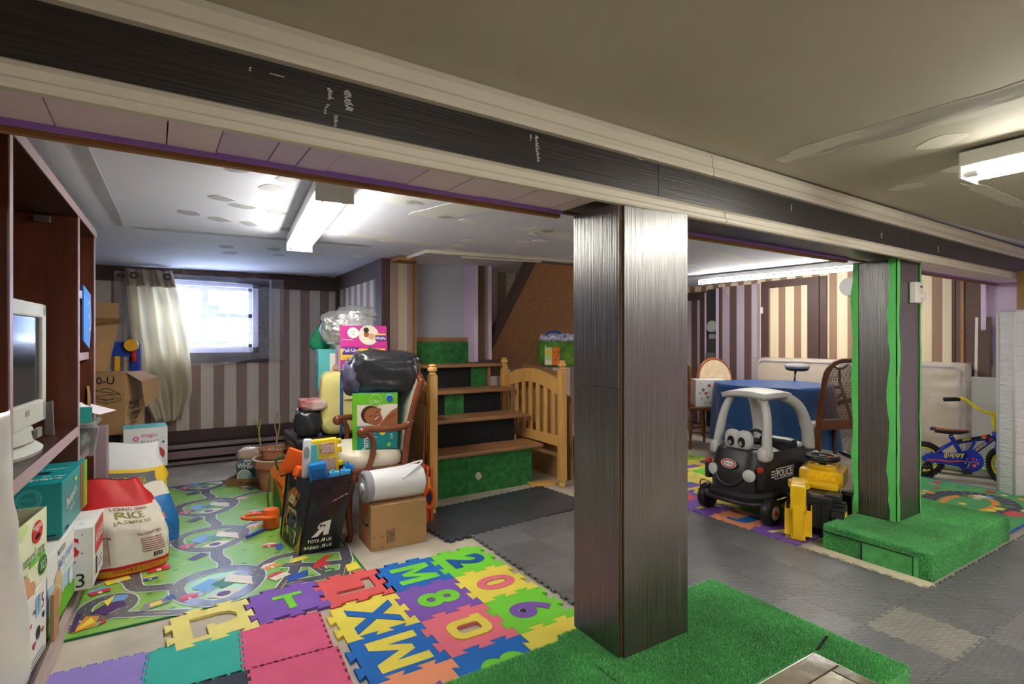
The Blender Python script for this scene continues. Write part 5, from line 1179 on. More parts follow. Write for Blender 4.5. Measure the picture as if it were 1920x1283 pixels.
for k in range(4):
    y = .22+.72*k
    if y > RH: break
    blk([(.44,y+.02),(.52,y+.10),(.58,y+.02),(.50,y-.05)], 'blue'); blk([(.52,y+.02),(.60,y+.07),(.64,y-.0),(.57,y-.05)], 'teal'); blk([(.60,y+.12),(.70,y+.02),(.70,y-.08),(.58,y+.03)], 'white')
    blk([(.50,y-.12),(.58,y-.06),(.66,y-.10),(.57,y-.17)], 'white'); pr.disc(.57/RW,(y-.115)/RH,.03/RW,HS['pur'],.028/RH)
    house(.43, y-.07, .035, 'red', 'pink', .2); house(.80, y+.10, .04, 'or_', 'white', .5); house(.27, y+.42, .035, 'pink', 'red', .2); house(.84, y+.42, .035, 'red', 'white', -.3); house(.06, y+.44, .035, 'white', 'red', .6)
    blk([(.88,y+.30),(.91,y+.36),(.90,y+.42),(.87,y+.40),(.86,y+.33)], 'dblue'); blk([(.43,y+.44),(.50,y+.50),(.53,y+.45),(.46,y+.40)], 'pur'); house(1.06, y+.48, .04, 'gr', 'red', .4); house(1.08, y+.30, .03, 'yel', 'or_', .2)
blk([(.06,.20),(.12,.15),(.19,.22),(.17,.28),(.10,.26)], 'pur'); blk([(.13,.28),(.18,.27),(.19,.33),(.14,.34)], 'blue'); blk([(.10,.30),(.14,.36),(.12,.24)], 'yel')
blk([(.02,.04),(.09,.06),(.10,.15),(.05,.18)], 'or_'); blk([(.03,.06),(.07,.16),(.09,.10)], 'yel'); blk([(.10,.05),(.13,.08),(.12,.12)], 'red'); blk([(.01,.05),(.03,.05),(.03,.22),(.01,.22)], 'pur')
house(.07,.44,.04,'red','blue',.3); house(.13,.55,.05,'yel','or_',.3); house(.30,.60,.05,'red','pink',.1); house(.27,.48,.03,'dblue','yel',0); house(.82,.17,.045,'white','red',.5); blk([(.98,.16),(1.08,.18),(1.06,.24),(1.12,.30),(1.08,.31),(1.02,.25)], 'red'); blk([(.84,.06),(.95,.10),(.96,.17),(.86,.14)], 'dblue'); blk([(.90,.30),(1.0,.32),(.98,.37),(.92,.36)], 'yel'); blk([(1.13,.03),(1.20,.05),(1.20,.14),(1.14,.12)], 'yel')
pr.disc(1.05/RW,.10/RH,.03/RW,HS['dg'],.03/RH); pr.disc(1.05/RW,.10/RH,.02/RW,HS['white'],.006/RH)
blk([(.24,.10),(.36,.14),(.34,.20),(.26,.18)], 'gr'); blk([(.28,.13),(.33,.14),(.32,.18),(.28,.17)], 'yel'); blk([(.33,.16),(.38,.17),(.37,.22),(.34,.21)], 'dblue')
pr.build(rg)
# ---------------------------------------------------------------- puzzle-edged foam tiles
def edge_pts(n, d):
    """one shared side from 0 to 1: n dovetail tabs pushed out by d (units of the side)"""
    out = [(0,0)]; w_ = 1/(2*n+1)
    for k in range(n):
        a = w_*(2*k+1); s_ = w_*.14
        out += [(a+s_,0),(a-s_,d),(a+w_+s_,d),(a+w_-s_,0)]
    out.append((1,0)); return out
def tile_loop(P, n, d, gap=.0008, sides=(1,1,1,1)):
    """square tile of side P centred at 0; tabs go up (+y) on horizontal sides and left (-x) on vertical sides"""
    E_ = edge_pts(n, d); h = P/2; L = []
    bot = [(-h+t*P, -h+o*P*sides[0]) for t, o in E_]; right = [(h-o*P*sides[1], -h+t*P) for t, o in E_]
    top = [(h-t*P, h+o*P*sides[2]) for t, o in [(1-a, b_) for a, b_ in reversed(E_)]]; left = [(-h-o*P*sides[3], h-t*P) for t, o in [(1-a, b_) for a, b_ in reversed(E_)]]
    for seq in (bot[:-1], right[:-1], top[:-1], left[:-1]): L += seq
    k = 1-gap/h
    return [(x*k, y*k) for x, y in L]
def foam(rgb): return mat('foam_%d_%d_%d' % rgb, rgb, .62, spec=.3, bump=.35, bscale=330, var=.05, vscale=7)
_dark = {}
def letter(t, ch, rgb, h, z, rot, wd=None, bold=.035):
    c = tuple(int(v*.45) for v in rgb)  # darkened letter colour, painted as the shade in the groove around it
    if ch in 'MW':
        P = [(-.5,-.5),(-.5,.5),(-.24,.5),(0,-.02),(.24,.5),(.5,.5),(.5,-.5),(.27,-.5),(.27,.12),(.08,-.30),(-.08,-.30),(-.27,.12),(-.27,-.5)]
        sg = 1 if ch == 'M' else -1; ca, sa = math.cos(rot), math.sin(rot); W_ = wd or h
        q = MB(); q.add([(a*W_*sg*ca-b_*h*sg*sa, a*W_*sg*sa+b_*h*sg*ca, z+.0012) for a, b_ in P], [tuple(range(len(P)-1,-1,-1))]); q.build('letter', foam(rgb), t); return
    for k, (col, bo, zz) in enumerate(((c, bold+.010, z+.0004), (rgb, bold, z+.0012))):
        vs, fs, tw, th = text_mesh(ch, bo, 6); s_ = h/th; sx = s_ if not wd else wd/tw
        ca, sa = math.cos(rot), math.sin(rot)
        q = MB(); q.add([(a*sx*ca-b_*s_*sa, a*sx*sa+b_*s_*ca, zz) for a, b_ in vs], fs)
        q.build('letter' if k else 'letter_groove_shade', foam(col) if k else mat('groove_%d_%d_%d' % col, col, .8), t)
FC = dict(blue=(30,112,204), green=(124,222,66), yellow=(244,226,92), purple=(132,92,190), pink=(240,120,140), red=(232,96,98), orange=(248,160,120), dblue=(30,92,176), rose=(226,96,140), teal=(56,182,170), lilac=(150,134,214), cream=(240,228,140), slate=(56,64,82))
TZ = .012
def foam_tile(label, x, y, col, P=.305, n=2, d=.085, rz=0.0, ch=None, lc=None, lrot=-PI/2, lh=.20, wd=None, holes=None, z=.001, cat='foam tile', group=None, bold=.035, sides=(1,1,1,1)):
    t = thing('foam_tile', label, cat, (x,y,z), rz, group); L = tile_loop(P, n, d, sides=sides)
    if holes: outline('tile', [L]+holes, TZ, foam(FC[col]), t)
    else: q = MB(); q.prism(L, TZ); q.build('tile', foam(FC[col]), t)
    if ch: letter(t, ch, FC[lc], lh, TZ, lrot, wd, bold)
    return t
def rrect(a, b_, r, n=5):
    L = []
    for cx, cy, s0 in ((a-r,b_-r,0),(-a+r,b_-r,90),(-a+r,-b_+r,180),(a-r,-b_+r,270)): L += [(cx+r*math.cos(math.radians(s0+90*i/n)), cy+r*math.sin(math.radians(s0+90*i/n))) for i in range(n+1)]
    return L
P_ = .305; GX = lambda i: 1.02+P_*i; GY = lambda j: 2.27+P_*j
foam_tile('blue foam tile with a green letter M at the back of the alphabet mat', GX(0), GY(1), 'blue', ch='M', lc='green', bold=.012, wd=.20)
foam_tile('green foam tile with a blue number 2 at the far corner of the alphabet mat', GX(1), GY(1), 'green', ch='2', lc='dblue')
foam_tile('purple foam tile with a green number 8', GX(0), GY(0), 'purple', ch='8', lc='green', wd=.13)
foam_tile('yellow foam tile with a pink number 0', GX(1), GY(0), 'yellow', ch='0', lc='pink', wd=.14)
foam_tile('yellow foam tile with a blue letter X', GX(-1), GY(0), 'yellow', ch='X', lc='blue')
foam_tile('pink foam tile with a loose yellow letter Q, beside the green 6', GX(0), GY(-1), 'pink', holes=[rrect(.05,.032,.018)])
_q = [o for o in bpy.data.objects if o.get('label','').startswith('pink foam tile with a loose')][0]
outline('letter', [rrect(.090,.072,.05)+[], rrect(.05,.032,.018)], .005, foam(FC['yellow']), _q, (0,0,TZ))
q_ = MB(); q_.bevbox((.04,.05,TZ),(.085,.085,TZ+.005), .001); q_.build('letter_tail', foam(FC['yellow']), _q)
foam_tile('green foam tile with a purple number 6', GX(1), GY(-1), 'green', ch='6', lc='purple', wd=.13)
foam_tile('blue foam tile with a yellow letter W', GX(-1), GY(-1), 'blue', ch='W', lc='yellow', wd=.22)
foam_tile('salmon foam tile at the bottom edge, next to the blue 3', GX(-1), GY(-2), 'orange', ch='V', lc='purple', lh=.12)
foam_tile('blue foam tile with a green number 3 against the turf platform', GX(0), GY(-2), 'blue', ch='3', lc='green', wd=.15, lrot=PI/2)
foam_tile('yellow foam tile with a pink number 1 half under the column platform', GX(1), GY(-2), 'yellow', ch='1', lc='pink')
hl = .095
Lh = [(.085,-.05),(.085,.075),(.04,.075),(.04,-.01),(-.095,-.01),(-.095,-.05)]
foam_tile('red foam tile with its letter L cut out', GX(-1)+.012, GY(1)+.012, 'red', holes=[Lh])
foam_tile('purple foam tile with a green letter T', .430, 2.604, 'purple', P=.298, rz=.055, z=.0016, ch='T', lc='green', lrot=0.0, lh=.15)
Ph = [(-.085,-.09),(-.085,.09),(.03,.09),(.07,.075),(.09,.04),(.085,.0),(.06,-.02),(.0,-.025),(.0,.0),(-.03,.0),(-.03,-.09)]
foam_tile('yellow foam tile with its letter cut out, lying alone at left', .128, 2.570, 'cream', P=.298, rz=.08, holes=[Ph], z=.0024)
R2 = -.05
def big(i, j): 
    x, y = .365+.31*i, 2.285+.31*j; return (x, y+R2*(x-.365)*1.0)
for lab, i, j, c_ in (('rose pink foam tile without letter under the purple T tile',0,0,'rose'),('rose pink foam tile without letter at the bottom edge',0,-1,'rose'),('teal foam tile without letter at the bottom left',-1,0,'teal'),('lilac foam tile in the bottom left corner',-2,0,'lilac'),('dark slate foam tile barely showing below the teal one',-1,-1,'slate')):
    x, y = big(i, j); foam_tile(lab, x, y, c_, .31, 6, .035, R2)
# ---------------------------------------------------------------- black interlocking gym mats
def plate_mat(name, rgb):
    m = mat(name, rgb, .36, spec=.55, var=.12, vscale=5); nt = m.node_tree; b = nt.nodes['Principled BSDF']
    g = nt.nodes.new('ShaderNodeTexCoord'); mp = nt.nodes.new('ShaderNodeMapping'); nt.links.new(g.outputs['Object'], mp.inputs[0]); mp.inputs['Rotation'].default_value = (0,0,.6)
    br = nt.nodes.new('ShaderNodeTexBrick'); nt.links.new(mp.outputs[0], br.inputs['Vector']); br.inputs['Scale'].default_value = 1.0; br.inputs['Brick Width'].default_value = .034; br.inputs['Row Height'].default_value = .014; br.inputs['Mortar Size'].default_value = .0032; br.inputs['Mortar Smooth'].default_value = .6
    br.inputs['Color1'].default_value = (1,1,1,1); br.inputs['Color2'].default_value = (.75,.75,.75,1); br.inputs['Mortar'].default_value = (0,0,0,1)
    bp = nt.nodes.new('ShaderNodeBump'); bp.inputs['Strength'].default_value = 1.0; bp.inputs['Distance'].default_value = .02; nt.links.new(br.outputs['Color'], bp.inputs['Height']); nt.links.new(bp.outputs[0], b.inputs['Normal'])
    return m
M_gym = [plate_mat('rubber_mat_a', (122,122,127)), plate_mat('rubber_mat_b', (134,134,137)), plate_mat('rubber_mat_c', (156,153,148))]
loop = tile_loop(P_, 5, .040)
qq = MB(); qq.prism(loop, TZ); proto = qq.build('mat_sheet', M_gym[0]); gym_me = proto.data; bpy.data.objects.remove(proto)
gym_meshes = [gym_me]
for m in M_gym[1:]:
    c_ = gym_me.copy(); c_.materials.clear(); c_.materials.append(m); gym_meshes.append(c_)
for k in range(3):
    pass
ORD = ('first','second','third','fourth','fifth','sixth','seventh','eighth','ninth','tenth','eleventh','twelfth','thirteenth')
def gym(x, y, k, lab):
    t = bpy.data.objects.new('rubber_mat', gym_meshes[k]); COL.objects.link(t); t.location = (x,y,.001); tag(t, lab, 'floor mat', 'black rubber floor mats')
def seen(x, y):
    u = x*math.cos(YAW)-y*math.sin(YAW); d_ = x*math.sin(YAW)+y*math.cos(YAW)
    return d_ > .4 and abs(u/d_) < 1.06 and CAM_H/d_ < .74
rd = random.Random(11)
for j in range(15):
    for i in range(13):
        x, y = 1.5225+P_*(i+.5), 2.935-P_*(j+.5)
        shade = 1 if rd.random() < .16 or (i, j) in ((0,0),(1,1)) else 0
        if i >= 5 and y > 1.12: continue
        if (y < 1.0 and x < 1.95) or (.95 < y < 1.52 and x < 2.05) or x > 5.6: continue
        if not any(seen(x+a, y+b_) for a in (-.15,.15) for b_ in (-.15,.15)): continue
        if i == 3 and j == 6: gym(x, y, 2, 'faded light grey rubber mat tile right of the turf platforms'); continue
        gym(x, y, shade, '%s ribbed rubber mat tile, %s row from stairs, %s from the alphabet mat' % (('black','dark grey')[shade], ORD[min(j,12)], ORD[i]))
# smooth black mats in front of the stairs
M_smooth = mat('smooth_black_mat', (70,72,82), .38, spec=.5, var=.22, vscale=5)
for k, (x, y, lab) in enumerate(((1.64,3.20,'smooth black foam mat in front of the left half of stairs'),(2.245,3.25,'smooth black foam mat in front of the right half of stairs'))):
    t = thing('smooth_mat', lab, 'floor mat', (x,y,.001), .085); q = MB(); q.prism(tile_loop(.605, 10, .024), TZ+.002); q.build('mat_sheet', M_smooth, t)
# ---------------------------------------------------------------- turf platforms
def turf(name, label, loops_top, h, walls, density, seed, blade=.011):
    """carpeted platform: loops_top = rectangles (x0,y0,x1,y1) of the top"""
    t = thing(name, label, 'platform', (0,0,0))
    for k, (x0, y0, x1, y1) in enumerate(loops_top):
        q = MB(); q.bevbox((x0,y0,0.001),(x1,y1,h), .012); q.build('carpeted_block', M_turf, t)
    import numpy as np
    rg_ = np.random.default_rng(seed); pts = []; nrm = []
    for (x0, y0, x1, y1) in loops_top:
        n = int((x1-x0)*(y1-y0)*density); p = np.stack([rg_.uniform(x0,x1,n), rg_.uniform(y0,y1,n), np.full(n,h-.001)], 1); pts.append(p); nrm.append(np.tile([[0,0,1.0]],(n,1)))
    for (ax, ay, bx, by, nx, ny) in walls:
        L = math.hypot(bx-ax, by-ay); n = int(L*h*density); s_ = rg_.uniform(0,1,n)
        p = np.stack([ax+(bx-ax)*s_, ay+(by-ay)*s_, rg_.uniform(.004,h,n)], 1); pts.append(p); nrm.append(np.tile([[nx,ny,0.0]],(n,1)))
    p = np.concatenate(pts); nm = np.concatenate(nrm); n = len(p)
    d_ = nm + rg_.normal(0,.45,(n,3)); d_ /= np.linalg.norm(d_,axis=1,keepdims=True)
    sd = np.cross(d_, rg_.normal(0,1,(n,3))); sd /= np.linalg.norm(sd,axis=1,keepdims=True)
    L = blade*rg_.uniform(.6,1.15,(n,1)); w_ = .0011
    v = np.empty((n,3,3)); v[:,0] = p-sd*w_; v[:,1] = p+sd*w_; v[:,2] = p+d_*L
    me = bpy.data.meshes.new('turf_pile'); me.vertices.add(n*3); me.vertices.foreach_set('co', v.ravel()); me.loops.add(n*3); me.loops.foreach_set('vertex_index', np.arange(n*3,dtype=np.int32)); me.polygons.add(n); me.polygons.foreach_set('loop_start', np.arange(0,n*3,3,dtype=np.int32)); me.polygons.foreach_set('loop_total', np.full(n,3,dtype=np.int32)); me.polygons.foreach_set('material_index', rg_.integers(0,3,n).astype(np.int32))
    for m in M_blades: me.materials.append(m)
    me.update(calc_edges=True)
    o = bpy.data.objects.new('turf_pile', me); COL.objects.link(o); o.parent = t; stuff(o)
    return t
M_blades = [mat('turf_blade_a', (112,204,124), .7, var=.25, vscale=3), mat('turf_blade_b', (156,228,164), .7, var=.25, vscale=3), mat('turf_blade_c', (80,172,96), .7, var=.25, vscale=3)]
h = .145
t = turf('turf_platform', 'low platform covered in green artificial grass under the near column', [(1.15,1.0,2.0,1.53),(.45,.80,1.145,1.50),(1.82,.78,2.0,1.0)], h, [(2.0,.78,2.0,1.53,1,0),(1.15,1.53,2.0,1.53,0,1),(.45,1.5,1.145,1.5,0,1)], 330000, 1)
q = MB(); q.box((1.146,.80,.05),(1.149,1.31,h+.004)); q.build('carpet_seam', M_dark, t)
q = MB(); 
for k in range(7): q.box((1.84+.016*k,.985+.004*k,h-.002),(1.856+.016*k,.99+.004*k,h+.010))
stuff(q.build('torn_seam', M_dark, t))
t = turf('turf_platform', 'low platform covered in green artificial grass under the taped column', [(3.16,1.14,4.24,1.66)], .14, [(3.16,1.66,3.16,1.14,-1,0),(3.16,1.14,4.24,1.14,0,-1),(4.24,1.14,4.24,1.66,1,0)], 260000, 2)
q = MB(); q.box((3.150,1.19,.01),(3.159,1.45,.105)); q.build('carpet_flap', M_turf, t)
q = MB(); q.box((3.147,1.22,.106),(3.152,1.66,.109)); q.box((3.147,1.212,.01),(3.152,1.215,.11)); q.box((3.146,1.452,.01),(3.151,1.455,.10)); stuff(q.build('carpet_seam', M_dark, t))
# slate tiled step beside the near platform
t = thing('tiled_step', 'shiny slate tiled step at the bottom edge beside the platform', 'step', (0,0,0))
q = MB(); q.box((1.16,.30,.001),(1.815,.985,.140)); q.build('step_block', M_rawwood, t)
M_slate = mat('polished_slate', (146,134,108), .16, spec=.6, var=.0, rgb2=(88,78,62), vscale=6, bump=.25, bscale=9)
M_slate2 = mat('pale_slate', (196,188,170), .14, spec=.6, rgb2=(150,140,118), vscale=8, bump=.35, bscale=11)
for k, (x0, y0, x1, y1, m) in enumerate(((1.165,.905,1.81,.98,M_slate),(1.765,.30,1.81,.90,M_slate),(1.165,.30,1.76,.90,M_slate2))):
    q = MB(); q.bevbox((x0,y0,.141),(x1,y1,.152), .002); q.build('slate_tile', m, t)
q = MB(); q.box((1.162,.982,.138),(1.816,.987,.150)); q.box((1.812,.30,.138),(1.817,.985,.150)); q.build('metal_trim', mat('metal_trim', (170,168,160), .3, metal=.9), t)
# cream puzzle strip along the far platform
ct_ = thing('cream_edge_strip', 'cream puzzle edged foam strip along the left foot of far platform', 'floor mat', (3.075,1.40,.0012))
q = MB(); E_ = edge_pts(7, .045); q.prism([(-.0-o*.6,-.30+t_*.6) for t_, o in E_]+[(.07,.30),(.07,-.30)], .010); q.build('strip', foam((226,216,190)), ct_)
# train track rug on the right
tr = thing('train_rug', 'multicoloured train track rug between bicycle and far platform', 'rug', (4.26,1.17,.0145), .0)
q = MB(); q.bevbox((0,0,0),(1.22,1.0,.006), .002); q.build('rug_sheet', mat('rug_green_teal', (70,150,110), .8, rgb2=(96,170,90), vscale=5), tr)
q = MB(); q.box((-.005,-.012,0),(1.23,0,.0075)); q.box((1.22,0,0),(1.232,1.0,.0075)); q.build('binding', mat('blue_binding', (40,96,190), .6), tr)
pr = Print((0,0,.006),(1,0,0),(0,1,0),1.22,1.0,.0004); pr.step = .00001; g2 = lambda L: [(x/1.22,y) for x, y in L]
trk = [(.62+.36*math.cos(a),.36+.22*math.sin(a)) for a in [i*2*PI/30 for i in range(31)]]
M_tr = mat('rug_track', (70,72,90), .8); 
pr.line(g2(trk), .10, M_tr)
for i in range(30): pr.line(g2([((trk[i][0]-.62)*.9+.62,(trk[i][1]-.36)*.82+.36),((trk[i][0]-.62)*1.1+.62,(trk[i][1]-.36)*1.18+.36)]), .008, HS['gr'])
pr.line(g2([((x-.62)*.72+.62,(y-.36)*.6+.36) for x, y in trk]), .045, HS['or_'])
rd = random.Random(9)
for k in range(46):
    x, y = .05+1.1*rd.random(), .04+.92*rd.random(); c_ = ('red','dblue','yel','or_','dg','white','blue','red')[k%8]; r = .02+.035*rd.random()
    pr.poly(g2([(x+r*math.cos(a)*(1+.5*rd.random()),y+r*.7*math.sin(a)*(1+.5*rd.random())) for a in [i*2*PI/6 for i in range(6)]]), HS[c_])
pr.build(tr)
# ---------------------------------------------------------------- alphabet tiles on the right
TX = lambda i: 3.21+.302*i; TY = lambda j: 2.21+.302*j
right_tiles = [(0,0,'orange','J','blue','salmon foam tile with a blue letter J before the toy car wheel'),(0,1,'purple','Y','yellow','purple foam tile with a yellow letter Y behind the toy car wheel'),(0,2,'red',None,None,'plain red foam tile next to the near column, right mat'),
 (1,1,'yellow','T','cream','pale yellow foam tile under the front of the toy car'),(1,2,'purple','R','yellow','purple foam tile with a yellow letter R, left of toy car'),(1,3,'blue','2','orange','blue foam tile with an orange number 2'),(0,3,'purple',None,None,'plain purple foam tile against the near column'),
 (2,3,'yellow','Z','cream','yellow foam tile between the blue 2 and green C tiles'),(2,2,'yellow','H','cream','yellow foam tile just left of the toy car body'),(3,3,'green','C','red','green foam tile with red letter C nearer the toy car'),(2,4,'purple','S','yellow','purple foam tile with a yellow letter S beside column edge'),(3,4,'yellow','J','purple','yellow foam tile with a purple hook shaped letter J'),(4,4,'yellow','U','purple','yellow foam tile with a purple letter near the blue cloth'),
 (4,5,'green','C','red','green foam tile with red letter C nearest the wooden chair'),(3,5,'purple','W','yellow','purple foam tile at the far left of the right alphabet mat'),(1,0,'green','N','yellow','green foam tile hidden beneath the toy car'),(0,-1,'purple','A','cream','purple foam tile under the yellow digger arm'),(2,1,'purple','9','yellow','purple foam tile with yellow number 9 under the toy car'),(1,-1,'purple','G','yellow','purple foam tile beneath the toy digger'),(2,0,'yellow','9','purple','yellow foam tile with purple 9 between digger and column'),(3,1,'yellow','8','purple','yellow foam tile with a purple 8 behind the digger'),(3,2,'purple','E','yellow','purple foam tile with a yellow letter E behind the toy car'),(2,-1,'yellow','K','purple','yellow foam tile at the back of the toy digger')]
for i, j, c_, ch, lc, lab in right_tiles:
    foam_tile(lab, TX(i), TY(j), c_, .302, 3, .055, 0, ch, lc, lh=.19, wd=.15)
# ---------------------------------------------------------------- doors and panels along the right wall
M_strL = stripe_mat('striped_door_lilac', 1, .215, .52, .03, (112,86,84), (196,184,198))
def wallpanel(name, y0, y1, z0, z1, th, m, parent=None):
    q = MB(); q.bevbox((XR-th,y0,z0),(XR,y1,z1), .002); return q.build(name, m, parent)
dr = struct(wallpanel('door_1', 3.34, 4.06, .02, 1.95, .025, M_brownpaint)); 
q = MB(); q.box((XR-.032,3.47,.05),(XR-.025,3.95,1.86)); q.build('door_panel', M_strY, dr)
q = MB(); q.box((XR-.036,4.03,1.55),(XR-.025,4.06,1.63)); q.build('hinge', M_white, dr)
dr = struct(wallpanel('door_2', 4.09, 4.70, .02, 1.93, .06, M_strL))
q = MB(); q.box((XR-.064,4.655,.02),(XR-.06,4.70,1.92)); q.build('edge_strip', M_lilac, dr)
q = MB(); q.tube(bez([(XR-.07,4.50,1.90),(XR-.08,4.50,1.86),(XR-.09,4.49,1.83),(XR-.075,4.48,1.82)],4), .004, 6); q.build('wire_hook', M_white, dr)
dr = struct(wallpanel('door_3', 4.88, 5.60, .02, 1.90, .03, M_brownpaint))
q = MB(); q.box((XR-.037,4.99,.05),(XR-.03,5.50,1.78)); q.build('door_panel', M_strL, dr)
q = MB(); q.box((XR-.036,4.88,.02),(XR-.03,4.905,1.88)); q.build('edge_strip', M_lilac, dr)
struct(wallpanel('trim_14', 3.255, 3.33, 0, 1.95, .02, M_brownpaint))
struct(wallpanel('wall_right.003', 1.87, 2.06, 0, 1.80, .03, M_brownpanel)); 
struct(wallpanel('trim_15', 2.062, 2.09, 0, 1.93, .035, M_brownpaint)); struct(wallpanel('trim_16', 1.83, 1.868, 0, 1.80, .05, M_lilac)); struct(wallpanel('trim_17', 1.995, 2.02, 0, 1.78, .042, M_tread))
# flat panel coloured dark for the shade in a closet gap, with a meter
q = MB(); q.box((XR-.006,4.705,0),(XR-.002,4.878,1.92)); struct(q.build('wall_right.002', mat('closet_gap_shade', (58,62,62), .7)))
mt_ = thing('electric_meter', 'round pale electric meter in the dark gap between doors', 'meter', (XR-.008,4.79,1.40))
q = MB(); q.lathe([(.085,0),(.085,-.03),(.065,-.055),(0,-.06)], 22, axis='x'); q.build('dial', mat('meter_grey', (170,172,170), .3), mt_, autos=AS)
q = MB(); q.bevbox((-.02,-.05,-.17),(0,.05,-.10), .004); q.build('terminal_box', M_pgrey, mt_)
for z in (.55,.86,1.08):
    t = thing('closet_box', ('grey box on the lowest closet shelf','pale box on the middle closet shelf','small box on the top closet shelf')[(.55,.86,1.08).index(z)], 'box', (XR-.07,4.79,z-.2)); q = MB(); q.bevbox((0,-.07,0),(.06,.07,.16), .005); q.build('box', mat('closet_grey', (104,106,104), .6), t)
    q = MB(); q.box((-.02,-.08,-.015),(.066,.08,0)); q.build('shelf', M_dark, t)
t = thing('wall_disc', 'round grey disc mounted on the striped wall behind the taped column', 'disc', (XR-.002,3.01,1.80))
q = MB(); q.lathe([(.10,0),(.10,-.03),(.08,-.04),(0,-.04)], 24, axis='x'); q.build('disc', mat('disc_grey', (150,150,150), .5), t, autos=AS)
# planks leaning in the lilac corner
for k, (y, h_, w_, m, lab) in enumerate(((1.835,1.42,.11,M_brownpanel,'tall brown plank with white edge leaning in the lilac corner'),(1.77,.98,.04,M_white,'narrow white plank leaning in the lilac corner'),(1.71,1.05,.10,M_beige,'pale beige plank leaning in the lilac corner'))):
    t = thing('leaning_plank', lab, 'plank', (XR-.16,y,0)); q = MB(); q.add([(0,-w_/2,0),(0,w_/2,0),(.018,w_/2,0),(.018,-w_/2,0),(.12,-w_/2+.02,h_),(.12,w_/2+.02,h_),(.138,w_/2+.02,h_),(.138,-w_/2+.02,h_)],[(0,3,2,1),(4,5,6,7),(0,1,5,4),(1,2,6,5),(2,3,7,6),(3,0,4,7)]); q.build('plank', m, t)
    if k == 0: q = MB(); q.add([(-.003,w_/2-.022,0),(-.003,w_/2,0),(.117,w_/2+.02,h_),(.117,w_/2-.002,h_)],[(0,1,2,3)]); q.build('white_edge', M_white, t)
t = thing('drywall_sheet', 'large white panel standing behind the small bicycle', 'panel', (6.10,1.74,0))
q = MB(); q.bevbox((-.02,-.62,0),(.0,.15,.88), .003); q.build('panel', mat('panel_white', (206,206,204), .5, var=.04, vscale=3), t)
# ---------------------------------------------------------------- plastic-wrapped mattress
M_mat = mat('wrapped_cream_mattress', (222,206,184), .3, coat=.7, spec=.6, var=.04, vscale=3); 
def creases(m, sc_, st, dist=.03, stretch=(1,1,1), rot=(0,0,0)):
    nt = m.node_tree; b_ = nt.nodes['Principled BSDF']; g = nt.nodes.new('ShaderNodeTexCoord'); mp = nt.nodes.new('ShaderNodeMapping'); nt.links.new(g.outputs['Object'], mp.inputs[0]); mp.inputs['Scale'].default_value = stretch; mp.inputs['Rotation'].default_value = rot
    n = nt.nodes.new('ShaderNodeTexNoise'); n.inputs['Scale'].default_value = sc_; n.inputs['Detail'].default_value = 4; n.inputs['Distortion'].default_value = .8; nt.links.new(mp.outputs[0], n.inputs[0])
    bp = nt.nodes.new('ShaderNodeBump'); bp.inputs['Strength'].default_value = st; bp.inputs['Distance'].default_value = dist; nt.links.new(n.outputs['Fac'], bp.inputs['Height']); nt.links.new(bp.outputs[0], b_.inputs['Normal'])
    if 'Coat Normal' in b_.inputs: nt.links.new(bp.outputs[0], b_.inputs['Coat Normal'])
creases(M_mat, 3, .5, .04, (1,1,2.2), (.7,0,0))
mw = thing('wrapped_mattress', 'cream mattress in clear plastic standing against the striped wall', 'mattress', (6.13,2.93,0))
q = MB(); q.bevbox((-.09,-1.02,.004),(.09,1.06,1.0), .07); q.build('mattress', M_mat, mw, autos=1.0)
q = MB(); pts = [(-.092,-.97,.05),(-.092,-.97,.93),(-.092,-.93,.965),(-.092,.98,.965),(-.092,1.01,.93)]; q.tube(pts, .010, 6); q.build('piping', mat('pale_piping', (206,206,214), .4), mw, smooth=True)
M_wrapfilm = film_mat('wrap_film', (240,240,244), .26, .10, 5, 1.0)
q = MB(); q.grid(lambda u, v: (-.104-.018*abs(noise.noise(Vector((u*7,v*9+u*6,.4))))-.006*noise.noise(Vector((u*22,v*20,1))), -1.06+2.14*u, .01+1.0*v), 70, 34); q.build('plastic_wrap', M_wrapfilm, mw, smooth=True)
# ---------------------------------------------------------------- table with blue cloth
tb_ = thing('round_table', 'round dining table hidden under the blue vinyl cloth', 'table', (5.17,3.24,0))
q = MB(); q.lathe([(.53,.73),(.535,.745),(.53,.76)], 36); q.build('tabletop', M_tread, tb_, autos=AS)
q = MB(); q.lathe([(.22,.001),(.20,.03),(.07,.06),(.05,.3),(.06,.62),(.16,.73)], 18); q.build('pedestal', M_tread, tb_, autos=AS)
M_vinyl = mat('blue_vinyl', (42,88,150), .3, spec=.55, var=.10, vscale=5); creases(M_vinyl, 7, .45, .02, (1,1,1.4))
tc = tag(bpy.data.objects.new('tablecloth', None), 'shiny blue vinyl cloth draped over the round table', 'tablecloth'); COL.objects.link(tc); tc.location = (5.17,3.24,0)
def cloth(u, v):
    a = 2*PI*u
    if v < .4: r = .55*(v/.4); return (r*math.cos(a), r*math.sin(a), .7645)
    k = (v-.4)/.6; wv = math.sin(a*9+1)+.6*math.sin(a*5)+.5*math.sin(a*14)
    r = .55+.012*min(1,k*8)+.035*k+ .030*k*wv
    return (r*math.cos(a), r*math.sin(a), .7645-.010*min(1,k*6)-(.58+.03*math.sin(a*4))*k)
q = MB(); q.grid(cloth, 150, 26, closed_u=True); q.build('cloth', M_vinyl, tc, smooth=True)
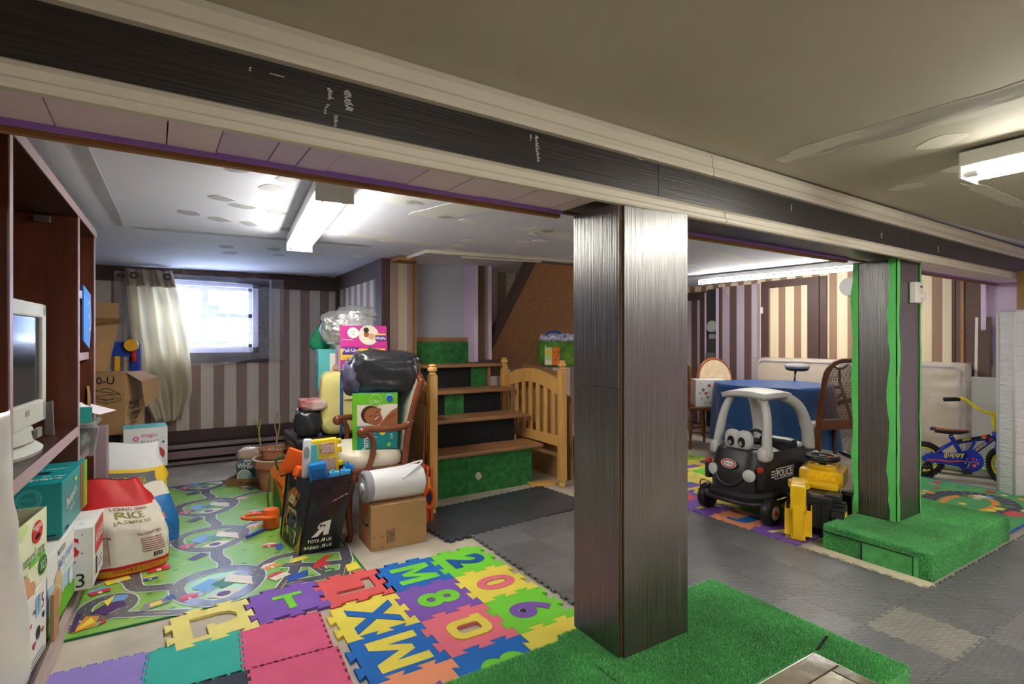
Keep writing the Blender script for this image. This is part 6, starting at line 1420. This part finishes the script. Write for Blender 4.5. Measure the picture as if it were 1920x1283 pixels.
# ---------------------------------------------------------------- chairs round the table
M_oak = mat('oak_stain', (124,76,42), .35, var=.2, vscale=7, spec=.5)
wc = thing('windsor_chair', 'brown turned wooden chair carrying the white heart box', 'chair', (5.04,4.06,0), math.radians(-25))
q = MB(); q.bevbox((-.20,-.20,.435),(.22,.20,.468), .014); q.build('seat', M_oak, wc, autos=AS)
LP = [(.012,0),(.016,.04),(.013,.10),(.020,.16),(.024,.25),(.017,.30),(.022,.36),(.018,.44)]
for x, y in ((-.15,-.16),(-.15,.16),(.16,-.17),(.16,.17)):
    q = MB(); S_ = Matrix(((1,0,-x*.35,x*1.35-x*.2),(0,1,-y*.35,y*1.15),(0,0,1,0),(0,0,0,1))); q.lathe(LP, 10, M=S_); q.build('leg', M_oak, wc, smooth=True)
for y in (-.17,.17): q = MB(); q.tube([(-.165,y,.18),(.17,y,.18)], .010, 8); q.build('stretcher', M_oak, wc, smooth=True)
BP = [(.016,.46),(.020,.52),(.014,.58),(.021,.66),(.015,.74),(.022,.80),(.020,.92),(.012,.94)]
for y in (-.18,.18): q = MB(); q.lathe(BP, 10, (-.18,y,0)); q.build('back_post', M_oak, wc, smooth=True)
q = MB(); q.bevbox((-.195,-.17,.78),(-.170,.17,.90), .008); q.build('back_rail', M_oak, wc)
for k in range(4): q = MB(); q.tube([(-.182,-.11+.073*k,.465),(-.182,-.11+.073*k,.79)], .007, 6); q.build('spindle', M_oak, wc, smooth=True)
d = (.33,.22,.30)
t = carton('diaper_box', 'white heart printed diaper box standing on the brown wooden chair', (4.885,3.955,.470), math.radians(-33), d, WHT)
R, Fp, T = faces(d)
Fp.text('HUGGIES', .88, .5, .062, RED, -PI/2, .014, maxw=.27).text('4', .52,.14,.06,BLK).disc(.45,.78,.05,RED).rect(.66,.2,.74,.62,YEL)
for x, y, r in ((.16,.85,.02),(.2,.3,.03),(.34,.5,.05),(.3,.15,.02)): ring_heart(Fp, x, y, r, RED)
for x, y, r in ((.25,.62,.055),(.40,.35,.04),(.14,.5,.03)): Fp.disc(x,y,r,GREY)
Fp.ringp(.34,.13,.05,BLK,.12); Fp.build(t)
T.rect(.1,.3,.9,.36,GREY).rect(.1,.55,.8,.60,RED).build(t)
oc = thing('oval_back_chair', 'chair with a cream oval upholstered back behind the blue table', 'chair', (5.74,4.22,0), math.radians(157))
M_hon = mat('honey_frame', (156,88,46), .3, var=.15, vscale=7, spec=.5)
def oval(n=30): return [(.225*math.cos(a), .72+.25*math.sin(a)) for a in [2*PI*i/n for i in range(n+1)]]
q = MB(); q.tube([(x,-.20+.0*(z),z) if False else (x,-.20-.12*(z-.47),z) for x, z in oval()], .022, 8, cap=False); q.build('back_frame', M_hon, oc, smooth=True)
q = MB(); q.add([(x*.96,-.205-.12*(z-.47),.72+(z-.72)*.96) for x, z in oval()[:-1]]+[(x*.96,-.175-.12*(z-.47),.72+(z-.72)*.96) for x, z in oval()[:-1]], [tuple(range(30)), tuple(range(59,29,-1))]); q.build('back_upholstery', mat('cream_floral', (232,214,184), .6, rgb2=(218,190,156), vscale=14), oc)
q = MB(); q.blob((0,.05,.44),(.48,.46,.10), 4, 24, 10); q.build('seat', M_vel, oc, smooth=True)
q = MB(); q.bevbox((-.22,-.18,.34),(.22,.26,.40), .01); q.build('apron', M_hon, oc)
for x, y in ((-.20,-.16),(.20,-.16),(-.20,.24),(.20,.24)): q = MB(); q.tube([(x,y,0),(x,y,.36)], [.014,.022], 8); q.build('leg', M_hon, oc, smooth=True)
cc = thing('cane_chair', 'tall wooden chair with woven cane back in front of the blue table', 'chair', (4.98,2.49,0), math.radians(-18))
M_chestnut = mat('chestnut_frame', (112,66,34), .35, var=.2, vscale=7, spec=.5)
def arch(n=16, w_=.235, z0=.12, z1=1.03, r=.16):
    L = [(-w_,z0),(-w_,.5),(-w_+.01,.85)]+[(-w_+r+.01+(-r)*math.cos(t_)*1.0, .87+(z1-.87)*math.sin(t_)) for t_ in [PI/2*i/6 for i in range(1,7)]]
    return L+[(-x,z) for x, z in reversed(L)]
AP = arch(); YO = lambda z: -.02-.16*max(0,z-.45)
q = MB(); q.tube([(x,YO(z),z) for x, z in AP], .026, 8, flat=(1,.8)); q.build('back_frame', M_chestnut, cc, smooth=True)
q = MB(); q.bevbox((-.22,YO(.5)-.015,.42),(.22,YO(.5)+.012,.50), .006); q.build('lower_rail', M_chestnut, cc)
M_cane = mat('cane', (104,72,44), .6)
q = MB(); 
for k in range(31): x = -.21+.014*k; zt = .93+.06*(1-(x/.21)**2) if abs(x) < .2 else .86; q.box((x-.0022,0,.50),(x+.0022,.003,zt))
for k in range(34): z = .505+.014*k; w2 = .215 if z < .87 else .215*max(.2,math.sqrt(max(0,1-((z-.87)/.135)**2))); q.box((-w2,-.001,z-.0022),(w2,.002,z+.0022))
cane = q.build('cane_panel', M_cane, cc); cane.location = (0,-.10,0); 
for v in cane.data.vertices: v.co.y += (YO(v.co.z)+.10)
stuff(cane)
q = MB(); q.bevbox((-.23,.0,.42),(.23,.26,.47), .015); q.build('seat', M_vel, cc)
for x, y in ((-.20,.23),(.20,.23)): q = MB(); q.tube([(x,y,.001),(x,y,.43)], [.014,.02], 8); q.build('leg', M_chestnut, cc, smooth=True)
for x in (-.235,.235): q = MB(); q.tube([(x,-.06,.001),(x,-.02,.2),(x,-.02,.45)], [.016,.02,.024], 8); q.build('leg', M_chestnut, cc, smooth=True)
# ---------------------------------------------------------------- bicycles
M_tyre = mat('tyre_rubber', (30,30,32), .6, bump=.6, bscale=90); M_chrome = mat('chrome', (190,190,194), .15, metal=1.0); M_spoke = mat('spoke_wire', (150,150,154), .3, metal=.8)
def wheel(parent, c, R, r, rim, n_sp=16, M=None, tread=False):
    q = MB(); q.ring(c, R-r, r, 'y', 36, 10, M=M)
    if tread:
        for k in range(40):
            a = 2*PI*k/40
            for sy in (-.55,.55): 
                p = Vector((c[0]+(R-.002)*math.cos(a+.04*(sy>0)), c[1]+sy*r, c[2]+(R-.002)*math.sin(a+.04*(sy>0)))); q.cbox((0,0,0),(.012,.012,.008), (M or Matrix()) @ Matrix.Translation(p) @ Matrix.Rotation(-a+PI/2,4,'Y'))
    w_ = q.build('wheel', M_tyre, parent, smooth=not tread)
    q = MB(); q.ring(c, R-2*r, r*.45, 'y', 32, 6, M=M); q.build('rim', rim, w_, smooth=True)
    q = MB(); 
    for k in range(n_sp):
        a = 2*PI*k/n_sp; q.tube([(c[0],c[1]+.012*(-1)**k,c[2]),(c[0]+(R-2*r)*math.cos(a),c[1],c[2]+(R-2*r)*math.sin(a))], .0022, 5, M=M)
    stuff(q.build('spokes', M_spoke, w_)); 
    q = MB(); q.tube([(c[0],c[1]-.03,c[2]),(c[0],c[1]+.03,c[2])], .014, 10, M=M); q.build('hub', M_chrome, w_, smooth=True)
    return w_
kb = thing('kids_bicycle', 'small blue childrens bicycle with yellow handlebars by white mattress', 'bicycle', (5.77,1.82,.001), math.radians(-56))
M_bblue = mat('bike_blue', (28,54,186), .25, spec=.6); M_byel = mat('bike_yellow', (246,226,40), .3); M_grip = mat('black_grip', (32,32,36), .55)
RK = .155
wheel(kb, (-.31,0,RK), RK, .024, M_byel, 14, tread=True)
fr = MB(); 
for a, b_, r in (((-.02,0,.17),(-.115,0,.375),.017),((.20,0,.40),(.02,0,.22),.019),((.19,0,.385),(-.09,0,.315),.015),((.05,0,.335),(.0,0,.22),.011)): fr.tube([a,b_], r, 10)
for y in (-.035,.035): fr.tube([(-.09,y*.4,.325),(-.31,y,RK)], .010, 8); fr.tube([(-.02,y*.5,.17),(-.31,y,RK)], .010, 8)
fr.build('frame', M_bblue, kb, smooth=True)
q = MB(); q.tube([(.185,0,.43),(.215,0,.33)], .024, 12); q.build('head_tube', M_bblue, kb, smooth=True)
q = MB(); q.tube([(-.115,0,.375),(-.128,0,.41)], .011, 8); q.tube([(-.112,0,.366),(-.117,0,.378)], .021, 10); q.build('seat_post', M_chrome, kb, smooth=True)
q = MB(); q.grid(lambda u, v: (-.24+.25*u, (v-.5)*(.14*(1-u)**.8+.028)*1.0, .432+.012*(1-u)-.018*math.sin(u*PI)*.5-.035*abs(v-.5)**2*4*.5), 16, 9); q.build('saddle', M_grip, kb, smooth=True, solid=.022)
q = MB(); q.grid(lambda u, v: (-.23+.24*u, (v-.5)*.9*(.13*(1-u)**.8+.026), .4345+.012*(1-u)-.018*math.sin(u*PI)*.5-.035*abs(v-.5)**2*4*.5), 14, 7); q.build('saddle_stripes', mat('flame_print', (190,84,40), .5, rgb2=(40,36,34), vscale=26), kb, smooth=True)
q = MB(); q.lathe([(.0,-.02),(.092,-.02),(.095,-.012),(.092,.0)], 26, axis='y', c=(-.0,-.045,0), M=Matrix.Translation((0,0,.175))); 
q.prism([(-.02,-.06),(-.30,-.03),(-.34,.0),(-.30,.04),(-.02,.075)], .02, Matrix.Translation((0,-.045,.175)) @ Matrix.Rotation(PI/2,4,'X')); cg = q.build('chain_guard', M_bblue, kb, autos=AS)
pr = Print((-.30,-.0655,.12),(1,0,0),(0,0,1),.38,.12,.001); pr.text('guppy', .50,.78,.042,M_byel,.06,.015,maxw=.16)
pr.line([(.0,.36),(.2,.42),(.4,.36),(.6,.44),(.95,.40)],.007,mat('coral_print', (232,110,90), .5)); pr.line([(.0,.30),(.2,.36),(.4,.30),(.6,.38)],.006,RED)
for x, y in ((.70,.3),(.76,.15),(.92,.3),(.9,.6),(.72,.6)): pr.disc(x,y,.012,WHT)
pr.disc(.86,.18,.035,ORG).disc(.84,.65,.03,RED).build(kb)
q = MB(); q.tube([(0,-.07,.175),(-.035,-.075,.09)], .007, 8); q.build('crank_arm', M_chrome, kb, smooth=True)
q = MB(); q.bevbox((-.07,-.135,.075),(-.005,-.075,.098), .005); q.build('pedal', M_grip, kb)
pr = Print((-.075,-.016,.318),(1,0,.28),(-.28,0,1),.24,.028,.002); pr.rect(0,0,1,1,BLK).text('guppy', .3,.5,.018,M_byel,0,.01,maxw=.08).disc(.8,.5,.08,ORG).build(kb)
pr = Print((.035,-.021,.232),(1,0,1),(-1,0,1),.20,.026,.002); pr.text('NORCO', .42,.5,.022,M_byel,0,.02,maxw=.10).rect(.78,.1,.95,.9,RED).build(kb)
q = MB(); q.ring((-.31,-.10,.06), .048, .014, 'y', 20, 8); q.build('training_wheel', M_tyre, kb, smooth=True)
# front assembly turned toward the camera
Sx = Vector((.20,0,.38)); FM = Matrix.Translation(Sx) @ Matrix.Rotation(math.radians(-62),4,'Z') @ Matrix.Translation(-Sx)
wheel(kb, (.265,0,RK), RK, .024, M_byel, 14, FM, True)
q = MB(); 
for y in (-.045,.045): q.tube(bez([(.215,y*.4,.325),(.235,y,.30),(.255,y,.22),(.265,y,RK)],5), .012, 8, M=FM)
q.build('fork', M_bblue, kb, smooth=True)
q = MB(); q.tube([(.195,0,.41),(.175,0,.52),(.168,0,.58)], .017, 10, M=FM); q.build('stem', M_byel, kb, smooth=True)
q = MB(); q.tube(bez([(.09,-.30,.70),(.12,-.22,.70),(.15,-.12,.62),(.168,0,.58),(.15,.12,.62),(.12,.22,.70),(.09,.30,.71)],6), .013, 10, M=FM); q.build('handlebar', M_byel, kb, smooth=True)
for s_ in (-1,1):
    q = MB(); q.tube([(.105,s_*.25,.70),(.075,s_*.36,.695)], .019, 12, M=FM); q.build('grip', M_grip, kb, smooth=True)
ab = thing('bicycle', 'dark full size bicycle between the blue table and wrapped mattress', 'bicycle', (5.80,3.19,.001), math.radians(-88))
wheel(ab, (.44,0,.31), .31, .020, M_chrome, 24); wheel(ab, (-.48,0,.31), .31, .020, M_chrome, 24)
q = MB(); 
for a, b_ in (((-.05,0,.30),(-.17,0,.72)),((.33,0,.66),(-.05,0,.30)),((.31,0,.72),(-.16,0,.68)),((-.16,0,.66),(-.48,0,.31)),((-.05,0,.30),(-.48,0,.31)),((.30,0,.78),(.44,0,.31))): q.tube([a,b_], .015, 8)
q.build('frame', mat('dark_bike_frame', (44,46,52), .3), ab, smooth=True)
q = MB(); q.blob((-.14,0,.92),(.27,.16,.075), 2.4, 22, 10); q.build('saddle', mat('grey_saddle', (150,150,150), .35), ab, smooth=True)
q = MB(); q.blob((-.14,0,.895),(.25,.13,.06), 2.4, 18, 8); q.build('saddle_base', M_grip, ab, smooth=True)
q = MB(); q.tube([(-.17,0,.72),(-.155,0,.88)], .012, 8); q.build('seat_post', M_chrome, ab, smooth=True)
q = MB(); q.tube([(.295,-.20,.95),(.31,-.1,.93),(.30,0,.90),(.31,.1,.93),(.295,.20,.95)], .011, 8); q.tube([(.30,0,.78),(.30,0,.90)], .013, 8); q.build('handlebar', M_grip, ab, smooth=True)
# scooter
ks = thing('scooter', 'pale green kick scooter with green grips behind the small bicycle', 'scooter', (6.03,1.72,.001), math.radians(113))
M_mint = mat('mint_plastic', (176,224,160), .35); M_dgr = mat('dark_green_grip', (72,134,82), .5)
q = MB(); q.bevbox((-.04,-.055,.055),(.42,.055,.085), .012); q.tube(bez([(.0,0,.075),(-.05,0,.10),(-.07,0,.16)],5), .035, 10); q.build('deck', M_mint, ks, autos=AS)
for y in (-.08,.08):
    q = MB(); q.lathe([(.0,-.014),(.058,-.014),(.062,0),(.058,.014),(0,.014)], 24, axis='y', c=(-.06,y,.063)); w_ = q.build('wheel', mat('olive_tyre', (120,140,90), .5), ks, autos=AS)
    for k in range(6):
        a = k*PI/3; q = MB(); q.tube([(-.06+.012*math.cos(a),y+(.016 if y>0 else -.016),.063+.012*math.sin(a)),(-.06+.044*math.cos(a),y+(.016 if y>0 else -.016),.063+.044*math.sin(a))], .006, 5); q.build('spoke', M_mint, w_)
q = MB(); q.lathe([(.0,-.012),(.045,-.012),(.048,0),(.045,.012),(0,.012)], 20, axis='y', c=(.44,0,.05)); q.build('wheel', M_grip, ks, autos=AS)
q = MB(); q.tube([(-.07,0,.10),(-.07,0,.20)], .022, 10); q.build('steering_joint', M_grip, ks, smooth=True)
q = MB(); q.tube([(-.07,0,.15),(-.06,0,.69)], .014, 10); q.build('pole', M_chrome, ks, smooth=True)
q = MB(); q.tube([(-.06,-.10,.69),(-.06,.10,.69)], .020, 12); q.lathe([(0,-.012),(.026,-.012),(.026,.012),(0,.012)], 14, axis='y', c=(-.06,-.105,.69)); q.lathe([(0,-.012),(.026,-.012),(.026,.012),(0,.012)], 14, axis='y', c=(-.06,.105,.69)); q.build('grip', M_dgr, ks, autos=AS)
# ---------------------------------------------------------------- white mattress and carton at the right edge
M_quilt = mat('white_quilting', (226,228,234), .5, var=.03, vscale=4); creases(M_quilt, 9, .6, .03, (1,1,4))
cm = thing('white_mattress', 'white quilted small mattress standing upright at the right edge', 'mattress', (5.41,1.42,.001), math.radians(-32))
q = MB(); q.bevbox((0,0,0),(.62,.14,1.43), .02); q.build('mattress', M_quilt, cm, autos=1.0)
for y in (.0,.14):
    q = MB(); q.tube([(.0,y,.02),(.0,y,1.41),(.02,y,1.432),(.6,y,1.432)], .009, 8); q.build('piping', M_pail, cm, smooth=True)
t = carton('wall_carton', 'brown carton sitting on top of the white mattress', (5.40,1.335,1.445), math.radians(-32), (.40,.10,.29), CARD)
q = MB(); q.box((.02,-.001,.10),(.05,0,.103)); q.build('printed_mark', BLK, t)
# ---------------------------------------------------------------- toy police car
M_cblk = mat('moulded_black_plastic', (40,40,44), .35, spec=.5, bump=.12, bscale=180); M_cgry = mat('moulded_grey_plastic', (198,198,198), .38, spec=.45); M_rub = mat('hard_black_plastic', (36,36,38), .42, var=.25, vscale=20)
tc_ = thing('toy_car', 'black and grey ride-on police toy car with smiling face and eyes', 'toy car', (3.51,2.285,.001), math.radians(-88))
def body(u, v):
    a = 2*PI*u; e = .55
    ca, sa = math.cos(a), math.sin(a); x = math.copysign(abs(ca)**e, ca); y = math.copysign(abs(sa)**e, sa)
    z = .15+.31*v
    w_ = .195*(1+.07*math.sin(v*PI)) ; l_ = .37*(1+.03*math.sin(v*PI))
    if v < .12: w_ *= 1.10; l_ *= 1.06
    X, Y = x*w_, y*l_
    if y < 0: Y *= 1 - .15*v*v                       # nose leans back
    if v > .75 and Y > -.14: z -= 0
    return (X, Y, z)
q = MB(); q.grid(body, 44, 14, closed_u=True); 
n0 = 44*13
def topz(x, y): return .46 + (.02 if y < -.1 else 0)
tp = [body(i/44,1) for i in range(44)]
# hood (front third) and cockpit well
q.add(tp+[(x*.80,y*.82 if y > 0 else y*.82,.475 if y < -.10 else .44) for x, y, z in tp], [(i,(i+1)%44,(i+1)%44+44,i+44) for i in range(44)])
q.add([(x*.80,y*.82,.475 if y < -.10 else .44) for x, y, z in tp]+[(x*.74,max(y*.76,-.10),.20) for x, y, z in tp], [(i,(i+1)%44,(i+1)%44+44,i+44) for i in range(44)])
q.add([(x*.74,max(y*.76,-.10),.20) for x, y, z in tp], [tuple(range(44))])
q.add([body(i/44,0) for i in range(44)], [tuple(range(43,-1,-1))])
q.build('body', M_cblk, tc_, smooth=True, autos=.7)
q = MB(); q.add([(x*.82,y*.84-.0,.478) for x, y, z in tp if y < -.09]+[], [tuple(range(len([1 for x, y, z in tp if y < -.09])))]) ; q.build('hood', M_cblk, tc_)
q = MB(); q.tube([(x*1.1,y*1.04,.14) for x, y, z in [body(i/44,.05) for i in range(22,45)]], .016, 8); q.build('bumper', M_cblk, tc_, smooth=True)
q = MB(); q.bevbox((-.12,.02,.20),(.12,.26,.30), .02); q.bevbox((-.13,.18,.28),(.13,.28,.50), .04); q.build('seat', M_cblk, tc_, autos=AS)
q = MB(); q.grid(lambda u, v: (-.155+.31*u, -.215+.33*v+0, .80+.035*math.sin(PI*u)**.6*math.sin(PI*(.08+.84*v))**.6), 16, 16); 
q.build('roof', M_cgry, tc_, smooth=True, solid=-.035)
def pillar(name, pts, rs, fl): q = MB(); P = bez(pts,6); R_ = [rs[0]+(rs[1]-rs[0])*i/(len(P)-1) for i in range(len(P))]; q.tube(P, R_, 12, flat=fl); return q.build(name, M_cgry, tc_, smooth=True)
for s_ in (-1,1):
    pillar('front_pillar', [(s_*.185,-.235,.43),(s_*.178,-.215,.55),(s_*.160,-.185,.70),(s_*.120,-.16,.81)], (.040,.028), (1,.8))
    q = MB(); q.blob((s_*.178,-.235,.45),(.07,.13,.10), 3, 16, 10); q.build('pillar_foot', M_cgry, tc_, smooth=True)
    pillar('rear_pillar', [(s_*.185,.30,.44),(s_*.185,.28,.58),(s_*.165,.20,.74),(s_*.125,.08,.815)], (.042,.034), (1,1))
q = MB(); 
for s_ in (-1,1): q.blob((s_*.044,-.255,.525),(.115,.065,.135), 2.6, 22, 14)
q.blob((0,-.25,.50),(.15,.07,.08), 3, 18, 8); stuff(q.build('eye_mount', M_cgry, tc_, smooth=True))
for s_ in (-1,1):
    q = MB(); q.lathe([(.026,0),(.026,-.006),(.0,-.010)], 18, axis='y', M=Matrix.Translation((s_*.040,-.283,.515)) @ Matrix.Diagonal((1,1,1.35,1))); e_ = q.build('pupil', M_dark, tc_, autos=AS)
    q = MB(); q.lathe([(.012,0),(.012,-.003),(.0,-.004)], 12, axis='y', M=Matrix.Translation((s_*.040-.004,-.291,.505)) @ Matrix.Diagonal((1,1,1.35,1))); q.build('iris', M_pgrey, e_, autos=AS)
    q = MB(); q.lathe([(.040,.012),(.040,-.004),(.030,-.011),(.0,-.014)], 20, axis='y', M=Matrix.Translation((s_*.135,-.352,.315)) @ Matrix.Rotation(s_*.25,4,'Z')); q.build('headlight', mat('pale_lens', (206,206,206), .25), tc_, autos=AS)
    q = MB(); q.bevbox((s_*.192-.014,-.335,.345),(s_*.192+.014,-.30,.375), .005); q.build('indicator', M_tred, tc_)
    q = MB(); q.bevbox((s_*.195-.02,-.335,.235),(s_*.195+.02,-.29,.35), .012); q.build('indicator_pillar', M_cblk, tc_, autos=AS)
q = MB(); q.tube(bez([(-.095,-.372,.295),(-.06,-.382,.255),(0,-.388,.235),(.06,-.382,.255),(.095,-.372,.295)],6), .009, 8); q.build('smile', mat('glossy_black_groove', (58,58,62), .18, spec=.7), tc_, smooth=True)
pr = Print((-.058,-.372,.345),(1,0,0),(0,.14,1),.116,.062,.004); pr.disc(.5,.5,.5,WHT,.5,24).disc(.5,.5,.46,RED,.44,24).disc(.5,.5,.36,WHT,.30,24).text('little tikes', .5,.5,.012,BLK,0,.01,maxw=.07).build(tc_, 'maker_badge')
pr = Print((-.06,-.19,.826),(1,0,.0),(0,.9,.30),.12,.07,.006); pr.disc(.5,.5,.5,BLU,.5,22).text('COZY', .5,.55,.02,YEL,0,.02,maxw=.08).build(tc_, 'roof_badge')
pr = Print((.2075,-.21,.27),(0,1,.0),(0,0,1),.26,.10,.006); pr.poly([(.10,.15),(.95,.15),(1.0,.85),(.16,.85)],WHT).poly([(.12,.2),(.93,.2),(.97,.8),(.18,.8)],BLK).text('POLICE', .56,.5,.05,WHT,0,.03,maxw=.19)
for k in range(3): pr.rect(-.06,.3+.18*k,.10,.38+.18*k,WHT)
pr.build(tc_, 'side_decal')
for x, y, nm in ((-.235,-.27,'wheel'),(.235,-.27,'wheel'),(-.205,.25,'wheel'),(.205,.25,'wheel')):
    s_ = 1 if x > 0 else -1
    q = MB(); q.lathe([(.03,-.035),(.070,-.034),(.088,-.022),(.092,0),(.088,.022),(.070,.034),(.03,.035)], 26, axis='x', c=(x,0,0), M=Matrix.Translation((0,y,.092))); w_ = q.build('wheel', M_rub, tc_, autos=AS)
    q = MB(); q.lathe([(.045,s_*.033),(.043,s_*.037),(0,s_*.037)], 20, axis='x', c=(x,0,0), M=Matrix.Translation((0,y,.092))); q.build('hub', M_cgry, w_, autos=AS)
    q = MB(); q.lathe([(.018,s_*.036),(.014,s_*.046),(0,s_*.047)], 14, axis='x', c=(x,0,0), M=Matrix.Translation((0,y,.092))); q.build('hub_cap', M_tred, w_, autos=AS)
    q = MB(); q.tube(bez([(x*.7,y,.15),(x*.93,y-.02,.20),(x*1.2,y-.02,.19),(x*1.22,y,.092)],4) if y < 0 and x < 0 else [(x*.6,y,.12),(x,y,.092)], .005, 6); q.build('axle_wire', M_chrome, w_, smooth=True)
q = MB(); q.ring((0,0,0), .085, .012, 'y', 22, 8, M=Matrix.Translation((0,-.09,.50)) @ Matrix.Rotation(-.6,4,'X')); q.build('steering_wheel', M_cblk, tc_, smooth=True)
q = MB(); q.lathe([(.0,-.02),(.022,-.018),(.026,0),(.018,.02),(0,.024)], 14, axis='x', c=(.235,0,0), M=Matrix.Translation((0,.31,.40))); q.build('fuel_cap', M_white, tc_, autos=AS)
# ---------------------------------------------------------------- ride-on digger
dg = thing('toy_digger', 'yellow and black ride-on toy digger with folded arm before the platform', 'toy digger', (3.545,1.88,.014), math.radians(-70))
M_dy = mat('digger_yellow', (246,198,30), .32, spec=.5); 
q = MB(); q.bevbox((-.10,-.27,.07),(.10,.10,.235), .02); q.bevbox((-.085,-.29,.05),(.085,-.26,.20), .01); q.build('chassis', M_cblk, dg, autos=AS)
for x in (-.06,.0,.06): q = MB(); q.bevbox((x-.018,-.297,.06),(x+.018,-.286,.20), .004); q.build('grille_rib', M_cblk, dg)
q = MB(); q.bevbox((-.135,-.22,.20),(-.05,-.10,.245), .012); q.bevbox((.05,-.22,.20),(.135,-.10,.245), .012); q.build('mudguard', M_cblk, dg, autos=AS)
q = MB(); q.bevbox((-.11,-.08,.235),(.11,.10,.285), .02); q.bevbox((-.13,.0,.24),(.13,.26,.345), .02); q.bevbox((-.09,.04,.33),(.09,.22,.375), .02); q.build('engine_cover', M_dy, dg, autos=AS)
for k, x in enumerate((-.07,-.02,.03,.075)): q = MB(); q.lathe([(0,-.008),(.016,-.006),(.018,0)], 14, axis='y', c=(x,0,0), M=Matrix.Translation((0,-.001,.30))); q.build('button', M_dy, dg, autos=AS)
q = MB(); q.ring((0,.08,.415), .085, .019, 'z', 26, 10); q.build('steering_wheel', M_cblk, dg, smooth=True)
q = MB(); q.lathe([(.02,.36),(.03,.41),(.024,.43),(0,.432)], 14, (0,.08,0)); q.build('steering_hub', M_cblk, dg, autos=AS)
for x in (-.05,.05): q = MB(); q.tube([(0,.08,.415),(x*1.6,.08,.418)], .012, 8); q.build('steering_spoke', M_tred if x > 0 else M_cblk, dg, smooth=True)
q = MB(); q.bevbox((-.08,.20,.24),(.08,.42,.30), .03); q.build('seat', M_cblk, dg, autos=AS)
arm = MB()
M1 = Matrix.Translation((-.085,-.25,.285)) @ Matrix.Rotation(.15,4,'Z') @ Matrix.Diagonal((1.12,1.12,1.08,1))
arm.lathe([(.055,-.02),(.055,.015),(.045,.02)], 20, (-.0,.05,0), M=M1); arm.bevbox((-.035,-.12,-.005),(.035,.06,.035), .012, M1); arm.bevbox((-.038,-.15,-.12),(.038,-.09,.035), .014, M1)
ar = arm.build('boom_arm', M_dy, dg, autos=AS)
q = MB(); q.bevbox((-.026,-.168,-.26),(.026,-.128,-.08), .008, M1); q.build('dipper_arm', M_dy, dg, autos=AS)
for a, b_, r in (((-.04,-.12,-.10),(.04,-.12,-.10),.02),((-.034,-.147,-.25),(.034,-.147,-.25),.018)):
    q = MB(); q.tube([a,b_], r, 12, M=M1); q.build('pivot_pin', M_dy, dg, smooth=True)
bk = [(-.14,-.24),(-.10,-.11),(-.05,-.09),(-.02,-.16),(-.06,-.24)]
q = MB(); pts = [(y, z) for y, z in bk]
for x0, x1 in ((-.065,-.059),(.059,.065)): q.add([(x0,y,z) for y, z in pts]+[(x1,y,z) for y, z in pts], [tuple(range(5)),tuple(range(9,4,-1))]+[(i,(i+1)%5,(i+1)%5+5,i+5) for i in range(5)], M1)
q.add([(-.065,y,z) for y, z in pts]+[(.065,y,z) for y, z in pts], [(0,1,6,5),(4,0,5,9),(3,4,9,8)], M1); q.build('bucket', M_dy, dg, solid=.004)
for x, y, R_, m in ((-.125,-.19,.105,M_rub),(.125,-.19,.105,M_rub),(-.12,.26,.085,M_rub),(.12,.26,.085,M_rub)):
    q = MB(); q.lathe([(.03,-.034),(R_-.012,-.034),(R_-.004,-.028),(R_-.004,.028),(R_-.012,.034),(.03,.034)], 28, axis='x', c=(x,0,0), M=Matrix.Translation((0,y,R_)))
    for k in range(18):
        a = 2*PI*k/18; q.cbox((0,0,0),(.066,.012,.012), Matrix.Translation((x,y+(R_-.004)*math.cos(a),R_+(R_-.004)*math.sin(a))) @ Matrix.Rotation(a,4,'X'))
    w_ = q.build('wheel', m, dg)
    s_ = 1 if x > 0 else -1; q = MB(); q.lathe([(.05,s_*.034),(.045,s_*.040),(0,s_*.040)], 18, axis='x', c=(x,0,0), M=Matrix.Translation((0,y,R_))); q.build('hub', M_dy, w_, autos=AS)
